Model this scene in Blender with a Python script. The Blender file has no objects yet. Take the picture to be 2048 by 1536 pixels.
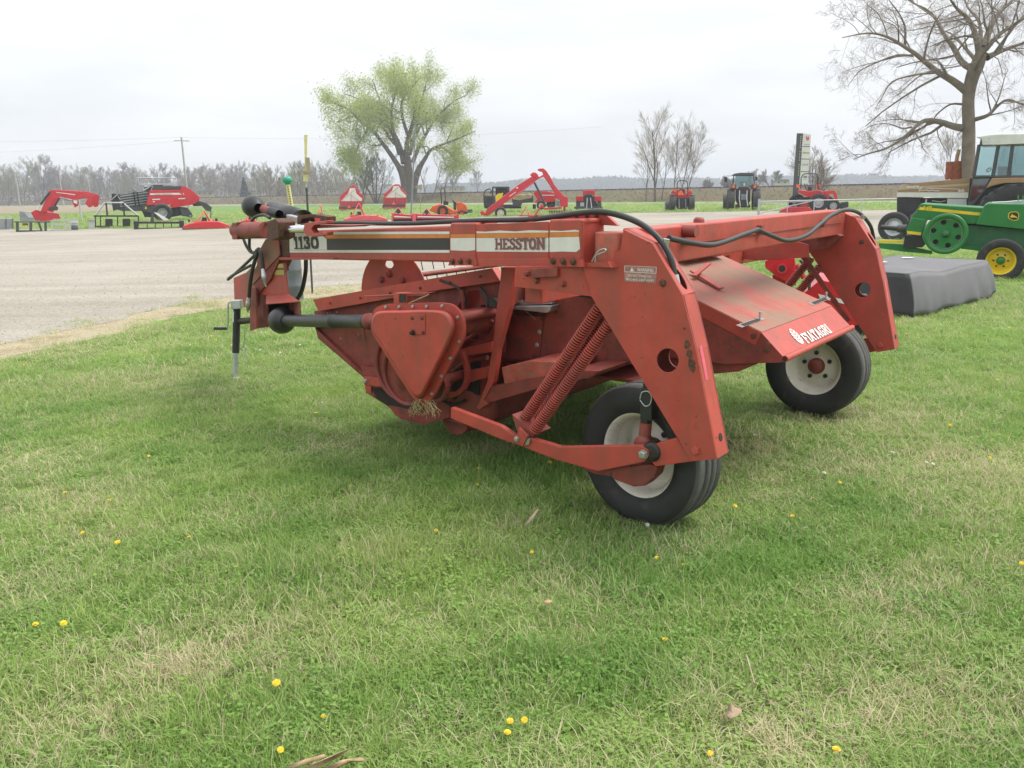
import bpy, bmesh, math, random
import numpy as np
from mathutils import Vector, Matrix
random.seed(7); RNG = np.random.default_rng(11)
S = bpy.context.scene
COL = S.collection
R = math.radians

# ------------------------------------------------------------------ camera
FPX, CAMH, HY, ROLL = 1657.0, 1.70, 382.0, R(1.15)
PITCH = math.atan((768 - HY) / FPX)
cam = bpy.data.cameras.new('camera'); camo = bpy.data.objects.new('camera', cam); COL.objects.link(camo)
cam.sensor_width = 36.0; cam.lens = FPX / 2048 * 36.0; cam.clip_start = 0.05; cam.clip_end = 6000
_c, _s = math.cos(ROLL), math.sin(ROLL); _cp, _sp = math.cos(PITCH), math.sin(PITCH)
_r = Vector((1, 0, 0)); _u = Vector((0, _sp, _cp)); _f = Vector((0, _cp, -_sp))
_right = _c * _r - _s * _u; _up = _s * _r + _c * _u
camo.matrix_world = Matrix(((_right.x, _up.x, -_f.x, 0), (_right.y, _up.y, -_f.y, 0), (_right.z, _up.z, -_f.z, CAMH), (0, 0, 0, 1)))
S.camera = camo

# ------------------------------------------------------------------ sky and sun (bright thin overcast, sun behind the machine)
SUN_EL, SUN_AZ = R(57), R(82)            # azimuth measured from +Y towards +X
w = bpy.data.worlds.new('World'); S.world = w; w.use_nodes = True
nt = w.node_tree; nt.nodes.clear()
def nd(t, ty, **k):
    n = t.nodes.new(ty)
    for a, b in k.items(): setattr(n, a, b)
    return n
sky = nd(nt, 'ShaderNodeTexSky', sky_type='NISHITA', sun_disc=False)
sky.sun_elevation = SUN_EL; sky.sun_rotation = SUN_AZ; sky.air_density = 1.0; sky.dust_density = 2.0
tc = nd(nt, 'ShaderNodeTexCoord')
mp = nd(nt, 'ShaderNodeMapping'); mp.inputs['Scale'].default_value = (1.6, 1.6, 7.0)
n1 = nd(nt, 'ShaderNodeTexNoise'); n1.inputs['Scale'].default_value = 1.7; n1.inputs['Detail'].default_value = 7; n1.inputs['Roughness'].default_value = .55
rp = nd(nt, 'ShaderNodeValToRGB')
rp.color_ramp.elements[0].position = .30; rp.color_ramp.elements[0].color = (2.92, 2.99, 3.08, 1)
rp.color_ramp.elements[1].position = .62; rp.color_ramp.elements[1].color = (3.66, 3.68, 3.70, 1)
n2 = nd(nt, 'ShaderNodeTexNoise'); n2.inputs['Scale'].default_value = .9; n2.inputs['Detail'].default_value = 4
r2 = nd(nt, 'ShaderNodeValToRGB')
r2.color_ramp.elements[0].position = .36; r2.color_ramp.elements[0].color = (.80, .80, .80, 1)
r2.color_ramp.elements[1].position = .60; r2.color_ramp.elements[1].color = (.97, .97, .97, 1)
mx = nd(nt, 'ShaderNodeMixRGB')
bg = nd(nt, 'ShaderNodeBackground'); bg.inputs['Strength'].default_value = .10
wo = nd(nt, 'ShaderNodeOutputWorld')
lk = nt.links.new
lk(tc.outputs['Generated'], mp.inputs['Vector']); lk(mp.outputs['Vector'], n1.inputs['Vector']); lk(mp.outputs['Vector'], n2.inputs['Vector'])
lk(n1.outputs['Fac'], rp.inputs['Fac']); lk(n2.outputs['Fac'], r2.inputs['Fac'])
lk(r2.outputs['Color'], mx.inputs['Fac']); lk(sky.outputs['Color'], mx.inputs['Color1']); lk(rp.outputs['Color'], mx.inputs['Color2'])
sx = nd(nt, 'ShaderNodeSeparateXYZ'); lk(tc.outputs['Generated'], sx.inputs[0])
cz = nd(nt, 'ShaderNodeMapRange'); cz.inputs['From Min'].default_value = 0; cz.inputs['From Max'].default_value = 1; cz.inputs['To Min'].default_value = 1.0; cz.inputs['To Max'].default_value = 2.0; lk(sx.outputs['Z'], cz.inputs['Value'])
ov = nd(nt, 'ShaderNodeVectorMath', operation='SCALE'); lk(mx.outputs['Color'], ov.inputs[0]); lk(cz.outputs['Result'], ov.inputs['Scale'])
lk(ov.outputs['Vector'], bg.inputs['Color']); lk(bg.outputs['Background'], wo.inputs['Surface'])
sl = bpy.data.lights.new('sun', 'SUN'); sl.energy = 1.4; sl.angle = R(34); sl.color = (1, .96, .89)
so = bpy.data.objects.new('sun', sl); COL.objects.link(so)
_sd = Vector((math.sin(SUN_AZ) * math.cos(SUN_EL), math.cos(SUN_AZ) * math.cos(SUN_EL), math.sin(SUN_EL)))
so.rotation_euler = _sd.to_track_quat('Z', 'Y').to_euler(); so.location = (0, 0, 30)
S.view_settings.view_transform = 'Standard'; S.view_settings.look = 'None'; S.view_settings.gamma = 1.0
S.view_settings.exposure = 1.42; S.view_settings.use_curve_mapping = False
S.cycles.max_bounces = 5; S.cycles.diffuse_bounces = 2; S.cycles.transparent_max_bounces = 12; S.cycles.volume_bounces = 0
S.cycles.caustics_reflective = False; S.cycles.caustics_refractive = False

# ------------------------------------------------------------------ pixels to places
CAMO = Vector((0, 0, CAMH))
def ray(px, py):
    x = (px - 1024) / FPX; y = -(py - 768) / FPX
    x, y = _c * x + _s * y, -_s * x + _c * y
    return Vector((x, _cp + y * _sp, -_sp + y * _cp))
def onplane(px, py, p, n):
    d = ray(px, py); return CAMO + d * ((Vector(p) - CAMO).dot(n) / d.dot(n))
def G(px, py, z=0.0): return onplane(px, py, (0, 0, z), Vector((0, 0, 1)))
def W(px, py, Y): return onplane(px, py, (0, Y, 0), Vector((0, 1, 0)))

# ------------------------------------------------------------------ materials
def mat(name, col, rough=.55, metal=0., var=.12, vscale=6., bump=0., bscale=60., dirt=None, damt=.0, dscale=4., spec=.5, coat=0., trans=0., chips=0., chipcol=(.07, .035, .026)):
    m = bpy.data.materials.new(name); m.use_nodes = True; t = m.node_tree; L = t.links.new
    p = t.nodes['Principled BSDF']
    tcn = nd(t, 'ShaderNodeTexCoord')
    no = nd(t, 'ShaderNodeTexNoise'); no.inputs['Scale'].default_value = vscale; no.inputs['Detail'].default_value = 6; no.inputs['Roughness'].default_value = .62
    L(tcn.outputs['Object'], no.inputs['Vector'])
    r = nd(t, 'ShaderNodeValToRGB')
    a = tuple(max(0, c * (1 - var)) for c in col); b = tuple(min(1, c * (1 + var)) for c in col)
    r.color_ramp.elements[0].position = .32; r.color_ramp.elements[0].color = (*a, 1)
    r.color_ramp.elements[1].position = .68; r.color_ramp.elements[1].color = (*b, 1)
    L(no.outputs['Fac'], r.inputs['Fac']); out = r.outputs['Color']
    rv = nd(t, 'ShaderNodeMapRange'); rv.inputs['To Min'].default_value = max(0, rough - .1); rv.inputs['To Max'].default_value = min(1, rough + .12)
    L(no.outputs['Fac'], rv.inputs['Value']); ro = rv.outputs['Result']
    if dirt is not None:
        n2 = nd(t, 'ShaderNodeTexNoise'); n2.inputs['Scale'].default_value = dscale; n2.inputs['Detail'].default_value = 10; n2.inputs['Roughness'].default_value = .72
        L(tcn.outputs['Object'], n2.inputs['Vector'])
        d = nd(t, 'ShaderNodeValToRGB')
        d.color_ramp.elements[0].position = .66 - damt * .4; d.color_ramp.elements[0].color = (0, 0, 0, 1)
        d.color_ramp.elements[1].position = .80 - damt * .4; d.color_ramp.elements[1].color = (.85, .85, .85, 1)
        L(n2.outputs['Fac'], d.inputs['Fac'])
        mxx = nd(t, 'ShaderNodeMixRGB'); mxx.inputs['Color2'].default_value = (*dirt, 1)
        L(d.outputs['Color'], mxx.inputs['Fac']); L(out, mxx.inputs['Color1']); out = mxx.outputs['Color']
        rr = nd(t, 'ShaderNodeMixRGB'); rr.inputs['Color2'].default_value = (.9, .9, .9, 1)
        L(d.outputs['Color'], rr.inputs['Fac']); L(ro, rr.inputs['Color1']); ro = rr.outputs['Color']
    if chips:
        for k_, (sc_, th_) in enumerate(((30., .71), (14., .74))):
            n3 = nd(t, 'ShaderNodeTexNoise'); n3.inputs['Scale'].default_value = sc_; n3.inputs['Detail'].default_value = 3; L(tcn.outputs['Object'], n3.inputs['Vector'])
            c3 = nd(t, 'ShaderNodeValToRGB'); c3.color_ramp.elements[0].position = th_ - chips * .1; c3.color_ramp.elements[0].color = (0, 0, 0, 1); c3.color_ramp.elements[1].position = th_ + .03 - chips * .1; c3.color_ramp.elements[1].color = (.8, .8, .8, 1); L(n3.outputs['Fac'], c3.inputs['Fac'])
            m3 = nd(t, 'ShaderNodeMixRGB'); m3.inputs['Color2'].default_value = (*(chipcol if k_ == 0 else (.36, .13, .10)), 1); L(c3.outputs['Color'], m3.inputs['Fac']); L(out, m3.inputs['Color1']); out = m3.outputs['Color']
        mp3 = nd(t, 'ShaderNodeMapping'); mp3.inputs['Scale'].default_value = (9, 9, .9); L(tcn.outputs['Object'], mp3.inputs['Vector'])
        n4 = nd(t, 'ShaderNodeTexNoise'); n4.inputs['Scale'].default_value = 1.6; n4.inputs['Detail'].default_value = 8; L(mp3.outputs['Vector'], n4.inputs['Vector'])
        c4 = nd(t, 'ShaderNodeMapRange'); c4.inputs['From Min'].default_value = .42; c4.inputs['From Max'].default_value = .75; c4.inputs['To Max'].default_value = .55; L(n4.outputs['Fac'], c4.inputs['Value'])
        m4 = nd(t, 'ShaderNodeMixRGB'); m4.inputs['Color2'].default_value = (.20, .072, .050, 1); L(c4.outputs['Result'], m4.inputs['Fac']); L(out, m4.inputs['Color1']); out = m4.outputs['Color']
    L(out, p.inputs['Base Color']); L(ro, p.inputs['Roughness'])
    p.inputs['Metallic'].default_value = metal; p.inputs['Specular IOR Level'].default_value = spec
    p.inputs['Coat Weight'].default_value = coat; p.inputs['Transmission Weight'].default_value = trans
    if bump:
        nb = nd(t, 'ShaderNodeTexNoise'); nb.inputs['Scale'].default_value = bscale; nb.inputs['Detail'].default_value = 6
        L(tcn.outputs['Object'], nb.inputs['Vector'])
        bn = nd(t, 'ShaderNodeBump'); bn.inputs['Strength'].default_value = bump; bn.inputs['Distance'].default_value = .02
        L(nb.outputs['Fac'], bn.inputs['Height']); L(bn.outputs['Normal'], p.inputs['Normal'])
    return m
M = {}
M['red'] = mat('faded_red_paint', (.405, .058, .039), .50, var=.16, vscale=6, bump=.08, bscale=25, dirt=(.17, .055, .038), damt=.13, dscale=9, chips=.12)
M['redoldshade'] = mat('worn_shaded_red_paint', (.225, .038, .028), .6, var=.32, vscale=9, bump=.14, bscale=40, dirt=(.075, .045, .032), damt=.32, dscale=8, chips=.3)  # worn red, base also darkened to stand for shade inside the header
M['redpeel'] = mat('peeling_red_paint', (.38, .08, .052), .6, var=.3, vscale=12, bump=.15, bscale=40, dirt=(.22, .17, .12), damt=.36, dscale=16)
M['reddustylit'] = mat('dusty_lit_red_paint', (.36, .078, .056), .6, var=.14, vscale=4, bump=.06, bscale=30, dirt=(.235, .165, .115), damt=.62, dscale=2.4)  # dust on the hood; its paleness also stands for light at the hitch
M['rust'] = mat('rust', (.10, .045, .028), .85, var=.45, vscale=30, bump=.3, bscale=90)
M['grease'] = mat('greasy_black', (.018, .015, .013), .45, var=.4, vscale=30, bump=.3, bscale=70, dirt=(.08, .06, .045), damt=.15, dscale=20)
M['rubber'] = mat('tyre_rubber', (.022, .022, .022), .68, var=.25, vscale=8, bump=.1, bscale=120, dirt=(.085, .075, .058), damt=.26, dscale=6)
M['tread'] = mat('tyre_tread', (.075, .073, .070), .8, var=.25, vscale=14, bump=.2, bscale=160)
M['hose'] = mat('hose_rubber', (.028, .028, .028), .5, var=.2, vscale=20)
M['plastic'] = mat('black_plastic', (.020, .020, .021), .42, var=.25, vscale=12, bump=.05, bscale=80, dirt=(.08, .07, .06), damt=.1, dscale=9)
M['cream'] = mat('cream_rim_paint', (.68, .645, .55), .5, var=.08, vscale=9, dirt=(.24, .14, .08), damt=.20, dscale=12)
M['steel'] = mat('bare_steel', (.42, .42, .42), .38, metal=.9, var=.15, vscale=25, dirt=(.2, .13, .09), damt=.1, dscale=20)
M['chrome'] = mat('chrome', (.75, .75, .76), .14, metal=1., var=.04)
M['zinc'] = mat('galvanised', (.50, .52, .54), .42, metal=.75, var=.14, vscale=18)
M['white'] = mat('white_decal', (.66, .65, .61), .5, var=.06, vscale=14, dirt=(.42, .33, .26), damt=.10, dscale=22)
M['orange'] = mat('orange_decal', (.60, .20, .035), .5, var=.12, vscale=16, dirt=(.55, .42, .3), damt=.06, dscale=30)
M['black'] = mat('black_decal', (.030, .028, .027), .5, var=.25, vscale=20, dirt=(.2, .17, .15), damt=.08, dscale=34)
M['maroon'] = mat('faded_lettering', (.20, .075, .075), .55, var=.25, vscale=60)
M['ink'] = mat('black_lettering', (.022, .020, .020), .5, var=.2, vscale=40)
M['pink'] = mat('pink_reflector', (.62, .10, .14), .4, var=.2, vscale=30, dirt=(.6, .5, .48), damt=.1, dscale=40)
M['straw'] = mat('straw', (.36, .27, .13), .8, var=.3, vscale=30)
M['dark'] = mat('cavity_shade', (.03, .018, .015), .8, var=.4, vscale=14)  # near-black colour standing for the shade in holes and gaps

# ------------------------------------------------------------------ mesh helpers
def V3(p): return Vector(p)
class MB:
    def __init__(s): s.v = []; s.f = []; s.sm = []
    def add(s, vs, fs, smooth=False):
        o = len(s.v); s.v += [Vector(q) for q in vs]; s.f += [tuple(i + o for i in f) for f in fs]; s.sm += [smooth] * len(fs); return s
    def prism(s, pts, vec, smooth=False):
        n = len(pts); vec = Vector(vec); pts = [Vector(p) for p in pts]
        nn = Vector((0, 0, 0))
        for i in range(n): nn += pts[i].cross(pts[(i + 1) % n])
        if nn.dot(vec) > 0: pts = pts[::-1]
        s.add(pts + [p + vec for p in pts], [tuple(range(n)), tuple(range(2 * n - 1, n - 1, -1))] + [(i, i + n, (i + 1) % n + n, (i + 1) % n) for i in range(n)], smooth)
        return s
    def box(s, c, ax, ay, az):            # centre and three half-axis vectors
        c = Vector(c); ax, ay, az = Vector(ax), Vector(ay), Vector(az)
        vs = [c + ax * i + ay * j + az * k for k in (-1, 1) for j in (-1, 1) for i in (-1, 1)]
        fs = [(0, 2, 3, 1), (4, 5, 7, 6), (0, 1, 5, 4), (2, 6, 7, 3), (0, 4, 6, 2), (1, 3, 7, 5)]
        if ax.cross(ay).dot(az) < 0: fs = [f[::-1] for f in fs]
        return s.add(vs, fs)
    def bar(s, a, b, w, h, up=(0, 0, 1)):  # square bar from a to b
        a, b = Vector(a), Vector(b); d = (b - a); t = d.normalized(); sd = t.cross(Vector(up))
        if sd.length < 1e-4: sd = t.cross(Vector((1, 0, 0)))
        sd.normalize(); u = sd.cross(t)
        return s.box((a + b) / 2, d / 2, sd * w / 2, u * h / 2)
    def tube(s, path, r, n=8, cap=True, closed=False):
        P = [Vector(p) for p in path]; m = len(P)
        rr = r if isinstance(r, (list, tuple)) else [r] * m
        t0 = (P[1] - P[0]).normalized(); nrm = t0.orthogonal().normalized(); vs = []
        for i in range(m):
            t = (P[min(i + 1, m - 1)] - P[max(i - 1, 0)])
            t = t.normalized() if t.length > 1e-9 else t0
            nrm = (nrm - t * nrm.dot(t))
            nrm = nrm.normalized() if nrm.length > 1e-6 else t.orthogonal().normalized()
            bn = t.cross(nrm)
            for k in range(n):
                a = 2 * math.pi * k / n; vs.append(P[i] + (nrm * math.cos(a) + bn * math.sin(a)) * rr[i])
        fs = [(i * n + k, i * n + (k + 1) % n, (i + 1) * n + (k + 1) % n, (i + 1) * n + k) for i in range(m - 1) for k in range(n)]
        s.add(vs, fs, True)
        if cap: s.add(vs[:n], [tuple(range(n - 1, -1, -1))]); s.add(vs[-n:], [tuple(range(n))])
        return s
    def lathe(s, c, axis, prof, n=32, smooth=True):   # prof: (radius, offset along axis)
        c = Vector(c); ax = Vector(axis).normalized(); e1 = ax.orthogonal().normalized(); e2 = ax.cross(e1); m = len(prof); vs = []
        for r_, o in prof:
            for k in range(n):
                a = 2 * math.pi * k / n; vs.append(c + ax * o + (e1 * math.cos(a) + e2 * math.sin(a)) * r_)
        fs = [(i * n + k, i * n + (k + 1) % n, (i + 1) * n + (k + 1) % n, (i + 1) * n + k) for i in range(m - 1) for k in range(n)]
        return s.add(vs, fs, smooth)
    def cyl(s, a, b, r, n=16):
        a, b = Vector(a), Vector(b); return s.tube([a, b], r, n)
    def quad(s, a, b, c, d): return s.add([a, b, c, d], [(0, 1, 2, 3)])
    def build(s, name, m, parent=None, bevel=0., loc=None):
        me = bpy.data.meshes.new(name)
        o = bpy.data.objects.new(name, me); COL.objects.link(o)
        org = Vector((0, 0, 0))
        if parent is not None:
            rt = parent
            while rt.parent: rt = rt.parent
            org = Vector(rt.location); o.parent = parent
        elif loc is not None: org = Vector(loc); o.location = org
        if any(w_ in name for w_ in ('bolts', 'rivets', 'tines', 'rust_patch', 'emblem_veins', 'decal_border', 'lettering')): o['kind'] = 'stuff'
        me.from_pydata([tuple(q - org) for q in s.v], [], s.f)
        me.polygons.foreach_set('use_smooth', s.sm)
        me.materials.append(M[m] if isinstance(m, str) else m); me.update()
        if bevel:
            b = o.modifiers.new('bevel', 'BEVEL'); b.width = bevel; b.segments = 2; b.limit_method = 'ANGLE'; b.angle_limit = R(35)
        return o
def tag(o, label=None, cat=None, group=None, kind=None):
    if label: o['label'] = label
    if cat: o['category'] = cat
    if group: o['group'] = group
    if kind: o['kind'] = kind
    return o
def thing(name, loc, label, cat, group=None):
    o = bpy.data.objects.new(name, None); COL.objects.link(o); o.location = loc; o.empty_display_size = .2
    return tag(o, label, cat, group)
def copy_tree(o, parent=None):
    c = o.copy(); COL.objects.link(c); c.parent = parent
    for ch in list(o.children): copy_tree(ch, c)
    return c
def spline(pts, k=8):                     # Catmull-Rom through points
    P = [Vector(p) for p in pts]; P = [P[0] * 2 - P[1]] + P + [P[-1] * 2 - P[-2]]; out = []
    for i in range(1, len(P) - 2):
        for j in range(k):
            t = j / k; a, b, c, d = P[i - 1:i + 3]
            out.append(.5 * ((2 * b) + (c - a) * t + (2 * a - 5 * b + 4 * c - d) * t * t + (3 * b - a - 3 * c + d) * t ** 3))
    return out + [P[-2]]
def text_mesh(txt, org, ex, ey, size, m, parent, name='lettering', off=0., width=None, lift=.0):
    """flat lettering with the built-in font: org lower-left, ex / ey unit vectors of the face"""
    cu = bpy.data.curves.new('t', 'FONT'); cu.body = txt; cu.size = 1; cu.offset = off; cu.resolution_u = 3
    to = bpy.data.objects.new('t', cu); COL.objects.link(to); bpy.context.view_layer.update()
    dg = bpy.context.evaluated_depsgraph_get(); me = to.evaluated_get(dg).to_mesh()
    vs = [v.co.copy() for v in me.vertices]; fs = [tuple(p.vertices) for p in me.polygons]
    bpy.data.objects.remove(to); bpy.data.curves.remove(cu)
    x0 = min(v.x for v in vs); x1 = max(v.x for v in vs); y0 = min(v.y for v in vs); y1 = max(v.y for v in vs)
    sy = size / (y1 - y0); sx = (width / (x1 - x0)) if width else sy
    ex, ey = Vector(ex), Vector(ey); n = ex.cross(ey).normalized()
    mb = MB(); mb.add([Vector(org) + ex * (v.x - x0) * sx + ey * (v.y - y0) * sy + n * lift for v in vs], fs)
    return mb.build(name, m, parent)
GLY = {  # slab-serif strokes: list of polylines in a box 1 high; serifs as (x, y) centres
 'H': (.78, [[(.15, 0), (.15, 1)], [(.63, 0), (.63, 1)], [(.15, .5), (.63, .5)]], [(.15, 0), (.15, 1), (.63, 0), (.63, 1)]),
 'E': (.70, [[(.17, 0), (.17, 1)], [(.05, .94), (.6, .94), (.6, .74)], [(.17, .5), (.45, .5)], [(.05, .06), (.6, .06), (.6, .28)]], []),
 'S': (.62, [[(.52, .72), (.5, .9), (.3, .95), (.12, .85), (.12, .66), (.3, .54), (.48, .42), (.52, .24), (.42, .08), (.26, .05), (.1, .12), (.08, .3)]], []),
 'T': (.66, [[(.33, 0), (.33, 1)], [(.06, .72), (.06, .94), (.6, .94), (.6, .72)]], [(.33, 0)]),
 'O': (.72, [[(.36, .05), (.16, .18), (.11, .5), (.16, .82), (.36, .95), (.56, .82), (.61, .5), (.56, .18), (.36, .05)]], []),
 'N': (.80, [[(.16, 0), (.16, 1)], [(.16, 1), (.64, 0)], [(.64, 0), (.64, 1)]], [(.16, 0), (.16, 1), (.64, 1)]),
 'F': (.66, [[(.17, 0), (.17, 1)], [(.05, .94), (.6, .94), (.6, .72)], [(.17, .5), (.45, .5)]], [(.17, 0)]),
 'I': (.36, [[(.18, 0), (.18, 1)]], [(.18, 0), (.18, 1)]),
 'A': (.76, [[(.12, 0), (.38, 1)], [(.38, 1), (.64, 0)], [(.22, .32), (.54, .32)]], [(.12, 0), (.64, 0)]),
 'G': (.74, [[(.58, .74), (.5, .92), (.34, .95), (.16, .8), (.11, .5), (.16, .2), (.34, .05), (.5, .08), (.6, .2), (.6, .45), (.4, .45)]], []),
 'R': (.76, [[(.16, 0), (.16, 1)], [(.05, .94), (.45, .94), (.58, .82), (.58, .62), (.45, .5), (.16, .5)], [(.4, .5), (.64, 0)]], [(.16, 0), (.66, 0)]),
 '1': (.42, [[(.24, 0), (.24, 1)], [(.06, .8), (.24, .94)]], [(.24, 0)]),
 '3': (.60, [[(.1, .78), (.18, .93), (.32, .95), (.46, .86), (.46, .66), (.28, .54), (.48, .4), (.5, .2), (.36, .05), (.2, .05), (.08, .2)]], []),
 '0': (.66, [[(.33, .05), (.15, .2), (.1, .5), (.15, .8), (.33, .95), (.51, .8), (.56, .5), (.51, .2), (.33, .05)]], []),
}
def slab_text(txt, org, ex, ey, height, width, m, parent, name='lettering', th=.15, lift=.001, serif=.15):
    tot = sum(GLY[c][0] for c in txt); sx = width / tot; ex, ey = Vector(ex), Vector(ey); n = ex.cross(ey).normalized(); mb = MB(); x0 = 0; k = 0
    def P(x, y, k): return Vector(org) + ex * (x0 + x) * sx + ey * y * height + n * (lift + k * .00006)
    for ch in txt:
        wd, st, se = GLY[ch]
        for pl in st:
            for a, b in zip(pl[:-1], pl[1:]):
                ax, ay, bx, by = a[0] * sx, a[1] * height, b[0] * sx, b[1] * height
                dx, dy = bx - ax, by - ay; l_ = math.hypot(dx, dy); h = th * height * (.5 if abs(dy) < abs(dx) * .4 else .62)
                ux, uy = -dy / l_ * h, dx / l_ * h; e = .25 * h; ex_, ey_ = dx / l_ * e, dy / l_ * e
                k += 1
                q = [(ax - ex_ + ux, ay - ey_ + uy), (ax - ex_ - ux, ay - ey_ - uy), (bx + ex_ - ux, by + ey_ - uy), (bx + ex_ + ux, by + ey_ + uy)]
                q = [P(u / sx, min(max(v / height, 0), 1), k) for u, v in q]
                mb.quad(*q)
        for x, y in se:
            k += 1; yy = min(max(y, .055), .945)
            mb.quad(P(x - serif, yy - .055, k), P(x + serif, yy - .055, k), P(x + serif, yy + .055, k), P(x - serif, yy + .055, k))
        x0 += wd
    return mb.build(name, m, parent)
def tyre(root, c, axis, r, wd, rim_r, name='tyre', ribs=4, rimmat='cream', lugs=0, dish=.3, hubmat=None, n=56, tmat='rubber', bar_lugs=0, inner=False):
    """tyre with its rim: axis points to the side with the dish; returns tyre part"""
    ax = Vector(axis).normalized(); c = Vector(c); h = wd / 2
    prof = [(rim_r * .98, -h * .72), (rim_r * 1.03, -h * .86), (rim_r + (r - rim_r) * .35, -h * .99), (rim_r + (r - rim_r) * .65, -h), (r * .955, -h * .9), (r * .985, -h * .76)]
    g = .016 if r < .6 else .0
    if ribs:
        wv = 1.5 * h / ribs
        for i in range(ribs):
            a = -.75 * h + i * wv
            prof += [(r - .004 * abs(i - (ribs - 1) / 2), a + .02 * wv), (r - .004 * abs(i - (ribs - 1) / 2), a + .86 * wv)]
            if i < ribs - 1: prof += [(r - g, a + .88 * wv), (r - g, a + .98 * wv)]
    else: prof += [(r * .97, -.5 * h), (r * .975, 0), (r * .97, .5 * h)]
    prof += [(r * .985, h * .76), (r * .955, h * .9), (rim_r + (r - rim_r) * .65, h), (rim_r + (r - rim_r) * .35, h * .99), (rim_r * 1.03, h * .86), (rim_r * .98, h * .72)]
    mb = MB(); mb.lathe(c, ax, prof, n)
    if bar_lugs:
        e1 = ax.orthogonal().normalized(); e2 = ax.cross(e1)
        for i in range(bar_lugs):
            for sgn in (-1, 1):
                a0 = 2 * math.pi * (i + (.5 if sgn > 0 else 0)) / bar_lugs; a1 = a0 + 2.2 * math.pi / bar_lugs
                def pp(a, o, rr): return c + ax * o + (e1 * math.cos(a) + e2 * math.sin(a)) * rr
                d = .5 * math.pi / bar_lugs; o0, o1 = sgn * h * .05, sgn * h * .98; rt = r * 1.035; r0 = r * .95
                vs = [pp(a0, o0, rt), pp(a0 + d, o0, rt), pp(a1 + d, o1, rt * .975), pp(a1, o1, rt * .975), pp(a0 - d * .2, o0, r0), pp(a0 + d * 1.2, o0, r0), pp(a1 + d * 1.2, o1, r0 * .97), pp(a1 - d * .2, o1, r0 * .97)]
                mb.add(vs, [(0, 1, 2, 3), (0, 4, 5, 1), (1, 5, 6, 2), (2, 6, 7, 3), (3, 7, 4, 0)])
    t = mb.build(name, tmat, root); t.data.materials.append(M['tread'])
    org_ = Vector((0, 0, 0)); rt_ = root
    while rt_.parent: rt_ = rt_.parent
    cl_0 = c - Vector(rt_.location)
    for pg in t.data.polygons:
        dv = [t.data.vertices[i].co - cl_0 for i in pg.vertices]
        if min((v - ax * v.dot(ax)).length for v in dv) > r * .945: pg.material_index = 1
    q = rim_r; sgn = 1
    rp_ = [(q * .99, -h * .74), (q * 1.05, -h * .70), (q * .97, -h * .62), (q * .88, -h * .3), (q * .86, h * .25), (q * .93, h * .55), (q * 1.03, h * .70), (q * 1.06, h * .76), (q * 1.0, h * .78), (q * .93, h * .60), (q * .87, h * .45), (q * .84, h * (.4 - dish)), (q * .74, h * (.42 - dish)), (q * .68, h * (.5 - dish)), (q * .42, h * (.5 - dish)), (q * .36, h * (.58 - dish)), (q * .0, h * (.58 - dish))]
    rb = MB(); rb.lathe(c, ax, rp_, 40)
    rm = rb.build('rim', rimmat, t)
    e1 = ax.orthogonal().normalized(); e2 = ax.cross(e1)
    if hubmat:
        hb = MB(); hb.lathe(c, ax, [(q * .30, h * (.5 - dish)), (q * .30, h * (.75 - dish)), (q * .26, h * (.95 - dish)), (q * .12, h * (1.05 - dish)), (0, h * (1.05 - dish))], 20)
        hb.build('hub', hubmat, t)
    if lugs:
        for i in range(lugs):
            a = 2 * math.pi * (i + .3) / lugs; p = c + (e1 * math.cos(a) + e2 * math.sin(a)) * q * .48 + ax * h * (.5 - dish)
            lb = MB(); lb.lathe(p, ax, [(.017, 0), (.017, .014), (.012, .016), (.0, .016)], 6, smooth=False); lb.build('lug_nut', 'grease', t)
    return t
def bolts(mb, pts, n, r=.012, h=.010):
    for p in pts: mb.lathe(Vector(p), n, [(r * 1.35, 0), (r * 1.35, h * .25), (r, h * .3), (r, h), (r * .8, h * 1.15), (0, h * 1.15)], 6, smooth=False)

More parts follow.
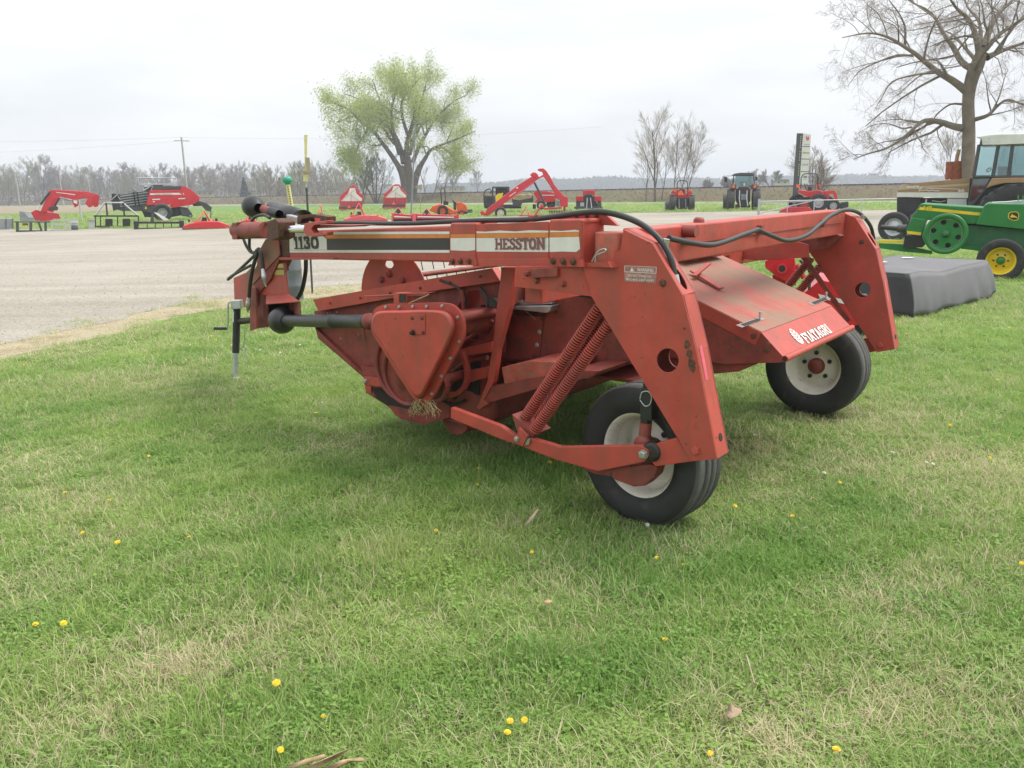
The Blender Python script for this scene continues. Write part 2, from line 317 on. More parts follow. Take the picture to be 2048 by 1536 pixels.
# ------------------------------------------------------------------ ground materials
def ground_mat(name, cols, scale=.35, fine=9., bump=.4, rough=.95, stones=0.):
    m = bpy.data.materials.new(name); m.use_nodes = True; t = m.node_tree; L = t.links.new; p = t.nodes['Principled BSDF']
    ge = nd(t, 'ShaderNodeNewGeometry')
    a = nd(t, 'ShaderNodeTexNoise'); a.inputs['Scale'].default_value = scale; a.inputs['Detail'].default_value = 9; a.inputs['Roughness'].default_value = .68
    b = nd(t, 'ShaderNodeTexNoise'); b.inputs['Scale'].default_value = fine; b.inputs['Detail'].default_value = 8; b.inputs['Roughness'].default_value = .75
    L(ge.outputs['Position'], a.inputs['Vector']); L(ge.outputs['Position'], b.inputs['Vector'])
    ad = nd(t, 'ShaderNodeMath', operation='MULTIPLY_ADD'); ad.inputs[1].default_value = .45
    L(b.outputs['Fac'], ad.inputs[0])
    sc = nd(t, 'ShaderNodeMath', operation='MULTIPLY'); sc.inputs[1].default_value = .55; L(a.outputs['Fac'], sc.inputs[0]); L(sc.outputs[0], ad.inputs[2])
    r = nd(t, 'ShaderNodeValToRGB'); e = r.color_ramp.elements
    n = len(cols)
    while len(e) < n: e.new(.5)
    for i, c in enumerate(cols): e[i].position = .36 + .28 * i / (n - 1); e[i].color = (*c, 1)
    L(ad.outputs[0], r.inputs['Fac']); out = r.outputs['Color']
    if stones:
        mpg = nd(t, 'ShaderNodeMapping'); mpg.inputs['Rotation'].default_value = (0, 0, .28); mpg.inputs['Scale'].default_value = (.05, 1.1, 1); L(ge.outputs['Position'], mpg.inputs['Vector'])
        ns = nd(t, 'ShaderNodeTexNoise'); ns.inputs['Scale'].default_value = 1.0; ns.inputs['Detail'].default_value = 6; L(mpg.outputs['Vector'], ns.inputs['Vector'])
        ms_ = nd(t, 'ShaderNodeMapRange'); ms_.inputs['From Min'].default_value = .35; ms_.inputs['From Max'].default_value = .65; ms_.inputs['To Min'].default_value = .90; ms_.inputs['To Max'].default_value = 1.08; L(ns.outputs['Fac'], ms_.inputs['Value'])
        mt_ = nd(t, 'ShaderNodeMixRGB', blend_type='MULTIPLY'); mt_.inputs['Fac'].default_value = 1; L(out, mt_.inputs['Color1']); L(ms_.outputs['Result'], mt_.inputs['Color2']); out = mt_.outputs['Color']
        vo = nd(t, 'ShaderNodeTexVoronoi'); vo.inputs['Scale'].default_value = stones; L(ge.outputs['Position'], vo.inputs['Vector'])
        hs = nd(t, 'ShaderNodeMixRGB', blend_type='MULTIPLY'); hs.inputs['Fac'].default_value = .42
        L(out, hs.inputs['Color1']); bw = nd(t, 'ShaderNodeRGBToBW'); L(vo.outputs['Color'], bw.inputs['Color'])
        sv = nd(t, 'ShaderNodeMapRange'); sv.inputs['To Min'].default_value = .45; sv.inputs['To Max'].default_value = 1.35; L(bw.outputs['Val'], sv.inputs['Value'])
        L(sv.outputs['Result'], hs.inputs['Color2']); out = hs.outputs['Color']
    L(out, p.inputs['Base Color']); p.inputs['Roughness'].default_value = rough; p.inputs['Specular IOR Level'].default_value = .15
    bn = nd(t, 'ShaderNodeBump'); bn.inputs['Strength'].default_value = bump; bn.inputs['Distance'].default_value = .03
    L(b.outputs['Fac'], bn.inputs['Height']); L(bn.outputs['Normal'], p.inputs['Normal'])
    return m
M['lawn'] = ground_mat('lawn_soil_and_grass', [(.14, .12, .07), (.12, .16, .05), (.16, .22, .06), (.22, .20, .11)], .5, 11, .7)
M['gravel'] = ground_mat('pale_limestone_gravel', [(.225, .203, .163), (.315, .290, .243), (.375, .350, .303)], .12, 14, .35, stones=38)
M['road'] = ground_mat('pale_road', [(.22, .21, .20), (.28, .27, .255), (.31, .30, .285)], .2, 6, .2)
M['bank'] = ground_mat('dry_grass_bank', [(.085, .062, .042), (.125, .095, .060), (.10, .105, .045), (.15, .12, .08)], .22, 2.2, 1.0)
M['field'] = ground_mat('stubble_field', [(.19, .155, .105), (.25, .205, .14), (.20, .18, .10)], .06, 3, .5)
M['ballast'] = ground_mat('railway_ballast', [(.05, .043, .04), (.09, .08, .072), (.12, .105, .095)], 1.5, 12, .6)
M['greenbank'] = ground_mat('spring_grass', [(.07, .15, .03), (.10, .20, .04), (.14, .23, .06), (.17, .19, .08)], .25, 1.5, .9)

def sheet(name, pts, z, m, jag=0.0, step=1.0):
    out = []
    n = len(pts)
    for i in range(n):
        a = Vector((pts[i][0], pts[i][1], 0)); b = Vector((pts[(i + 1) % n][0], pts[(i + 1) % n][1], 0)); k = max(1, int((b - a).length / step)) if jag else 1
        k = min(k, 90)
        for j in range(k):
            p = a.lerp(b, j / k)
            if jag and j: p += Vector((random.uniform(-1, 1), random.uniform(-1, 1), 0)) * jag * min(1, p.length / 20 + .25)
            out.append((p.x, p.y, z))
    me = bpy.data.meshes.new(name); bm = bmesh.new()
    f = bm.faces.new([bm.verts.new(p) for p in out])
    if f.normal.z < 0: f.normal_flip()
    f.normal_update()
    if f.normal.z < 0: bmesh.ops.reverse_faces(bm, faces=[f])
    bmesh.ops.triangulate(bm, faces=bm.faces[:], ngon_method='EAR_CLIP'); bm.to_mesh(me); bm.free()
    me.materials.append(M[m]); o = bpy.data.objects.new(name, me); COL.objects.link(o); return tag(o, kind='structure')
def g2(px, py): p = G(px, py); return (p.x, p.y)

# ground: one sheet to the horizon
gm = MB(); gx = [-2500, -400, -60, -15, 0, 15, 60, 400, 2500]; gy = [-60, -5, 6, 20, 60, 200, 700, 3500]
for y in gy:
    for x in gx: gm.v.append(Vector((x, y, 0)))
k = len(gx)
for j in range(len(gy) - 1):
    for i in range(k - 1): gm.f.append((j * k + i, j * k + i + 1, (j + 1) * k + i + 1, (j + 1) * k + i)); gm.sm.append(False)
tag(gm.build('ground', 'lawn'), kind='structure')
LOT = [g2(-900, 780), g2(0, 690), g2(130, 662), g2(250, 638), g2(420, 600), g2(560, 583), g2(720, 570), g2(1000, 542), g2(1400, 508), g2(1760, 482), g2(2100, 462), (40, 30), (60, 44),
       g2(1800, 420), g2(1500, 423), g2(1210, 427), g2(900, 437), g2(640, 443), g2(500, 456), g2(0, 459), (-60, 44), (-40, 22)]
sheet('gravel_lot', LOT, .006, 'gravel', jag=.34, step=.6)
M['verge'] = ground_mat('trodden_straw_and_dirt', [(.19, .155, .10), (.30, .25, .17), (.36, .31, .22), (.22, .22, .11)], 1.6, 14, .6)
VERGE = [g2(-900, 760), g2(0, 678), g2(250, 630), g2(420, 594), g2(720, 566), g2(1000, 538), g2(1000, 556), g2(800, 574), g2(700, 590), g2(560, 602), g2(420, 622), g2(330, 642), g2(250, 660), g2(130, 690), g2(0, 722), g2(-900, 850)]
sheet('dirt_verge', VERGE, .003, 'verge', jag=.30, step=.45)
def strip(name, p0, p1, wd, z, m, jag=0):
    p0, p1 = Vector((*p0, 0)), Vector((*p1, 0)); d = (p1 - p0).normalized(); n = Vector((-d.y, d.x, 0)) * wd / 2
    return sheet(name, [(p0 - n)[:2], (p1 - n)[:2], (p1 + n)[:2], (p0 + n)[:2]], z, m, jag, 3)
strip('path', g2(560, 432), g2(1060, 426.5), 3.4, .005, 'gravel', .25)
RD = Vector((.696, -.718, 0)); RN = Vector((.718, .696, 0)); RP = Vector((-57, 175, 0))   # road line and its normal away from the camera
def rl(along, off, z=0): return RP + RD * along + RN * off + Vector((0, 0, z))
sheet('field', [rl(-330, -5)[:2], rl(30, -5)[:2], g2(330, 414), g2(150, 425), g2(-350, 432)], .006, 'field', .6, 8)
sheet('grass_bank', [rl(25, -4)[:2], rl(118, -4)[:2], g2(1130, 412), g2(700, 420), g2(420, 421), g2(330, 416)], .008, 'greenbank', .6, 6)
sheet('road', [rl(-420, -3.2)[:2], rl(-420, 3.2)[:2], rl(330, 3.2)[:2], rl(330, -3.2)[:2]], .012, 'road')
# railway embankment with rails
prof = [(7, -.2), (10.5, .45), (14, 1.15), (17, 1.42), (22, 1.42), (27, .7), (34, -.2)]
eb = MB(); N = 120
for i in range(N + 1):
    a = -480 + 860 * i / N
    for j, (o, z) in enumerate(prof):
        jit = 0 if j in (0, len(prof) - 1) else 1
        eb.v.append(rl(a + random.uniform(-2, 2) * jit, o + random.uniform(-.6, .6) * jit, z + random.uniform(-.12, .12) * (jit and j not in (3, 4))))
kk = len(prof)
for i in range(N):
    for j in range(kk - 1): eb.f.append((i * kk + j, (i + 1) * kk + j, (i + 1) * kk + j + 1, i * kk + j + 1)); eb.sm.append(True)
emb = tag(eb.build('railway_embankment', 'bank'), kind='structure')
q = MB(); q.prism([rl(-480, 17.5, 1.40), rl(-480, 21.5, 1.40), rl(-480, 20.9, 1.55), rl(-480, 18.1, 1.55)], RD * 860); q.build('ballast', 'ballast', emb)
for o in (18.8, 20.24):
    q = MB(); q.prism([rl(-480, o, 1.545), rl(-480, o + .07, 1.545), rl(-480, o + .07, 1.70), rl(-480, o, 1.70)], RD * 860); q.build('rail', 'rust', emb)

# ------------------------------------------------------------------ grass: blades in small clumps, spread over the lawn
def in_poly(x, y, poly):
    c = np.zeros(x.shape, bool); n = len(poly); j = n - 1
    for i in range(n):
        xi, yi = poly[i]; xj, yj = poly[j]
        hit = ((yi > y) != (yj > y)) & (x < (xj - xi) * (y - yi) / (yj - yi + 1e-12) + xi); c ^= hit; j = i
    return c
def noise2(x, y, sc, seed):
    rg = np.random.default_rng(seed); o = np.zeros(x.shape); amp = 0
    for k in range(4):
        f = sc * 1.9 ** k; a = .62 ** k
        for j in range(5):
            th = rg.uniform(0, 2 * np.pi); ph = rg.uniform(0, 2 * np.pi); o += a * np.cos(f * (x * np.cos(th) + y * np.sin(th)) * rg.uniform(.7, 1.4) + ph)
        amp += a * 5 * .5
    return o / amp
def grass_mat():
    m = bpy.data.materials.new('grass_blades'); m.use_nodes = True; t = m.node_tree; L = t.links.new; t.nodes.clear()
    at = nd(t, 'ShaderNodeAttribute', attribute_name='Col'); ai = nd(t, 'ShaderNodeAttribute', attribute_name='dry', attribute_type='INSTANCER')
    ah = nd(t, 'ShaderNodeAttribute', attribute_name='hue', attribute_type='INSTANCER')
    g1 = nd(t, 'ShaderNodeMixRGB'); g1.inputs['Color1'].default_value = (.165, .320, .066, 1); g1.inputs['Color2'].default_value = (.430, .550, .155, 1)
    sp = nd(t, 'ShaderNodeSeparateColor'); L(at.outputs['Color'], sp.inputs['Color'])
    hh = nd(t, 'ShaderNodeMath', operation='ADD'); L(sp.outputs[0], hh.inputs[0]); L(ah.outputs['Fac'], hh.inputs[1])
    cl = nd(t, 'ShaderNodeMath', operation='MULTIPLY', use_clamp=True); cl.inputs[1].default_value = .5; L(hh.outputs[0], cl.inputs[0]); L(cl.outputs[0], g1.inputs['Fac'])
    st = nd(t, 'ShaderNodeMixRGB'); st.inputs['Color2'].default_value = (.62, .55, .36, 1); L(g1.outputs['Color'], st.inputs['Color1'])
    th = nd(t, 'ShaderNodeMath', operation='SUBTRACT'); L(ai.outputs['Fac'], th.inputs[0]); L(sp.outputs[1], th.inputs[1])
    mu = nd(t, 'ShaderNodeMath', operation='MULTIPLY', use_clamp=True); mu.inputs[1].default_value = 5; L(th.outputs[0], mu.inputs[0]); L(mu.outputs[0], st.inputs['Fac'])
    di = nd(t, 'ShaderNodeBsdfPrincipled'); di.inputs['Roughness'].default_value = .55; di.inputs['Specular IOR Level'].default_value = .3
    tr = nd(t, 'ShaderNodeBsdfTranslucent'); ms = nd(t, 'ShaderNodeMixShader'); ms.inputs['Fac'].default_value = .45
    L(st.outputs['Color'], di.inputs['Base Color']); L(st.outputs['Color'], tr.inputs['Color']); L(di.outputs[0], ms.inputs[1]); L(tr.outputs[0], ms.inputs[2])
    o = nd(t, 'ShaderNodeOutputMaterial'); L(ms.outputs[0], o.inputs['Surface']); return m
M['grass'] = grass_mat()
gcol = bpy.data.collections.new('grass_clumps')
def clump(idx, nb, rad, hmin, hmax, wmin, wmax, lay):
    vs = []; fs = []; cs = []
    for b in range(nb):
        a = random.uniform(0, 6.283); r = rad * math.sqrt(random.random()); x, y = r * math.cos(a), r * math.sin(a)
        h = random.uniform(hmin, hmax) * (1.0 if random.random() > .06 else 1.5); wd = random.uniform(wmin, wmax); d = random.uniform(0, 6.283); ln = random.uniform(.15, lay) * h
        sx, sy = -math.sin(d) * wd / 2, math.cos(d) * wd / 2; dx, dy = math.cos(d), math.sin(d)
        tw = random.uniform(-.8, .8); sx2, sy2 = -math.sin(d + tw) * wd * .42, math.cos(d + tw) * wd * .42
        o = len(vs); hm = h * random.uniform(.5, .62); zt = h * random.uniform(.72, 1)
        vs += [(x + sx, y + sy, 0), (x - sx, y - sy, 0), (x + dx * ln * .35 - sx2, y + dy * ln * .35 - sy2, hm), (x + dx * ln * .35 + sx2, y + dy * ln * .35 + sy2, hm), (x + dx * ln, y + dy * ln, zt)]
        fs += [(o, o + 1, o + 2, o + 3), (o + 3, o + 2, o + 4)]
        c = (random.random(), random.random(), 0, 1); cs += [c] * 5
    me = bpy.data.meshes.new('grass_clump'); me.from_pydata(vs, [], fs); ca = me.color_attributes.new('Col', 'FLOAT_COLOR', 'POINT')
    ca.data.foreach_set('color', np.array(cs, 'f').ravel()); me.materials.append(M['grass'])
    me.polygons.foreach_set('use_smooth', [True] * len(me.polygons))
    o = bpy.data.objects.new('grass_clump', me); gcol.objects.link(o)
for i in range(8): clump(i, 36, .075, .020, .058, .0020, .0042, 1.1)
for i in range(4): clump(i, 36, .08, .024, .070, .0020, .0044, 1.7)
for v_ in range(2):                        # low round-leaved weeds among the grass
    vs = []; fs = []; cs = []
    for q_ in range(34):
        a = random.uniform(0, 6.283); r = .085 * math.sqrt(random.random()); c = Vector((r * math.cos(a), r * math.sin(a), random.uniform(.012, .034))); s_ = random.uniform(.004, .009); t1 = Vector((random.uniform(-1, 1), random.uniform(-1, 1), random.uniform(-.35, .35))).normalized() * s_; t2 = Vector((-t1.y, t1.x, random.uniform(-.003, .003))); o = len(vs)
        vs += [c + t1, c + t1 * .5 + t2 * .8, c - t1 * .5 + t2 * .8, c - t1, c - t1 * .5 - t2 * .8, c + t1 * .5 - t2 * .8]; fs.append(tuple(range(o, o + 6))); cc_ = (random.uniform(0, .5), 1.2, 0, 1); cs += [cc_] * 6
    me = bpy.data.meshes.new('weed_clump'); me.from_pydata([tuple(v) for v in vs], [], fs); ca = me.color_attributes.new('Col', 'FLOAT_COLOR', 'POINT'); ca.data.foreach_set('color', np.array(cs, 'f').ravel()); me.materials.append(M['grass']); gcol.objects.link(bpy.data.objects.new('weed_clump', me))
# (radius band, clumps per square metre, sideways scale, height scale)
bands = [(1.0, 3.2, 800, 1.0, .9), (3.2, 5.5, 560, 1.0, .95), (5.5, 9, 300, 1.15, 1.0), (9, 15, 130, 1.5, 1.1), (15, 24, 34, 2.4, 1.3), (24, 60, 7, 4.2, 2.0), (60, 105, 1.6, 8, 3.2)]
X = []; Y = []; SS = []; HS = []
for r0, r1, den, s_, h_ in bands:
    n = int(den * R(88) / 2 * (r1 ** 2 - r0 ** 2)); rr = np.sqrt(RNG.uniform(r0 ** 2, r1 ** 2, n)); aa = RNG.uniform(R(-44), R(44), n)
    x = rr * np.sin(aa); y = rr * np.cos(aa); X.append(x); Y.append(y); SS.append(np.full(n, s_)); HS.append(np.full(n, h_))
X = np.concatenate(X); Y = np.concatenate(Y); SS = np.concatenate(SS); HS = np.concatenate(HS)
keep = ~in_poly(X + RNG.normal(0, .22, X.shape), Y + RNG.normal(0, .28, X.shape), LOT)
offr = (X - RP.x) * RN.x + (Y - RP.y) * RN.y; keep &= offr < -4
inv = in_poly(X + RNG.normal(0, .15, X.shape), Y + RNG.normal(0, .2, X.shape), VERGE)
dry = .25 + .35 * inv + .15 * np.clip(noise2(X, Y, 1.3, 5), -1, 1.4) + .24 * noise2(X, Y, 6.0, 9)
thin = np.zeros(X.shape)
for px, py, sx, sy, am in [(110, 1000, .45, .35, .5), (60, 915, .4, .3, .6), (300, 760, .8, .5, .25), (690, 895, .28, .25, .6), (340, 1335, .35, .25, .38), (150, 1480, .35, .2, .5), (1690, 835, .45, .35, .65), (1880, 935, .5, .4, .6), (1480, 890, .3, .3, .5), (1560, 1490, .3, .2, .45),
                        (840, 1240, .12, .10, .7), (1280, 1000, .3, .2, .35), (480, 1300, .5, .25, .3), (1800, 1400, .4, .25, .4), (0, 705, 1.0, .6, .7), (170, 668, 1.0, .6, .6), (340, 628, 1.0, .6, .6), (520, 600, 1.2, .6, .7), (650, 588, 1.2, .7, .6), (900, 560, 3, .8, .4), (860, 1480, .4, .2, .35), (1100, 1190, .3, .2, .3), (1750, 1200, .3, .25, .3)]:
    q = G(px, py); g = am * np.exp(-((X - q.x) / sx) ** 2 - ((Y - q.y) / sy) ** 2); dry += g; thin += g
keep &= RNG.random(X.shape) > np.clip(thin + .58 * inv * (noise2(X, Y, 2.0, 41) > -.35), 0, .8)
hue = .38 * noise2(X, Y, 1.0, 21) + .42 * noise2(X, Y, 5.0, 22) + .28 - np.where(Y > 20, .0, 0)
tuft = np.zeros(X.shape)
for px, py, sx, sy, am, hu in [(1050, 1330, .16, .13, .9, -.35), (640, 1160, .5, .22, .4, -.3), (1230, 1170, .28, .2, .35, -.4), (1000, 940, 1.0, .35, .35, -.35), (1400, 1110, .7, .3, .3, -.3), (1990, 590, 1.2, .8, .5, .2), (350, 1440, .25, .2, .5, .1), (760, 1120, .4, .2, .4, .3), (1250, 1380, .35, .2, .3, -.35)]:
    q = G(px, py); g = np.exp(-((X - q.x) / sx) ** 2 - ((Y - q.y) / sy) ** 2); tuft += am * g; hue += hu * g * 1.5
HS *= np.clip(.90 + .28 * noise2(X, Y, 2.2, 31) + tuft - .35 * thin, .35, 2.4) * RNG.uniform(.75, 1.2, X.shape)
k = keep
P = np.stack([X[k], Y[k], np.full(k.sum(), .002)], 1).astype('f')
me = bpy.data.meshes.new('lawn_grass'); me.vertices.add(len(P)); me.vertices.foreach_set('co', P.ravel())
def fattr(n_, ty, arr, f='value'): a_ = me.attributes.new(n_, ty, 'POINT'); a_.data.foreach_set(f, np.ascontiguousarray(arr).ravel())
fattr('dry', 'FLOAT', dry[k].astype('f')); fattr('hue', 'FLOAT', hue[k].astype('f'))
fattr('scl', 'FLOAT_VECTOR', np.stack([SS[k], SS[k], HS[k]], 1).astype('f'), 'vector')
rot = np.stack([RNG.normal(0, .12, k.sum()), RNG.normal(0, .12, k.sum()), RNG.uniform(0, 6.28, k.sum())], 1).astype('f'); fattr('rotv', 'FLOAT_VECTOR', rot, 'vector')
lg = bpy.data.objects.new('lawn_grass', me); COL.objects.link(lg); me.materials.append(M['grass']); tag(lg, 'short patchy green lawn grass with dry straw-coloured patches', 'grass', kind='stuff')
ng = bpy.data.node_groups.new('grass_scatter', 'GeometryNodeTree')
ng.interface.new_socket('Geometry', in_out='INPUT', socket_type='NodeSocketGeometry'); ng.interface.new_socket('Geometry', in_out='OUTPUT', socket_type='NodeSocketGeometry')
gi = nd(ng, 'NodeGroupInput'); go = nd(ng, 'NodeGroupOutput'); m2p = nd(ng, 'GeometryNodeMeshToPoints'); iop = nd(ng, 'GeometryNodeInstanceOnPoints')
ci = nd(ng, 'GeometryNodeCollectionInfo'); ci.inputs['Collection'].default_value = gcol; ci.inputs['Separate Children'].default_value = True; ci.inputs['Reset Children'].default_value = True
na = nd(ng, 'GeometryNodeInputNamedAttribute', data_type='FLOAT_VECTOR'); na.inputs['Name'].default_value = 'scl'
nb_ = nd(ng, 'GeometryNodeInputNamedAttribute', data_type='FLOAT_VECTOR'); nb_.inputs['Name'].default_value = 'rotv'
e2r = nd(ng, 'FunctionNodeEulerToRotation')
q = ng.links.new
q(gi.outputs[0], m2p.inputs[0]); q(m2p.outputs[0], iop.inputs['Points']); q(ci.outputs[0], iop.inputs['Instance']); iop.inputs['Pick Instance'].default_value = True
q(na.outputs['Attribute'], iop.inputs['Scale']); q(nb_.outputs['Attribute'], e2r.inputs[0]); q(e2r.outputs[0], iop.inputs['Rotation']); q(iop.outputs[0], go.inputs[0])
lg.modifiers.new('scatter', 'NODES').node_group = ng

# loose stones on the gravel
rgp = random.Random(12); pb = MB()
for i in range(2600):
    px = rgp.uniform(-20, 900); py = rgp.uniform(470, 700); p = G(px, py)
    if not in_poly(np.array([p.x]), np.array([p.y]), LOT)[0]: continue
    r_ = rgp.uniform(.008, .028); e1 = Vector((rgp.uniform(-1, 1), rgp.uniform(-1, 1), 0)).normalized() * r_; e2 = Vector((-e1.y, e1.x, 0)) * rgp.uniform(.6, 1); z = Vector((0, 0, r_ * rgp.uniform(.4, .8))); p.z = .004
    pb.add([p + e1, p + e2, p - e1, p - e2, p + z], [(0, 1, 4), (1, 2, 4), (2, 3, 4), (3, 0, 4)])
M['pebble'] = mat('limestone_pebbles', (.24, .22, .19), .9, var=.4, vscale=3)
tag(pb.build('loose_stones', 'pebble'), 'loose pale stones scattered on the gravel lot', 'stones', kind='stuff')

# ------------------------------------------------------------------ the windrower in front: its own frame (f forward, l across, z up)
from mathutils.geometry import tessellate_polygon
ANG = R(52.0); WA = G(1350, 1035)
LV = Vector((math.cos(ANG), math.sin(ANG), 0)); FV = Vector((-math.sin(ANG), math.cos(ANG), 0)); ZV = Vector((0, 0, 1))
def pm(f, l, z): return WA + FV * f + LV * l + ZV * z
def ML(px, py, l): return onplane(px, py, pm(0, l, 0), LV)
def MF(px, py, f): return onplane(px, py, pm(f, 0, 0), FV)
def prism_h(mb, outer, holes, vec):
    vec = Vector(vec); loops = [[Vector(p) for p in outer]] + [[Vector(p) for p in h] for h in holes]
    tris = tessellate_polygon(loops); flat = [p for lp in loops for p in lp]; n = len(flat)
    def tn(t): a, b, c = (flat[i] for i in t); return (b - a).cross(c - a)
    fr = [t if tn(t).dot(vec) < 0 else t[::-1] for t in tris]; bk = [tuple(i + n for i in t[::-1]) for t in fr]
    fs = [tuple(t) for t in fr] + bk; o = 0
    for lp in loops:
        m = len(lp)
        for i in range(m): fs.append((o + i, o + (i + 1) % m, o + (i + 1) % m + n, o + i + n))
        o += m
    mb.add(flat + [p + vec for p in flat], fs); me = bpy.data.meshes.new('x')
    return mb
def fix(o):                               # consistent outward normals
    bm = bmesh.new(); bm.from_mesh(o.data); bmesh.ops.remove_doubles(bm, verts=bm.verts[:], dist=1e-6); bmesh.ops.recalc_face_normals(bm, faces=bm.faces[:]); bm.to_mesh(o.data); bm.free(); return o
def circ(px, py, rx, ry, fn, n=20): return [fn(px + rx * math.cos(2 * math.pi * i / n), py + ry * math.sin(2 * math.pi * i / n)) for i in range(n)]
mow = thing('hay_windrower', WA + FV * .8 + LV * 1.25, 'old faded red pull-type hay windrower standing on the lawn, largest machine in view', 'farm machine')
gbx = None
def plate(name, pxs, l, th, m='red', par=None, bevel=.003, holes=()):
    fn = lambda x, y: ML(x, y, l)
    mb = MB(); prism_h(mb, [fn(*p) for p in pxs], [circ(hx, hy, rx, ry, fn) for hx, hy, rx, ry in holes], LV * th)
    return fix(mb.build(name, m, par or mow, bevel))
LN, LW, LFAR = -.35, .13, 3.15            # near leg plate, leg width, shift to the far leg
# ---- legs
def leg(shift):
    legpx = [(1247, 459), (1305, 487), (1365, 590), (1392, 700), (1434, 918), (1383, 923), (1183, 594), (1165, 534), (1205, 520), (1240, 500)]
    base = [ML(x, y, LN) + LV * shift for x, y in legpx]
    hole = [p + LV * shift for p in circ(1335, 721, 22, 24, lambda x, y: ML(x, y, LN), 24)]
    mb = MB(); prism_h(mb, base, [hole], LV * .008)
    lg_ = fix(mb.build('leg', 'red', mow, .002))
    mb = MB(); prism_h(mb, [p + LV * (LW - .008) for p in base], [[p + LV * (LW - .008) for p in hole]], LV * .008); fix(mb.build('inner_plate', 'redoldshade', lg_))
    mb = MB()
    for i in range(4):
        a, b = base[i] + LV * .009, base[i + 1] + LV * .009; u = (b - a).normalized(); nn = u.cross(LV).normalized()
        if nn.dot(FV) > 0: nn = -nn
        if i == 1:
            ln = (b - a).length; c = [a, b, b + LV * (LW - .018), a + LV * (LW - .018)]
            sl_ = []
            for t in range(16):
                th = 2 * math.pi * t / 16; sl_.append(a + u * (ln * .70 + math.sin(th) * .062 + (.0)) + LV * (LW * .45 + math.cos(th) * .030))
            prism_h(mb, [q_ - nn * .006 for q_ in c], [[q_ - nn * .006 for q_ in sl_]], nn * .006)
        else: mb.prism([a - nn * .006, b - nn * .006, b + LV * (LW - .018) - nn * .006, a + LV * (LW - .018) - nn * .006], nn * .006)
    fix(mb.build('rear_flange', 'red', lg_, .0015))
    mb = MB(); bolts(mb, [ML(1392, 901, LN) + LV * shift], -LV, .020, .014); mb.build('bolt', 'red', lg_)
    mb = MB(); bolts(mb, [ML(1326, 566, LN) + LV * shift], -LV, .014, .012); mb.build('bolt', 'rust', lg_)
    a = ML(1318, 483, LN) + LV * (shift + .06); mb = MB(); mb.cyl(a - ZV * .02, a + ZV * .008 - FV * .006, .017, 6); mb.build('bolt', 'steel', lg_)
    e = ML(1434, 918, LN) + LV * shift; d = ML(1392, 700, LN) + LV * shift; u = (d - e).normalized()
    nn = u.cross(LV).normalized(); nn = -nn if nn.dot(FV) > 0 else nn
    mb = MB(); mb.lathe(e + u * .085 + LV * .075 + nn * .001, nn, [(.020, 0), (.016, .002), (0, .002)], 14, smooth=False); mb.build('hole', 'dark', lg_)  # flat dark disc painted as the shaded hole
    mb = MB(); a = e + u * .36 + LV * .035 + nn * .0015; mb.add([a, a + LV * .03, a + LV * .03 + u * .16, a + u * .16], [(0, 1, 2, 3)]); rfl = fix(mb.build('reflector', 'pink', lg_))
    return lg_
leg0 = leg(0); leg1 = leg(LFAR)
mb = MB()                                  # dark rust blotches where paint has come off the near leg
def blob(cx, cy, rx, ry, l, seed):
    rg = random.Random(seed); return [ML(cx + rx * (1 + rg.uniform(-.3, .25)) * math.cos(t * .5236), cy + ry * (1 + rg.uniform(-.25, .3)) * math.sin(t * .5236), l) for t in range(12)]
for i, b in enumerate([(1374, 690, 6, 8), (1379, 708, 6, 9), (1383, 727, 7, 12), (1386, 737, 5, 8), (1368, 657, 3, 2)]):
    mb.add(blob(*b, LN - .0012 - i * .0002, i), [tuple(range(12))])
mb.build('rust_patch', 'rust', leg0)
# warning decal
ex = (ML(1313, 560, LN) - ML(1249, 560, LN)).normalized(); ey = ZV - ex * ZV.dot(ex); ey.normalize()
ex = -FV; ey = ZV; dl = -LV * .0016
o0 = ML(1249, 563, LN) + dl; wd = (ML(1313, 563, LN) - ML(1249, 563, LN)).dot(ex); hd = (ML(1249, 531, LN) - ML(1249, 563, LN)).z
M['decalgrey'] = mat('worn_warning_decal', (.33, .16, .14), .6, var=.35, vscale=40, dirt=(.30, .075, .05), damt=.30, dscale=30)
mb = MB(); mb.quad(o0, o0 + ex * wd, o0 + ex * wd + ey * hd, o0 + ey * hd); dc = fix(mb.build('warning_decal', 'decalgrey', leg0))
mb = MB()
for a0, b0, c0, d0 in [(0, .98, 1, 1), (0, .60, 1, .63), (0, .6, .015, 1), (.985, .6, 1, 1)]:
    z0 = o0 - LV * .0008; mb.quad(z0 + ex * wd * a0 + ey * hd * b0, z0 + ex * wd * c0 + ey * hd * b0, z0 + ex * wd * c0 + ey * hd * d0, z0 + ex * wd * a0 + ey * hd * d0)
z0 = o0 - LV * .0009; mb.add([z0 + ex * wd * .18 + ey * hd * .66, z0 + ex * wd * .30 + ey * hd * .66, z0 + ex * wd * .24 + ey * hd * .92], [(0, 1, 2)])
fix(mb.build('decal_border', 'white', dc))
text_mesh('WARNING', o0 + ex * wd * .40 + ey * hd * .68 - LV * .0008, ex, ey, hd * .2, 'white', dc, width=wd * .5, off=.012)
text_mesh('DO NOT STAND ON', o0 + ex * wd * .12 + ey * hd * .32 - LV * .0008, ex, ey, hd * .15, 'white', dc, width=wd * .72, off=.006)
text_mesh('MACHINE. KEEP AWAY', o0 + ex * wd * .06 + ey * hd * .08 - LV * .0008, ex, ey, hd * .15, 'white', dc, width=wd * .88, off=.006)
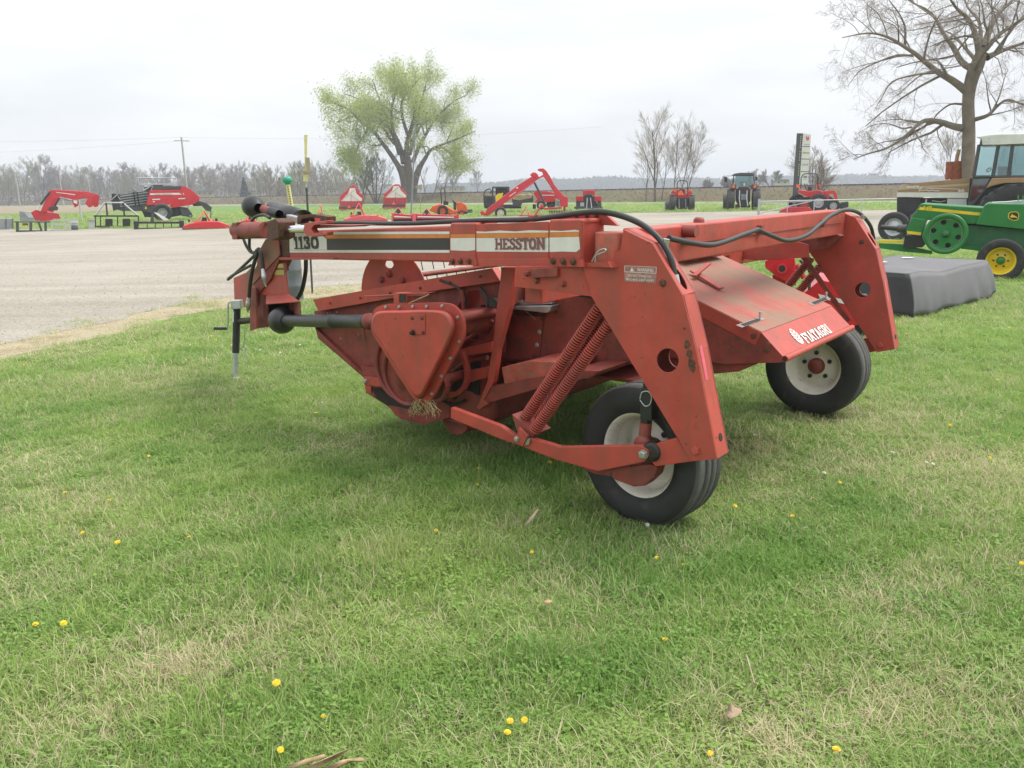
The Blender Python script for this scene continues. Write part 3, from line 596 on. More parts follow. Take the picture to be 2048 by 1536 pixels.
# ---- upper arms forward of the legs, near and far
for sh in (0, LFAR - .02):
    mb = MB(); prism_h(mb, [ML(x, y, LN + .015) + LV * sh for x, y in [(1030, 533), (1164, 533), (1190, 596), (1180, 593), (1105, 582), (1028, 574)]], [], LV * .09)
    ua = fix(mb.build('upper_arm', 'red' if not sh else 'redoldshade', mow, .003))
    if not sh:
        mb = MB(); mb.prism([ML(x, y, LN - .01) for x, y in [(1058, 538), (1114, 536), (1114, 553), (1066, 556)]], LV * .024); mb.build('stop_block', 'redoldshade', ua, .002)
        mb = MB(); bolts(mb, [ML(1055, 547, LN - .002), ML(1074, 561, LN + .014), ML(1127, 567, LN + .014)], -LV, .013, .02); mb.build('arm_bolts', 'redoldshade', ua)
# ---- cross beam
ZB0, ZB1 = 1.335, 1.500
mb = MB(); c0, c1 = pm(.05, LN + LW, ZB0), pm(.05, LFAR + LN, ZB0)
mb.prism([pm(.05, LN + LW + .001, ZB0), pm(.21, LN + LW + .001, ZB0), pm(.21, LN + LW + .001, ZB1 + .015), pm(.05, LN + LW + .001, ZB1 + .015)], LV * (LFAR - LW - .002) )
xb = mb.build('cross_beam', 'red', mow, .008)
mb = MB(); mb.bar(pm(.046, LN + LW + .3, 1.422), pm(.046, LFAR + LN - .1, 1.422), .006, .004); mb.build('weld_seam', 'redoldshade', xb)
a = MF(1368, 462, .05); mb = MB(); mb.cyl(a - FV * .07 , a + FV * .02, .032, 12); mb.build('pipe_stub', 'redoldshade', xb)
for px, py in [(1516, 459), (1642, 447)]:
    a = MF(px, py, .05); mb = MB(); mb.box(a - FV * .012, FV * .018, LV * .02, ZV * .025); mb.build('hose_clip', 'redoldshade', xb)
mb = MB(); a = MF(1398, 438, .13); a.z = ZB1 + .03; mb.lathe(a, ZV, [(.03, -.02), (.03, .0), (.02, .012), (0, .012)], 8); mb.build('bolt', 'redoldshade', xb)
def hose(name, pts, r, par=None, m='hose', k=8): mb = MB(); mb.tube(spline(pts, k), r, 8); return mb.build(name, m, par or mow)
hose('hydraulic_hose', [MF(x, y, -.02) for x, y in [(1338, 476), (1370, 483), (1415, 490), (1445, 485), (1485, 470), (1516, 459)]], .014)
hose('hydraulic_hose', [MF(x, y, -.02) for x, y in [(1516, 459), (1545, 472), (1575, 481), (1612, 471), (1642, 447)]], .014)
hose('hydraulic_hose', [MF(x, y, -.02) for x, y in [(1642, 447), (1662, 431), (1690, 420), (1718, 426), (1740, 450), (1748, 478)]] , .014)
a = MF(1748, 478, -.02); mb = MB(); mb.cyl(a, a - ZV * .08 + LV * .005, .016, 10); mb.build('hose_fitting', 'zinc', mow)

# ---- tongue: beam swung away from the machine's own line
TA = R(127.7); TV = Vector((math.cos(TA), math.sin(TA), 0)); TN = Vector((-math.sin(TA), math.cos(TA), 0))   # TN away? make it face the camera
if TN.dot(CAMO - WA) < 0: TN = -TN
TP0 = ML(1165, 487, LN)
def TP(px, py, off=0.): return onplane(px, py, TP0 + TN * off, TN)
def tquad(mb, pxs, off): mb.add([TP(x, y, off) for x, y in pxs], [tuple(range(len(pxs)))])
def tprism(name, pxs, off, th, m='red', par=None, bevel=.003):
    mb = MB(); prism_h(mb, [TP(x, y, off) for x, y in pxs], [], -TN * th); return fix(mb.build(name, m, par or mow, bevel))
BW = .14
tb = tprism('tongue_beam', [(574, 463), (1120, 444), (1120, 529), (574, 518)], 0, BW, 'red', None, .012)
# open rear end of the tube
for pxs, o_, th in [([(1121, 444), (1166, 441), (1166, 446), (1121, 449)], 0, BW), ([(1121, 524), (1166, 526), (1166, 531), (1121, 529)], 0, BW), ([(1121, 449), (1166, 446), (1166, 526), (1121, 524)], 0, .012), ([(1121, 449), (1166, 446), (1166, 526), (1121, 524)], -BW + .012, .012)]:
    tprism('tube_end', pxs, o_, th, 'red', tb, .002)
tprism('inner_tab', [(1140, 462), (1160, 460), (1160, 522), (1140, 521)], -.02, .075, 'red', tb)
def collar(x0, x1, yt0, yt1, yb0, yb1, bolt):
    c = tprism('beam_collar', [(x0, yt0), (x1, yt1), (x1, yb1), (x0, yb0)], .009, BW + .018, 'red', tb, .010)
    tprism('collar_flange', [(x0, yb0 - 11), (x1, yb1 - 11), (x1 + 3, yb1 + 3), (x0 - 4, yb0 + 3)], .030, .02, 'red', c, .002)
    mb = MB(); bolts(mb, [TP(x, y, .031) for x, y in bolt], TN, .014, .014); mb.build('collar_bolts', 'rust', c)
collar(900, 951, 446, 445.5, 528, 528, [(906, 523), (922, 522.5), (939, 522)])
collar(1098, 1162, 439, 438, 530, 531, [(1107, 522), (1127, 522.5), (1147, 523)])
tprism('wear_plate', [(951.5, 518), (1097.5, 517), (1097.5, 533), (945, 533)], .022, .05, 'red', tb, .002)
tprism('beam_skin', [(952, 449), (1097, 443), (1097, 519), (953, 520)], .004, .006, 'red', tb, .002)
tprism('end_plate', [(555, 464), (578, 462), (578, 519), (558, 516)], .006, BW + .012, 'rust', tb, .004)
tprism('front_shoe', [(557, 515), (668, 516), (664, 519), (560, 520)], .03, BW + .06, 'red', tb, .003)
# decals along the beam
DK = [('decal_white', 'white', [(645, 463.8), (899, 463), (899, 468.2), (652, 469.2)], .002), ('decal_orange', 'orange', [(650, 470.2), (899, 468.8), (899, 476), (653, 477)], .002),
      ('decal_black', 'black', [(653.5, 477.8), (899, 476.6), (899, 499.4), (654.5, 499.6)], .002), ('decal_white', 'white', [(577, 500.3), (899, 500), (899, 505.5), (578, 505.2)], .002),
      ('decal_panel', 'white', [(575.5, 466), (638, 466), (652.8, 478), (653.8, 499.7), (577, 499.7)], .002),
      ('decal_orange', 'orange', [(952.5, 467), (1097, 465.5), (1097, 475), (952.5, 475.5)], .005), ('decal_white', 'white', [(952.5, 476), (1097, 475.6), (1097, 504), (953, 503)], .005),
      ('decal_white', 'white', [(953, 462.5), (970, 463.5), (1000, 461), (1030, 463), (1060, 460.5), (1097, 461.5), (1097, 465), (953, 466.5)], .005),
      ('decal_orange', 'orange', [(900.8, 468.6), (950.5, 468), (950.5, 475), (900.8, 476)], .0095), ('decal_white', 'white', [(901, 476.4), (950.5, 475.6), (950.5, 500), (935, 502), (901, 500.5)], .0095),
      ('decal_orange', 'orange', [(1099, 465), (1158, 464), (1157, 473), (1099, 474.5)], .0095), ('decal_white', 'white', [(1099, 475), (1158, 473.5), (1160, 498), (1152, 504), (1125, 503), (1099, 504)], .0095),
      ('decal_white', 'white', [(1100, 461), (1125, 462), (1150, 459.5), (1158, 461), (1158, 463.5), (1100, 464.5)], .0095)]
for n_, m_, pxs, o_ in DK: mb = MB(); tquad(mb, pxs, o_); fix(mb.build(n_, m_, tb))
def tface(x0, y0, x1, y1): a, b, c = TP(x0, y1), TP(x1, y1), TP(x0, y0); return (b - a), (c - a)
dx, dy = tface(990.5, 476.5, 1091, 499); slab_text('HESSTON', TP(990.5, 499.3, .0058), dx.normalized(), ZV, dy.length, dx.length, 'maroon', tb, th=.23, serif=.17)
dx, dy = tface(589, 473, 640, 498); slab_text('1130', TP(588, 498.3, .0030), dx.normalized(), ZV, dy.length * .98, dx.length, 'ink', tb, th=.32, serif=.19)
# seam strap round the beam and scratches are left to the paint; rear pivot
pc = TP(1226, 490, -.10); mb = MB(); mb.lathe(Vector((pc.x, pc.y, 0)), ZV, [(.0, 1.335), (.085, 1.335), (.085, 1.50), (.0, 1.50)], 28); mb.build('pivot_housing', 'redpeel', mow, .006)
mb = MB(); tp_z = 1.565
a = [TP(1067, 435, -.01), TP(1150, 433, -.01)]
tprism('pivot_strap', [(1166, 527), (1216, 523), (1222, 536), (1166, 534)], .0, .12, 'red', mow)
tprism('pivot_plate', [(1060, 431.5), (1150, 430), (1206, 424), (1236, 452), (1200, 450), (1166, 437), (1060, 440)], -BW + .02, .02, 'red', mow)
for x in (1153, 1174, 1193):
    a = TP(x, 431, -BW + .022); mb = MB(); mb.box(a, TV * .010, TN * .004, ZV * .010); mb.build('slot', 'dark', mow)  # dark block standing for the shade in a slot
tprism('hose_bracket', [(1056, 432), (1072, 430), (1066, 444), (1052, 444)], -.04, .02, 'red', tb)
mb = MB(); mb.tube(spline([TP(x, y, .04) for x, y in [(1184, 523), (1192, 508), (1200, 500), (1210, 498), (1211, 503), (1200, 507), (1192, 512), (1190, 524)]]), .003, 6); mb.build('hitch_pin_clip', 'zinc', mow)
hose('hydraulic_hose', [TP(x, y, -.05) for x, y in [(652, 446), (700, 445.5), (760, 447), (830, 446.5), (900, 443), (980, 440.5), (1055, 439), (1110, 433), (1160, 426)]] + [ML(x, y, LN + .05) for x, y in [(1205, 424), (1250, 434), (1290, 453), (1322, 482), (1342, 518), (1350, 552)]], .0145)
a = ML(1350, 550, LN + .05); b = ML(1355, 574, LN + .05); mb = MB(); mb.cyl(a, b, .017, 10); mb.cyl(b, b + (b - a) * .5, .010, 8); mb.build('hose_fitting', 'zinc', mow)
# ---- swing cylinder beside the tongue
CO = .16
cy = lambda x, y: TP(x, y, CO)
mb = MB(); mb.tube([cy(474, 461), cy(533, 460)], .068, 20); sc_ = mb.build('swing_cylinder', 'redoldshade', mow)
tprism('cylinder_end', [(463, 447), (474, 444), (474, 479), (464, 479)], CO + .06, .13, 'redoldshade', sc_, .006)
tprism('cylinder_head', [(532, 443), (549, 437), (557, 444), (557, 476), (546, 481), (533, 478)], CO + .07, .14, 'rust', sc_, .01)
mb = MB(); mb.tube([cy(550, 459.5), cy(615, 457)], .028, 16); mb.build('piston_rod', 'chrome', sc_)
for dy_ in (-13.5, 14.5):
    mb = MB(); mb.tube([cy(466, 461 + dy_), cy(540, 460 + dy_)], .010, 8); mb.build('tie_rod', 'rust', sc_)
tprism('clevis', [(609, 447), (622, 444), (654, 441), (654, 447), (628, 450), (622, 458), (626, 466), (654, 464), (654, 470), (625, 474), (611, 471), (606, 460)], CO + .04, .05, 'red', sc_, .004)
tprism('clevis_strap', [(625, 450), (722, 450), (700, 454), (625, 457)], CO - .0, .12, 'redoldshade', tb, .003)
# ---- PTO driveline lying on top of the tongue
q = lambda x, y: TP(x, y, -.07)
ax0, ax1 = q(505, 412), q(590, 438); adir = (ax1 - ax0).normalized()
mb = MB(); mb.lathe(q(500, 411), adir, [(.0, .0), (.072, .002), (.094, .04), (.099, .09), (.088, .14), (.055, .185), (.042, .20)], 28); gd = mb.build('drive_shield', 'plastic', mow)
mb = MB(); mb.tube([q(527, 418), q(543, 424)], .036, 16); mb.build('shaft_neck', 'redoldshade', gd)
mb = MB(); pr = []
for i in range(15): pr.append((.040 if i % 2 else .036, i * .0135))
mb.lathe(q(541, 423), adir, pr, 20); mb.build('bellows', 'plastic', gd)
mb = MB(); mb.bar(q(578, 435), q(602, 441), .05, .05); mb.build('yoke', 'steel', gd, .006)
for pxs in ([(594, 432), (622, 428), (644, 431), (640, 437), (622, 435), (604, 438), (600, 447), (594, 449)], [(600, 447), (622, 445), (640, 441), (644, 452), (622, 454), (602, 453)], [(640, 430), (655, 433), (655, 452), (640, 452)]):
    tprism('universal_joint', pxs, -.03, .07, 'rust', gd, .005)
mb = MB()
hs0, hs1 = TP(549, 428, -.24), TP(606, 446, -.24); hd_ = (hs1 - hs0).normalized(); sdv = TN; upv = hd_.cross(sdv).normalized(); upv = -upv if upv.z < 0 else upv
N_ = 14; rad = .105
for e in range(2):
    for i in range(N_ + 1):
        th = math.pi * i / N_; d_ = sdv * math.cos(th) * rad + upv * math.sin(th) * rad
        mb.v.append((hs0 if e == 0 else hs1) + d_)
for i in range(N_): mb.f.append((i, i + 1, N_ + 2 + i, N_ + 1 + i)); mb.sm.append(True)
hsd = mb.build('half_shield', 'plastic', mow); sm = hsd.modifiers.new('t', 'SOLIDIFY'); sm.thickness = .008
hose('hydraulic_hose', [TP(x, y, .02) for x, y in [(540, 436), (528, 430), (512, 433), (502, 443)]], .014)
# ---- hitch end of the tongue
tprism('gooseneck_plate', [(531, 478), (556, 480), (559, 510), (508, 566), (500, 574), (500, 556), (513, 531), (516, 505)], .03, .012, 'reddustylit', mow)  # light on this plate is put into its paler red
tprism('gooseneck_side', [(531, 482), (562, 482), (562, 517), (538, 560), (512, 592), (500, 592), (502, 560), (513, 531), (517, 505)], -.10, .012, 'redoldshade', mow)
tprism('gooseneck_bottom', [(540, 528), (562, 512), (540, 560), (512, 592), (508, 566)], .02, .12, 'redoldshade', mow)  # underside shade is put into the darker red
tprism('drawbar_plate', [(467, 556), (489, 546), (492, 615), (469, 610)], -.16, .012, 'red', mow)
tprism('drawbar_plate', [(489, 548), (505, 532), (512, 560), (510, 612), (492, 615)], -.02, .012, 'reddustylit', mow)
tprism('hitch_mast', [(499, 574), (512, 576), (513, 657), (500, 662)], .05, .014, 'redoldshade', mow)
tprism('hitch_mast', [(511, 590), (535, 590), (538, 608), (536, 654), (513, 657)], -.06, .012, 'redoldshade', mow)
tprism('hitch_bracket', [(510, 574), (533, 570), (533, 590), (511, 590)], .0, .05, 'red', mow)
bk = tprism('shield_back', [(535, 541), (570, 541), (577, 589), (533, 592)], .0, .012, 'red', mow)
tprism('shield_roof', [(536, 530), (571, 526), (574, 541), (535, 541)], .004, .02, 'redoldshade', bk)
M['yelgreen'] = mat('weathered_yellow_decal', (.40, .37, .09), .6, var=.25, vscale=30, dirt=(.5, .47, .4), damt=.2, dscale=20)
for pxs in ([(543, 530), (565, 527), (568, 535), (541, 537)], [(547, 540), (568, 540), (569, 550), (548, 550)]):
    mb = MB(); tquad(mb, pxs, .006); fix(mb.build('yellow_decal', 'yelgreen', bk))
# hood over the driveline joint
h0, h1, h2, h3 = TP(533, 591, .0), TP(577, 588.5, .0), TP(600, 604, .20), TP(533, 609, .20)
mb = MB(); mb.add([h0, h1, h2, h3], [(0, 1, 2, 3)]); hd1 = fix(mb.build('joint_hood', 'red', mow)); md = hd1.modifiers.new('t', 'SOLIDIFY'); md.thickness = .006
mb = MB(); mb.add([h1, h2, TP(601, 640, .20), TP(579, 640, .0)], [(0, 1, 2, 3)]); mb.add([h0, h3, TP(536, 655, .20), TP(536, 640, .0)], [(0, 1, 2, 3)])
o_ = fix(mb.build('joint_hood_side', 'redoldshade', hd1)); md = o_.modifiers.new('t', 'SOLIDIFY'); md.thickness = .006
mb = MB(); mb.add([TP(536, 592, -.004), TP(577, 590, -.004), TP(580, 648, -.004), TP(538, 652, -.004)], [(0, 1, 2, 3)]); mb.build('hood_back', 'dark', hd1)  # near-black sheet standing for the shaded inside of the hood
# drive shaft from the hitch to the belt drive
LS = LN - .02                               # plane of the belt shield face
s0 = TP(566, 641, .16); s1 = ML(744, 643, LS + .10); sd_ = (s1 - s0).normalized()
mb = MB(); mb.lathe(s0 - sd_ * .10, sd_, [(.0, -.02), (.085, -.01), (.103, .03), (.108, .06), (.102, .10), (.104, .105), (.090, .15), (.060, .19), (.052, .20)], 30); cn = mb.build('shaft_cone', 'plastic', mow)
ln = (s1 - s0).length
mb = MB(); mb.lathe(s0, sd_, [(.047, .08), (.047, ln * .62), (.050, ln * .625), (.050, ln * .645), (.044, ln * .65), (.044, ln - .11), (.048, ln - .10), (.048, ln - .05), (.03, ln - .05)], 24); mb.build('drive_shaft', 'plastic', cn)
mb = MB(); mb.lathe(s1 - sd_ * .06, sd_, [(.035, 0), (.052, .01), (.052, .05), (.03, .06), (.03, .12)], 16); mb.build('shaft_coupling', 'redoldshade', cn)
hose('shaft_chain', [ML(x, y, LS + .08) for x, y in [(727, 655), (729, 668), (732, 684)]], .005, cn, 'rust')
# jack
jp = TP(472, 690, -.05); jx, jy = jp.x, jp.y
gz = G(471, 757); jx, jy = gz.x, gz.y; jY = gz.y
jt = lambda x, y: W(x, y, jY)
jdir = (Vector((jx, jy, 1.0)) - Vector((jx, jy, 0)))
zt = jt(474, 608).z; zb = jt(472, 705).z
# the jack stands a little off plumb, as photographed
jb, jm, ju = Vector((jx, jy, .0)), jt(471.5, 705), jt(474, 617)
mb = MB(); mb.tube([jb + ZV * .015, jm.lerp(ju, .3)], .027, 16); mb.lathe(jb, ZV, [(.0, 0), (.05, 0), (.05, .015), (.0, .016)], 16); jk = mb.build('jack', 'zinc', mow)
mb = MB(); mb.tube([jm, ju], .034, 18); mb.build('jack_tube', 'plastic', jk)
mb = MB(); mb.box(jt(474, 608.5), Vector((.048, 0, 0)), Vector((0, .04, 0)), ZV * .04); mb.build('jack_head', 'zinc', jk, .006)
mb = MB(); mb.tube(spline([jt(465, 604), jt(458, 605), jt(456, 612), jt(455.5, 640), jt(454.5, 654), jt(450, 657)]), .008, 8); mb.build('jack_crank', 'zinc', jk)
mb = MB(); mb.tube([jt(454, 657), jt(428, 657)], .014, 10); mb.build('crank_grip', 'plastic', jk)
mb = MB(); mb.tube([jt(478, 643), TP(505, 640, .02)], .030, 12); mb.build('jack_mount', 'grease', jk)
mb = MB(); mb.add([jt(467.2, 622) - Vector((0, .037, 0)), jt(470.5, 622) - Vector((0, .037, 0)), jt(470, 643) - Vector((0, .037, 0)), jt(466.7, 643) - Vector((0, .037, 0))], [(0, 1, 2, 3)]); mb.build('jack_sticker', 'white', jk)
# hoses hanging at the hitch
for pts, r_ in [([(487, 478), (494, 494), (503, 505), (515, 503)], .013), ([(499, 477), (499, 494), (504, 505), (512, 507)], .013), ([(514, 506), (490, 529), (466, 551), (456, 559), (462, 553), (482, 541), (502, 531)], .013), ([(516, 503), (506, 535), (500, 568), (498, 594)], .017), ([(513, 502), (519, 499), (523, 515), (526, 537)], .017), ([(612, 519), (611, 545), (604, 580), (592, 602)], .018)]:
    hose('hydraulic_hose', [TP(x, y, .10 if x < 560 else -.2) for x, y in pts], r_)
for a, b in [((498, 594), (495, 626)), ((526, 537), (532, 572))]:
    A_, B_ = TP(*a, .10), TP(*b, .10); mb = MB(); mb.lathe(A_, B_ - A_, [(.014, 0), (.020, .02), (.020, .045), (.024, .05), (.024, .09), (.017, .095), (.017, .13), (.009, .135), (.009, .155)], 12); mb.build('hose_coupling', 'zinc', mow)
mb = MB(); mb.tube([TP(490, 652, .06), TP(488, 690, .06)], .004, 6); mb.tube(spline([TP(x, y, .06) for x, y in [(488, 690), (485, 696), (489, 700), (493, 695), (490, 691)]]), .005, 6); mb.tube([TP(490, 699, .06), TP(493, 724, .06)], .007, 8); mb.build('chained_pin', 'zinc', mow)

# ---- header: end sheet, top rail, cross parts
HE = .12
es = plate('end_sheet', [(628, 622), (640, 620), (860, 582), (1001, 562), (988, 700), (960, 806), (899, 836), (846, 846), (790, 831), (781, 816), (731, 785), (728, 753), (636, 676)], HE, .012, 'redoldshade', holes=[(952, 630, 38, 50)])
plate('end_rail', [(625, 599), (984, 536), (1001, 563), (860, 583), (637, 623)], HE - .05, .06, 'red', es)
plate('end_lip', [(630, 655), (637, 662), (728, 748), (728, 756), (636, 677)], HE - .03, .04, 'redoldshade', es, .002)
mb = MB(); mb.add(circ(655, 626, .9, .9, lambda x, y: ML(x, y, HE - .001), 8), [tuple(range(8))]); mb.add(circ(660, 626, .8, .8, lambda x, y: ML(x, y, HE - .001), 8), [tuple(range(8))]); mb.add(circ(673, 624, .8, 1.2, lambda x, y: ML(x, y, HE - .001), 8), [tuple(range(8))]); mb.add(circ(681, 677, .7, 1.2, lambda x, y: ML(x, y, HE - .001), 8), [tuple(range(8))]); mb.build('rivets', 'white', es)
plate('skid_plate', [(899, 803), (899, 836), (846, 849), (800, 838), (775, 812), (783, 812), (850, 826)], HE - .02, .05, 'redoldshade', es)
plate('sickle_bracket', [(721, 731), (766, 738), (777, 754), (728, 754)], HE - .08, .10, 'redoldshade', es)
plate('lower_bar', [(727, 753), (770, 758), (806, 766), (808, 778), (770, 774), (728, 770)], HE - .10, .03, 'red', es)
plate('lower_bar_end', [(730, 771), (742, 773), (742, 787), (731, 784)], HE - .10, .02, 'red', es)
mb = MB(); bolts(mb, [ML(732, 762, HE - .10), ML(768, 768, HE - .10)], -LV, .013, .014); mb.build('bar_bolts', 'steel', es)
# belt pulley rims behind the shield
for cx_, cy_, r_, l_ in [(812, 748, .20, -.16), (800, 735, .22, -.10), (868, 770, .11, -.15)]:
    c_ = ML(cx_, cy_, l_); mb = MB(); mb.lathe(c_, LV, [(r_, -.015), (r_, .03), (r_ - .02, .03), (r_ - .022, .008), (r_ - .022, -.002), (r_ - .02, -.015), (r_, -.015)], 40); mb.lathe(c_, LV, [(r_ - .02, .005), (.05, .005), (.04, -.02), (0, -.02)], 30); mb.build('belt_pulley', 'redoldshade', es)
plate('side_bar', [(918, 699), (983, 684), (982, 704), (920, 713)], HE - .08, .05, 'red', es)
plate('side_bar', [(936, 741), (977, 734), (974, 755), (936, 766)], HE - .07, .04, 'red', es)
mb = MB(); pts = spline([ML(x, y, HE - .11) for x, y in [(924, 704), (929, 716), (934, 735), (935, 757), (928, 776), (912, 788), (890, 790), (872, 787)]], 6)
for a, b in zip(pts[:-1], pts[1:]): mb.bar(a, b + (b - a) * .15, .03, .035, up=LV)
mb.build('belt_guard', 'red', es, .003)
c_ = ML(939, 655, HE + .10); mb = MB(); mb.lathe(c_, -LV, [(.095, 0), (.095, .02), (.07, .025), (.06, .05), (.06, .10), (.045, .11), (.045, .14), (0, .14)], 24); gh = mb.build('gearbox_hub', 'redoldshade', es, .003)
mb = MB(); bolts(mb, [ML(939 + 22 * math.cos(t), 655 + 26 * math.sin(t), HE + .08) for t in (0, 1.05, 2.1, 3.14, 4.2, 5.2)], -LV, .010, .012); mb.build('hub_bolts', 'rust', gh)
plate('gearbox_plate', [(890, 560), (1010, 560), (1010, 705), (890, 705)], HE + .10, .01, 'redoldshade', es)
mb = MB(); mb.tube([ML(985, 606, HE - .10), ML(992, 600, HE + .02)], .026, 14); mb.build('hose_end', 'grease', es)
mb = MB(); mb.tube(spline([ML(x, y, HE - .05) for x, y in [(924, 580), (927, 605), (929, 635)]]), .016, 8); mb.build('lever', 'redoldshade', es)
for i_, (pts, r_, l_) in enumerate([([(915, 690), (950, 668), (985, 640)], .012, HE - .02), ([(880, 560), (915, 575), (930, 600), (925, 640)], .009, HE - .05), ([(905, 745), (940, 720), (975, 715)], .016, HE - .03), ([(890, 800), (905, 770), (925, 750)], .012, HE - .06), ([(860, 812), (880, 800), (905, 810), (930, 800)], .010, HE - .05), ([(960, 575), (975, 600), (970, 640)], .010, HE - .04)]):
    hose('linkage_rod', [ML(x, y, l_) for x, y in pts], r_, es, ('redoldshade', 'hose', 'redoldshade', 'rust', 'grease', 'hose')[i_], 5)
plate('drive_gap_shade', [(905, 735), (960, 722), (958, 790), (905, 800)], HE - .015, .012, 'dark', es)  # near-black plate standing for a shaded gap in the mechanism
plate('drive_gap_shade', [(742, 775), (830, 788), (850, 820), (800, 828), (752, 796)], HE - .012, .010, 'dark', es)  # second dark plate, shade between the lower drive parts
mb = MB(); bolts(mb, [ML(x, y, HE - .055) for x, y in [(660, 606), (720, 596), (780, 586), (840, 576), (900, 565), (960, 553)]], -LV, .007, .006); mb.build('rail_bolts', 'rust', es)
# upright post and conditioner side panels
plate('upright_post', [(1003, 534), (1031, 534), (1025, 560), (1018, 616), (995, 699), (986, 765), (962, 811), (954, 815), (974, 763), (986, 687), (991, 633), (1000, 560)], HE - .11, .05, 'red')
plate('post_foot', [(953, 812), (968, 800), (975, 808), (957, 820)], HE - .115, .10, 'red', None, .002)
CP = .34
plate('side_panel', [(1008, 631), (1093, 631), (1093, 592), (1300, 600), (1300, 729), (1096, 728), (1000, 717)], CP, .012, 'redoldshade')
plate('side_panel', [(1008, 632), (1087, 632), (1078, 719), (1000, 716)], CP - .012, .010, 'redoldshade')
mb = MB(); bolts(mb, [ML(x, y, CP - .013) for x, y in [(1010, 641), (1005, 676), (1000, 708), (1085, 637), (1069, 713)]], -LV, .011, .008); mb.build('panel_bolts', 'rust', mow)
mb = MB(); bolts(mb, [ML(x, y, CP - .013) for x, y in [(1079, 664), (1074, 690)]], -LV, .012, .006); mb.build('panel_rivets', 'zinc', mow)
for pxs, l_ in (([(1020, 601), (1104, 600), (1103, 608), (1020, 611)], .30), ([(1020, 613), (1103, 612), (1100, 622), (1092, 626), (1018, 617)], .26)):
    plate('galvanised_guard', pxs, l_, .5, 'zinc', None, .002)
for x in (1028, 1049, 1066):
    mb = MB(); mb.tube([ML(x, 590, .30), ML(x - 1, 603, .29)], .004, 6); mb.build('tine', 'grease', mow)
for i, (a, b) in enumerate([((1044, 616), (1073, 640)), ((1010, 630), (1022, 622)), ((1030, 598), (1060, 618)), ((1096, 585), (1102, 600))]):
    mb = MB(); mb.tube([ML(*a, CP - .05), ML(*b, CP - .05)], .0022, 5); mb.build('straw', 'straw', mow)
# belly under the conditioner
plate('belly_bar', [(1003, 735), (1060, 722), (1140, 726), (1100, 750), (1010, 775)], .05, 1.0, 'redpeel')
plate('belly_sheet', [(975, 775), (1150, 740), (1200, 742), (1180, 756), (1095, 772), (968, 808)], .02, 1.9, 'redoldshade')
mb = MB(); mb.tube([ML(880, 655, -.26), ML(880, 655, -.26) + LV * .5], .075, 18); mb.build('gearbox', 'redoldshade', mow)
for a_ in [(790, 630), (900, 640), (850, 770)]:
    mb = MB(); mb.tube([ML(*a_, LS + .09), ML(*a_, LS + .09) + LV * .40], .03, 10); mb.build('shield_strut', 'redoldshade', mow)
# belt shield: flange and raised front
def shield_loop(pts, l): return [ML(x, y, l) for x, y in pts]
def rnd(pts, radii, n=7):                   # rounded polygon in pixel space
    out = []; m = len(pts)
    for i in range(m):
        p = Vector(pts[i]); a = (Vector(pts[i - 1]) - p).normalized(); b = (Vector(pts[(i + 1) % m]) - p).normalized(); r_ = radii[i]
        for j in range(n + 1):
            t = j / n; out.append(tuple((p + a * r_) * (1 - t) ** 2 + p * 2 * t * (1 - t) + (p + b * r_) * t ** 2))
    return out
def closed(pts, k=4):
    P = [Vector((*p, 0)) for p in pts]; n = len(P); out = []
    for i in range(n):
        p0, p1, p2, p3 = P[i - 1], P[i], P[(i + 1) % n], P[(i + 2) % n]
        for j in range(k):
            t = j / k; q = .5 * ((2 * p1) + (p2 - p0) * t + (2 * p0 - 5 * p1 + 4 * p2 - p3) * t * t + (3 * p1 - p0 - 3 * p2 + p3) * t ** 3); out.append((q.x, q.y))
    return out
fl = closed([(741, 645), (748, 620), (768, 609), (800, 608), (885, 606), (912, 616), (926, 640), (927, 670), (920, 692), (895, 737), (870, 787), (856, 803), (840, 805), (826, 796), (800, 757), (760, 692), (744, 665)])
mb = MB(); prism_h(mb, shield_loop(fl, LS + .075), [], LV * .02); bs = fix(mb.build('belt_shield', 'red', mow, .003))
fc0 = [(744, 645), (749, 630), (763, 623), (800, 622), (868, 621), (893, 627), (904, 643), (905, 660), (898, 680), (876, 725), (856, 766), (846, 786), (837, 793), (828, 788), (815, 768), (790, 727), (760, 680), (747, 661)]
fc = closed(fc0); cx0 = sum(p[0] for p in fc0) / len(fc0); cy0 = sum(p[1] for p in fc0) / len(fc0)
n_ = len(fc); outer = shield_loop([(cx0 + (x - cx0) * 1.045 + 2, cy0 + (y - cy0) * 1.035 + 1) for x, y in fc], LS + .074); mid = shield_loop(fc, LS + .012); cen = sum((p for p in mid), Vector()) / n_
inn = [p.lerp(cen, .045) - LV * .010 for p in mid]
mb = MB(); mb.add(outer + mid, [(i, (i + 1) % n_, n_ + (i + 1) % n_, n_ + i) for i in range(n_)], True); mb.add(mid + inn, [(i, (i + 1) % n_, n_ + (i + 1) % n_, n_ + i) for i in range(n_)], True); mb.add(inn, [tuple(range(n_))])
fix(mb.build('shield_face', 'red', bs))
mb = MB(); bolts(mb, [ML(x, y, LS + .074) for x, y in [(772, 614), (799, 614), (826, 613.5), (854, 613), (885, 612), (916, 635), (919, 683), (901, 716), (883, 752), (864, 787), (842, 799)]], -LV, .009, .010); mb.build('shield_bolts', 'steel', bs)
LF_ = LS - .003
plate('access_plate', [(824, 629), (850, 629), (850, 669), (824, 669)], LF_ , .004, 'red', bs, .0008)
mb = MB(); bolts(mb, [ML(x, y, LF_) for x, y in [(824.5, 636), (844, 636), (846.5, 665)]], -LV, .009, .008); mb.build('plate_bolts', 'rust', bs)
mb = MB(); bolts(mb, [ML(826.5, 665, LF_)], -LV, .013, .02); mb.build('plate_bolt', 'grease', bs)
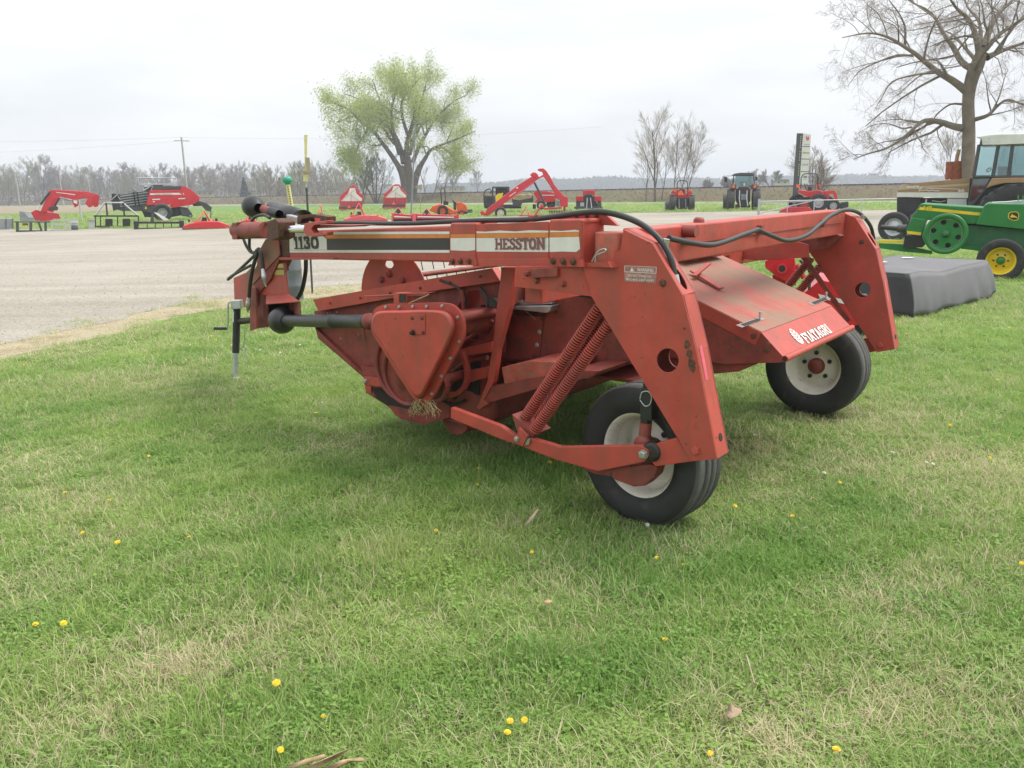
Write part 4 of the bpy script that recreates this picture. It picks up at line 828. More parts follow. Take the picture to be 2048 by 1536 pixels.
plate('shield_bracket', [(787, 586), (813, 586), (813, 608), (787, 608)], LS + .09, .06, 'red', bs)
plate('shield_bracket_hole', [(798, 588), (812, 588), (812, 605), (798, 605)], LS + .088, .002, 'grease', bs, 0)  # black plate painted where the bracket's hole lies in shade
plate('bracket_blade', [(724, 592), (790, 589), (868, 584), (845, 592), (790, 594)], LS + .10, .03, 'redoldshade', bs)
mb = MB(); mb.tube([ML(817, 607, LS + .1), ML(858, 589, LS + .1)], .004, 6); mb.build('straw', 'straw', bs)
rg = random.Random(4)                       # dry hay caught under the shield
mb = MB()
for i in range(46):
    x = rg.uniform(824, 868); p = [(x, rg.uniform(798, 808))]
    for j in range(4): p.append((p[-1][0] + rg.uniform(-7, 7), p[-1][1] + rg.uniform(2, 10)))
    l_ = LS + rg.uniform(.02, .12); mb.tube(spline([ML(u, v, l_) for u, v in p], 4), .0018, 4, cap=False)
tag(mb.build('hay_tuft', 'straw', mow), kind='stuff')
# reel with end discs and bats, header floor and back, far end sheet
rc = ML(787, 592, .45) - LV * .45
for l_ in (.45, 2.40):
    c_ = rc + LV * l_
    ring = [c_ + FV * .34 * math.cos(2 * math.pi * i / 40) + ZV * .34 * math.sin(2 * math.pi * i / 40) for i in range(40)]
    hl = [[c_ + FV * (.23 * math.cos(a) + .045 * math.cos(t)) + ZV * (.23 * math.sin(a) + .03 * math.sin(t)) for t in [2 * math.pi * k_ / 12 for k_ in range(12)]] for a in (1.45, 3.0, 4.6, 6.0)]
    mb = MB(); prism_h(mb, ring, hl, LV * .008); rd = fix(mb.build('reel_disc', 'red', mow))
    mb = MB(); mb.lathe(c_ - LV * .03, LV, [(0, 0), (.03, 0), (.035, .06), (0, .06)], 12); mb.build('reel_hub', 'redoldshade', rd)
    mb = MB(); bolts(mb, [c_ + FV * .16 * math.cos(a) + ZV * .16 * math.sin(a) for a in (.8, 1.4, 2.3, 3.8, 5.2)], -LV, .022, .02); mb.build('disc_bolts', 'redoldshade', rd)
for i in range(5):
    a = 2 * math.pi * i / 5 + .3; c_ = rc + FV * .30 * math.cos(a) + ZV * .30 * math.sin(a)
    mb = MB(); mb.tube([c_ + LV * .46, c_ + LV * 2.40], .020, 8); bt = mb.build('reel_bat', 'redoldshade', mow)
    mb = MB()
    for k_ in range(16): p = c_ + LV * (.50 + k_ * .12); mb.tube([p, p - ZV * .14 - FV * .03], .004, 5, cap=False)
    mb.build('reel_tines', 'grease', bt)
def across(name, prof, l0, l1, m='redoldshade'):
    mb = MB(); prism_h(mb, [pm(f, l0, z) for f, z in prof], [], LV * (l1 - l0)); return fix(mb.build(name, m, mow, .003))
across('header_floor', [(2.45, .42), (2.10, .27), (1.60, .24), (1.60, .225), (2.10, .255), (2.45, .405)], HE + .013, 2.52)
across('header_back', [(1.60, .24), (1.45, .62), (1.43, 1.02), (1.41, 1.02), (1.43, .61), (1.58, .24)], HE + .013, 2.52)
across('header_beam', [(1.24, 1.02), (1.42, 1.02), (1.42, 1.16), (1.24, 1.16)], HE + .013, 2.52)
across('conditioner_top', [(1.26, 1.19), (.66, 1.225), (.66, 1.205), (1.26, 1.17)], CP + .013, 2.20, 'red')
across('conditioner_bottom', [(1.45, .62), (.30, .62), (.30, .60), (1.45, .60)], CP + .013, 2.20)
mb = MB(); mb.tube([pm(1.72, .20, .24), pm(1.72, 2.45, .24)], .12, 20); mb.build('gauge_roller', 'redoldshade', mow)
c_ = ML(945, 812, .14); mb = MB(); mb.lathe(c_, LV, [(0, -.04), (.10, -.04), (.16, .0), (.16, .06), (0, .06)], 24); mb.build('skid_shoe', 'redoldshade', mow)
fe = es.copy(); COL.objects.link(fe); fe.location = LV * 2.40
plate('far_side_panel', [(1200, 600), (1300, 600), (1300, 729), (1096, 728)], 2.22, .012, 'redoldshade')
mb = MB(); mb.bar(pm(.75, LN + LW, 1.17), pm(.75, LFAR + LN, 1.17), .11, .11); mb.build('lift_tube', 'red', mow, .006)
mb = MB(); mb.bar(MF(1362, 504, .62), MF(1440, 494, .62), .10, .09); mb.build('lift_box', 'red', mow, .004)
mb = MB(); a = MF(1380, 506, .58); mb.box(a, FV * .02, LV * .03, ZV * .03); mb.build('catch', 'steel', mow)
# far lift arm pieces
plate('lift_arm', [(1456, 506), (1563, 476), (1616, 489), (1618, 515), (1520, 521), (1456, 516)], 2.45, .02, 'red')
plate('lift_arm_end', [(1583, 484), (1661, 461), (1681, 472), (1650, 499), (1612, 503)], 2.62, .10, 'redoldshade')
mb = MB(); mb.bar(ML(1586, 484, 2.60), ML(1697, 642, 2.76), .035, .02, up=LV); mb.build('diagonal_brace', 'redoldshade', mow)
# ---- rear hood
HL0, HL1 = .70, 1.94
kn, kb = (-.152, .903), (.64, 1.212); lipz = (-.292, .768)
def hq(name, a, b, m, th=.004):
    mb = MB(); mb.add([pm(a[0], HL0, a[1]), pm(b[0], HL0, b[1]), pm(b[0], HL1, b[1]), pm(a[0], HL1, a[1])], [(0, 1, 2, 3)]); o = fix(mb.build(name, m, mow)); s_ = o.modifiers.new('t', 'SOLIDIFY'); s_.thickness = th; return o
ht = hq('hood_top', kn, kb, 'reddustylit'); hf = hq('hood_face', lipz, kn, 'red')
mb = MB(); a, b = pm(lipz[0], HL0, lipz[1]), pm(lipz[0], HL1, lipz[1]); mb.tube([a - LV * .004, b + LV * .004], .019, 14); mb.build('hood_lip', 'red', hf)
mb = MB(); mb.lathe(a - LV * .0055, LV, [(.014, 0), (0, 0)], 12); mb.build('lip_hole', 'dark', hf)  # dark disc in place of the shaded pipe end
mb = MB(); mb.prism([pm(f, HL0 - .002, z) for f, z in [kn, lipz, (-.27, .745), (.05, .70), (.72, .70), (.72, 1.18), kb]], LV * .006); hs_ = fix(mb.build('hood_side', 'redoldshade', mow, .002))
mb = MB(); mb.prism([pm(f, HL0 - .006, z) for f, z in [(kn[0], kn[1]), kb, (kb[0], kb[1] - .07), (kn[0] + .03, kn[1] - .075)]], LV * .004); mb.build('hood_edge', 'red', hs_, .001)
mb = MB(); mb.prism([pm(f, HL0 + .02, z) for f, z in [(.72, .70), (.02, .71), (-.16, .735), (-.02, .66), (.20, .615), (.72, .61)]], LV * 1.2); mb.build('hood_belly', 'redoldshade', mow, .003)
mb = MB(); mb.prism([pm(f, HL1 - .004, z) for f, z in [kn, lipz, (-.27, .745), (.05, .70), (.72, .70), (.72, 1.18), kb]], LV * .006); mb.build('hood_side', 'redoldshade', mow)
mb = MB(); bolts(mb, [ML(x, y, HL0 - .007) for x, y in [(1405, 650), (1507, 672), (1533, 699)]], -LV, .013, .008); mb.build('hood_bolts', 'rust', hs_)
def ontop(t, u, h=0.0):                     # t 0 front crease .. 1 back, u 0 near .. 1 far
    nrm = Vector((0, 0, 1)); p = pm(kn[0] + (kb[0] - kn[0]) * t, HL0 + (HL1 - HL0) * u, kn[1] + (kb[1] - kn[1]) * t); return p + ZV * h
for u in (.15, .33, .56, .72, .86):
    mb = MB(); mb.bar(ontop(.10, u, .003), ontop(.97, u - .02, .003), .003, .003); mb.build('hood_rib', 'red', ht)
def onhood(px, py, h=.004):
    nrm = (ontop(1, 0) - ontop(0, 0)).cross(LV).normalized(); return onplane(px, py, ontop(0, 0) + (nrm if nrm.z > 0 else -nrm) * h, nrm)
for a, b, c, d in [((1472, 650), (1519, 634), (1531, 638), (1484, 655)), ((1616, 606), (1652, 592), (1662, 597), (1626, 611))]:
    mb = MB(); mb.quad(*[onhood(*p, .006) for p in (a, b, c, d)]); sf = fix(mb.build('slot_frame', 'steel', ht))
    mb = MB(); i1 = [Vector(p) for p in (a, b, c, d)]; cc = sum(i1, Vector((0, 0))) / 4; mb.quad(*[onhood(*(p.lerp(cc, .3)), .008) for p in i1]); fix(mb.build('slot_hole', 'dark', sf))  # dark inset stands for the shade in the slot
    mb = MB(); e0 = onhood((b[0] + c[0]) / 2 - 5, (b[1] + c[1]) / 2 + 1, .01); mb.tube([e0, e0 + ZV * .04], .008, 8); mb.build('slot_pin', 'zinc', sf)
mb = MB(); mb.bar(onhood(1384, 541, .03), onhood(1443, 577, .02), .05, .012); mb.bar(onhood(1388, 552, .03), onhood(1418, 527, .08), .03, .012); mb.build('deflector_lever', 'red', ht, .003)
# emblem and lettering on the rear face
fy = (pm(kn[0], 0, kn[1]) - pm(lipz[0], 0, lipz[1])); fh = fy.length; fy.normalize(); fo = pm(lipz[0], HL0, lipz[1]); fn = LV.cross(fy).normalized(); fn = fn if fn.dot(FV) < 0 else -fn
onface = lambda px, py: onplane(px, py, fo, fn)
p0, p1, p2 = onface(1615, 688), onface(1662, 664), onface(1607, 668)
slab_text('FIATAGRI', p0 + fn * .0035, LV, fy, fh * .37, (p1 - p0).dot(LV), 'white', hf, th=.17, serif=.14)
ec = onface(1592, 673); eh = fh * .30; ew = .046
def ell(a, sc_=1.0): return ec + LV * (ew * math.cos(a) * sc_) + fy * (eh * math.sin(a) * sc_) + fn * .003
mb = MB(); mb.add([ell(2 * math.pi * i / 28) for i in range(28)], [tuple(range(28))]); em = fix(mb.build('leaf_emblem', 'white', hf))
mb = MB()
def vein(a, b, wv=.004): a, b = Vector((*a, 0)), Vector((*b, 0)); d = (b - a).normalized(); n_ = Vector((-d.y, d.x, 0)) * wv / 2; mb.quad(*[ec + LV * p.x + fy * p.y + fn * (.0036 + .0001 * len(mb.f)) for p in (a - n_, b - n_, b + n_, a + n_)])
vein((0, -eh * .62), (0, eh * .92))
for y_ in (-.55, -.2, .15, .5):
    for s_ in (-1, 1): vein((0, y_ * eh), (s_ * ew * math.sqrt(max(.05, 1 - (y_ + .38) ** 2)) * .98, (y_ + .38) * eh), .005)
fix(mb.build('emblem_veins', 'red', em))
# ---- wheel arms, springs, cylinders, wheels
AR = [(901, 815), (1000, 852), (1030, 871), (1060, 876), (1120, 894), (1282, 891), (1296, 900), (1298, 912), (1288, 924), (1197, 943), (1109, 919), (1038, 891), (1000, 878), (901, 837)]
def spring(bot, top, r_=.029, coils=54, wire=.0047):
    ax_ = (top - bot); ln_ = ax_.length; ax_.normalize(); e1 = ax_.orthogonal().normalized(); e2 = ax_.cross(e1); P_ = []
    for i in range(coils * 12 + 1): a_ = 2 * math.pi * i / 12; P_.append(bot + ax_ * (ln_ * i / (coils * 12)) + (e1 * math.cos(a_) + e2 * math.sin(a_)) * r_)
    mb = MB(); mb.tube(P_, wire, 6); s_ = mb.build('coil_spring', 'red', mow)
    mb = MB(); mb.tube([bot, top], r_ * .72, 10); mb.build('spring_gap_shade', 'grease', s_); return s_  # dark core puts shade into the gaps between the coils
sp1 = spring(ML(1046, 842, -.29), ML(1203, 610, -.29)); sp2 = spring(ML(1068, 862, -.345), ML(1228, 636, -.30))
sp3 = spring(ML(1066, 855, -.20), ML(1222, 618, -.20))
for s_ in (sp1, sp2):
    c_ = copy_tree(s_, mow); c_.location = LV * (LFAR - .08)
arm = plate('wheel_arm', AR, LN - .01, .035, 'red', None, .004)
plate('arm_pad', [(1024, 829), (1040, 842), (1072, 868), (1058, 878), (1034, 862)], LN + .0, .14, 'redoldshade', arm)
plate('arm_link', [(1038, 855), (1056, 872), (1045, 893), (1029, 884)], LN - .03, .018, 'red', arm)
plate('arm_lug', [(1050, 878), (1060, 876), (1058, 890), (1046, 892)], LN - .022, .012, 'steel', arm)
mb = MB(); bolts(mb, [ML(1034, 878, LN - .03)], -LV, .014, .012); bolts(mb, [ML(1287, 909, LN - .011)], -LV, .020, .018); mb.build('arm_bolts', 'steel', arm)
plate('arm_rear', [(1300, 891), (1354, 876), (1384, 923), (1310, 933), (1300, 920)], LN + .012, .05, 'red', arm)
c_ = ML(1301, 905, LN + .0); mb = MB(); mb.lathe(c_, -LV, [(0, -.06), (.05, -.06), (.052, -.02), (.044, .004), (.03, .006), (0, .006)], 18); mb.build('greasy_joint', 'grease', arm)
plate('axle_casting', [(1219, 938), (1300, 928), (1314, 935), (1308, 955), (1290, 972), (1268, 974), (1225, 958)], LN + .03, .10, 'redoldshade', arm, .008)
plate('axle_plate', [(1160, 935), (1222, 938), (1222, 952), (1190, 948)], LN + .04, .03, 'redoldshade', arm)  # plain plate in the same red as the axle casting
ca, cb, cc_ = ML(1288, 885, -.285), ML(1292, 845, -.285), ML(1298, 770, -.28)
mb = MB(); mb.tube([cb, cc_ + (cc_ - cb) * .8], .028, 14); lc = mb.build('lift_cylinder', 'grease', mow)
mb = MB(); mb.tube([ca, cb], .030, 12); mb.lathe(ca, LV, [(0, -.03), (.04, -.03), (.04, .03), (0, .03)], 16); mb.build('cylinder_clevis', 'redoldshade', lc)
plate('lock_channel', [(1282, 775), (1303, 780), (1303, 842), (1280, 838)], -.315, .05, 'plastic', lc, .002)
mb = MB(); mb.tube(spline([ML(x, y, -.32) for x, y in [(1280, 798), (1284, 785), (1296, 783), (1303, 793), (1300, 808), (1290, 812), (1280, 800)]]), .003, 6); mb.build('lock_wire', 'zinc', lc)
copy_l = copy_tree(arm, mow); copy_l.location = LV * (LFAR + .10)
wax = Vector((math.cos(R(44)), math.sin(R(44)), 0))
WC = pm(.125, -.209, .375) + wax * .115
tyre(mow, Vector((WC.x, WC.y, .372)), -wax, .375, .25, .222, ribs=4, lugs=5, dish=.95, hubmat='redoldshade', tmat='rubber')
FWC = pm(.092, 2.38, .365) + LV * .115
ft = tyre(mow, Vector((FWC.x, FWC.y, .368)), -LV, .37, .25, .205, ribs=4, lugs=5, dish=.55, hubmat='redoldshade')
for (cx, ax_) in ((WC, wax), (FWC, LV)):     # worn grey tread band
    pass

# ------------------------------------------------------------------ machines behind
M['mfred'] = mat('bright_red_paint', (.52, .012, .022), .35, var=.10, vscale=2, coat=.3)
M['pinkred'] = mat('sun_bleached_red_paint', (.60, .09, .10), .45, var=.14, vscale=2)
M['orangep'] = mat('orange_tractor_paint', (.70, .10, .012), .4, var=.1, vscale=3)
M['smv'] = mat('orange_reflector', (.85, .13, .02), .45, var=.05)
M['charcoal'] = mat('charcoal_paint', (.055, .056, .058), .5, var=.2, vscale=3)
M['blackp'] = mat('black_paint', (.02, .02, .021), .5, var=.25, vscale=4)
M['greysteel'] = mat('grey_steel', (.22, .23, .24), .5, var=.2, vscale=4, dirt=(.14, .10, .07), damt=.12, dscale=3)
M['lightgrey'] = mat('light_grey_paint', (.42, .43, .44), .5, var=.1, vscale=3)
M['whitep'] = mat('white_paint', (.70, .69, .66), .5, var=.06, vscale=4, dirt=(.4, .36, .3), damt=.08, dscale=3)
M['cabwhite'] = mat('weathered_white_roof', (.60, .60, .56), .6, var=.08, vscale=3, dirt=(.35, .3, .25), damt=.15, dscale=2)
M['tan'] = mat('gold_tan_paint', (.40, .33, .22), .5, var=.12, vscale=3, dirt=(.25, .12, .06), damt=.18, dscale=3)
M['brown'] = mat('rusty_gold_paint', (.30, .18, .09), .55, var=.2, vscale=4, dirt=(.16, .07, .035), damt=.25, dscale=4)
M['rustred'] = mat('rusty_muffler', (.25, .075, .035), .8, var=.3, vscale=9)
M['green'] = mat('green_paint', (.012, .165, .030), .36, var=.12, vscale=3, coat=.2)
M['greendull'] = mat('dull_green_paint', (.025, .130, .045), .55, var=.25, vscale=5, dirt=(.09, .13, .07), damt=.2, dscale=5)
M['yellow'] = mat('yellow_paint', (.72, .53, .012), .4, var=.08, vscale=4)
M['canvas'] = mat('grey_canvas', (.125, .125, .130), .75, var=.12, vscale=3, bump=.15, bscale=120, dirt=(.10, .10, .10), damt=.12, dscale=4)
M['canvasshade'] = mat('shaded_canvas', (.035, .035, .037), .7, var=.25, vscale=4)  # grey canvas darkened for the sides turned from the light
M['wood'] = mat('weathered_wood', (.33, .28, .21), .85, var=.2, vscale=8)
M['pale'] = mat('pale_yellow_plastic', (.62, .57, .25), .6, var=.1, vscale=8)
M['teal'] = mat('green_plastic', (.02, .30, .19), .4, var=.1)
M['drum'] = mat('grey_plastic_drum', (.12, .13, .14), .5, var=.15, vscale=7)
M['hay'] = mat('hay_bales', (.33, .27, .14), .9, var=.3, vscale=5)
M['gatesteel'] = mat('galvanised_pipe', (.45, .46, .47), .5, metal=.5, var=.1, vscale=4)
M['housewall'] = mat('pale_siding', (.55, .54, .52), .8, var=.06); M['roof'] = mat('grey_roof', (.20, .19, .19), .8, var=.1); M['tanwall'] = mat('tan_siding', (.42, .35, .26), .8, var=.08)
def glass_mat():
    m = bpy.data.materials.new('tractor_glass'); m.use_nodes = True; t = m.node_tree; t.nodes.clear()
    a = nd(t, 'ShaderNodeBsdfTransparent'); a.inputs[0].default_value = (.55, .70, .70, 1); b = nd(t, 'ShaderNodeBsdfGlossy'); b.inputs['Roughness'].default_value = .03; b.inputs[0].default_value = (.8, .9, .9, 1)
    f = nd(t, 'ShaderNodeFresnel'); f.inputs['IOR'].default_value = 1.6; mm = nd(t, 'ShaderNodeMath', operation='MULTIPLY_ADD'); mm.inputs[1].default_value = 1.0; mm.inputs[2].default_value = .12
    x = nd(t, 'ShaderNodeMixShader'); o = nd(t, 'ShaderNodeOutputMaterial'); L = t.links.new
    L(f.outputs[0], mm.inputs[0]); L(mm.outputs[0], x.inputs[0]); L(a.outputs[0], x.inputs[1]); L(b.outputs[0], x.inputs[2]); L(x.outputs[0], o.inputs[0]); return m
M['glass'] = glass_mat()

class Site:
    """an upright plane through a point on the ground; k maps zoomed coordinates to pixels"""
    def __init__(s, bx, by, zoom=(0, 0, 1), face=None, z=0.0, dist=None):
        s.z = zoom; b = s.px(bx, by); s.o = G(*b, z)
        if dist: d = ray(*b); s.o = CAMO + d * (dist / d.y); s.o.z = z
        d = Vector((s.o.x, s.o.y, 0)).normalized()
        s.n = d if face is None else Vector((math.sin(face), math.cos(face), 0))       # pointing away from the camera
        s.r = Vector((s.n.y, -s.n.x, 0)); s.base = Vector((s.o.x, s.o.y, z))
    def px(s, x, y): return (s.z[0] + x / s.z[2], s.z[1] + y / s.z[2])
    def __call__(s, x, y, off=0.0): return onplane(*s.px(x, y), s.o + s.n * off, s.n)
    def thing(s, name, label, cat, group=None, at=None): s.t = thing(name, at or s.base, label, cat, group); return s.t
    def pr(s, name, pts, off, th, m, par=None, bevel=0.0):
        mb = MB(); prism_h(mb, [s(x, y, off) for x, y in pts], [], s.n * th); return fix(mb.build(name, m, par or s.t, bevel))
    def rect(s, name, x0, y0, x1, y1, off, th, m, par=None, bevel=0.0): return s.pr(name, [(x0, y0), (x1, y0), (x1, y1), (x0, y1)], off, th, m, par, bevel)
    def tb(s, name, pts, r, m, off=0.0, par=None, n=8, sm=False):
        P = [s(p[0], p[1], p[2] if len(p) > 2 else off) for p in pts]; mb = MB(); mb.tube(spline(P, 5) if sm else P, r, n); return mb.build(name, m, par or s.t)
    def m(s, n): return n / s.z[2] * (s.o - CAMO).dot(_f) / FPX     # zoomed pixels to metres
    def wheel(s, x, y, r, w, off=0.0, rim=.55, axis=None, **k): return tyre(s.t, s(x, y, off), axis or -s.n, s.m(r), w, s.m(r) * rim, ribs=k.pop('ribs', 0), n=k.pop('n', 32), **k)

# ---- green small square baler
B = Site(1400, 1500, (1780, 330, 6.679), face=R(30)); zb = G(1995, 556); B.o = zb; B.base = Vector((zb.x, zb.y, 0))
B.thing('square_baler', 'green small square hay baler with yellow wheel and large holed flywheel', 'baler')
B.pr('front_hood', [(235, 830), (290, 700), (345, 620), (410, 515), (1250, 570), (1290, 600), (1150, 790), (1020, 790), (950, 700), (760, 665), (560, 735), (490, 735), (470, 760), (290, 700)], 0, 1.0, 'green', None, .02)
B.pr('yellow_stripe', [(380, 598), (405, 560), (1215, 637), (1198, 677)], -.006, .004, 'yellow')
t0, t1 = B(440, 603, -.012), B(556, 603, -.012); text_mesh('348', t0, (t1 - t0).normalized(), ZV, (B(440, 548) - B(440, 603)).length, 'yellow', B.t, width=(t1 - t0).length, off=.02)
t0 = B(443, 606, -.009); text_mesh('348', t0, (t1 - B(440, 603, -.012)).normalized(), ZV, (B(440, 548) - B(440, 603)).length, 'blackp', B.t, width=(t1 - B(440, 603, -.012)).length, off=.035)
B.pr('chamber_cover', [(1140, 795), (1255, 545), (1310, 510), (2300, 530), (2300, 900), (1790, 862), (1400, 822)], -.10, 1.2, 'green', None, .02)
B.pr('chamber', [(1010, 795), (1790, 860), (2300, 890), (2300, 1200), (1650, 1150), (1180, 1150), (940, 1110)], .06, 1.0, 'greendull', None, .01)
B.pr('lower_frame', [(960, 1070), (1230, 1090), (1230, 1150), (950, 1120)], .0, .15, 'green')
lg0 = B.pr('emblem', [(1580, 650), (1610, 625), (1690, 620), (1722, 645), (1725, 690), (1710, 735), (1660, 745), (1600, 728), (1575, 700)], -.105, .004, 'yellow')
B.pr('emblem_field', [(1592, 655), (1615, 633), (1688, 629), (1713, 650), (1715, 690), (1702, 727), (1658, 736), (1605, 720), (1587, 697)], -.109, .003, 'blackp', lg0)
B.pr('emblem_deer', [(1600, 690), (1625, 668), (1630, 645), (1640, 668), (1655, 672), (1690, 690), (1703, 712), (1675, 700), (1640, 700), (1612, 708), (1620, 696)], -.113, .003, 'yellow', lg0)
B.pr('belt_cover', [(215, 880), (290, 700), (490, 730), (425, 940), (215, 900)], -.05, .35, 'green', None, .015)
B.pr('orange_band', [(228, 880), (418, 900), (410, 940), (226, 915)], -.054, .004, 'yellow')
B.pr('gear_case', [(200, 940), (425, 945), (470, 1060), (430, 1100), (170, 1110)], .0, .6, 'blackp')
fc_ = B(745, 920, -.22); ew, eh = B.m(285), B.m(255); er = (ew + eh) / 2
hb_ = [B(x, y) for x, y in [(706, 780), (860, 812), (893, 952), (772, 1058), (621, 1025), (587, 886)]]
ring = [fc_ + B.r * er * math.cos(2 * math.pi * i / 48) + ZV * er * math.sin(2 * math.pi * i / 48) for i in range(48)]
hl = [[fc_ + B.r * (er * .58 * math.cos(a) + B.m(34) * math.cos(t)) + ZV * (er * .58 * math.sin(a) + B.m(34) * math.sin(t)) for t in [2 * math.pi * k_ / 14 for k_ in range(14)]] for a in [.42 + k_ * math.pi / 3 + .35 for k_ in range(6)]]
mb = MB(); prism_h(mb, ring, hl, B.n * .03); fw = fix(mb.build('flywheel', 'green', B.t, .004))
mb = MB(); mb.lathe(fc_, -B.n, [(er * .74, -.02), (er * .78, .03), (er * .98, .03), (er, .02), (er, -.08)], 48); mb.build('flywheel_rim', 'green', fw)
mb = MB(); mb.lathe(fc_, -B.n, [(er * .735, .004), (er * .715, .004)], 48); mb.build('worn_ring', 'wood', fw)
mb = MB(); mb.lathe(fc_, -B.n, [(.07, -.02), (.07, .05), (.04, .06), (.04, .10), (0, .10)], 16); mb.build('flywheel_hub', 'greendull', fw)
mb = MB(); mb.tube([fc_, fc_ + B.n * .5], .05, 10); mb.build('flywheel_axle', 'blackp', fw)
mb = MB(); mb.lathe(fc_ + B.n * .09, -B.n, [(er * .9, 0), (0, 0)], 32); mb.build('flywheel_dark_backing', 'blackp', fw)  # black disc added so the flywheel holes look shaded
B.pr('drawbar', [(-150, 1045), (170, 1060), (190, 1080), (560, 1150), (560, 1190), (190, 1160), (-150, 1110)], .1, .12, 'green', None, .005)
B.pr('drawbar_stripe', [(-150, 1000), (140, 1010), (200, 1020), (190, 1045), (-150, 1035)], .08, .1, 'yellow')
B.tb('drive_shaft', [(-120, 830), (100, 850), (220, 860)], .045, 'blackp', .15); B.tb('shaft_guard', [(100, 850), (225, 850)], .075, 'charcoal', .15)
B.wheel(1478, 1278, 290, .26, -.16, rim=.61, rimmat='yellow', hubmat='green', dish=.75, lugs=6, n=44)
mb = MB(); mb.tube([B(1478, 1278, -.1), B(1478, 1278, 1.9)], .05, 10); mb.build('axle', 'blackp', B.t)
tyre(B.t, B(1478, 1278, 0) + B.n * 1.9, B.n, B.m(290), .26, B.m(290) * .61, rimmat='yellow', n=32)
for x in (1712, 1775): B.tb('bale_spike', [(x, 545), (x, 405)], .012, 'green', .3)
B.pr('open_top', [(1360, 500), (1560, 492), (1790, 470), (2300, 480), (2300, 530), (1380, 520)], .25, .5, 'lightgrey')
B.pr('rear_stand', [(2200, 1150), (2280, 1150), (2280, 1440), (2200, 1440)], .3, .1, 'greendull')

# ---- old white and gold tractor
T = Site(300, 880, (1700, 240, 3.658), face=R(33)); gq = G(1790, 478.5); T.o = gq; T.base = Vector((gq.x, gq.y, 0))
T.thing('field_tractor', 'old white and gold cab tractor with rusty muffler behind the green baler', 'tractor')
T.pr('hood', [(342, 560), (345, 520), (380, 472), (880, 428), (868, 572)], .35, .8, 'tan', None, .02)
T.pr('hood_top', [(382, 474), (470, 462), (880, 424), (878, 462), (640, 476), (460, 482)], .34, .82, 'brown', None, .01)
T.pr('hood_side_band', [(350, 512), (868, 478), (862, 528), (348, 528)], .342, .006, 'brown')
T.pr('hood_light_band', [(344, 530), (866, 530), (864, 572), (342, 562)], .341, .006, 'cabwhite')
for tx, x0, y0, x1, h in (('WHITE', 410, 501, 506, 20), ('60', 790, 526, 835, 18)):
    a_, b_ = T(x0, y0, .334), T(x1, y0, .334); text_mesh(tx, a_, (b_ - a_).normalized(), ZV, T.m(h), 'whitep', T.t, width=(b_ - a_).length, off=.03)
T.tb('script_lettering', [(502, 525, .334), (515, 495, .334), (528, 488, .334), (520, 505, .334), (512, 520, .334), (535, 515, .334), (560, 512, .334), (575, 520, .334), (600, 512, .334), (625, 520, .334), (655, 518, .334)], .012, 'whitep', n=5)
T.tb('stripe', [(560, 500, .334), (800, 506, .334)], .007, 'whitep', n=5)
T.pr('radiator', [(342, 566), (520, 570), (520, 640), (430, 700), (342, 690)], .40, .7, 'blackp', None, .02)
T.pr('engine', [(520, 572), (860, 572), (860, 700), (520, 700)], .5, .5, 'blackp'); T.rect('battery_box', 710, 575, 855, 640, .36, .2, 'lightgrey', None, .01)
T.tb('injector_pipe', [(560, 580, .45), (555, 620, .45)], .03, 'chrome'); T.tb('injector_pipe', [(600, 590, .45), (660, 600, .45), (700, 590, .45)], .02, 'steel')
T.pr('front_axle', [(300, 690), (440, 690), (440, 740), (300, 740)], .3, .9, 'blackp')
mb = MB(); mb.tube([T(738, 432, .75), T(745, 305, .75)], [T.m(38), T.m(38)], 16); mb.tube([T(776, 436, .75), T(778, 302, .75)], T.m(36), 18); mf = mb.build('muffler', 'rustred', T.t)
T.tb('exhaust_pipe', [(778, 305, .75), (785, 260, .75), (800, 215, .75)], T.m(13), 'brown', par=mf)
cabp = [((905, 415), (945, 180)), ((1045, 412), (1085, 185)), ((1160, 412), (1190, 180)), ((1420, 412), (1420, 180))]
T.pr('cab_roof', [(915, 122), (1050, 103), (1500, 92), (1500, 165), (1050, 182), (965, 182), (960, 140)], -.15, 1.9, 'cabwhite', None, .03)
T.pr('roof_underside', [(955, 140), (1045, 130), (1040, 182), (945, 186)], -.14, 1.85, 'charcoal')
for off in (-.05, 1.45):
    for (x0, y0), (x1, y1) in cabp: T.tb('cab_post', [(x0, y0, off), (x1, y1, off)], .05, 'charcoal', n=6)
    T.tb('cab_sill', [(900, 415, off), (1420, 415, off)], .04, 'charcoal', n=6)
for pts in ([(905, 412), (945, 190), (1075, 190), (1040, 410)], [(1055, 410), (1090, 190), (1180, 190), (1155, 410)], [(1170, 410), (1200, 190), (1410, 190), (1410, 410)]):
    T.pr('cab_window', pts, -.02, .012, 'glass'); 
T.pr('cab_window', [(1055, 410), (1090, 190), (1410, 190), (1410, 410)], 1.42, .012, 'glass')
T.pr('cab_door', [(862, 620), (895, 425), (1040, 420), (1000, 500), (900, 620)], -.03, .05, 'charcoal'); T.pr('door_glass', [(872, 600), (902, 432), (1020, 428), (985, 500), (915, 580)], -.04, .012, 'glass')
T.pr('cab_floor', [(880, 620), (900, 420), (1420, 420), (1420, 700), (880, 700)], .05, 1.35, 'blackp')
T.rect('seat', 1080, 340, 1180, 415, .55, .5, 'blackp', None, .03); T.tb('steering_wheel', [(1005, 380, .6), (1030, 365, .6), (1025, 350, .9), (1000, 365, .9), (1005, 380, .6)], .02, 'blackp', sm=True)
T.pr('fender', [(995, 500), (1040, 425), (1440, 418), (1480, 480), (1273, 460), (1130, 462), (1050, 480)], -.45, .5, 'brown', None, .02)
tyre(T.t, T(1205, 725, -.25), -T.n, T.m(238), .45, T.m(238) * .52, ribs=0, bar_lugs=20, rimmat='lightgrey', tmat='rubber', n=48)
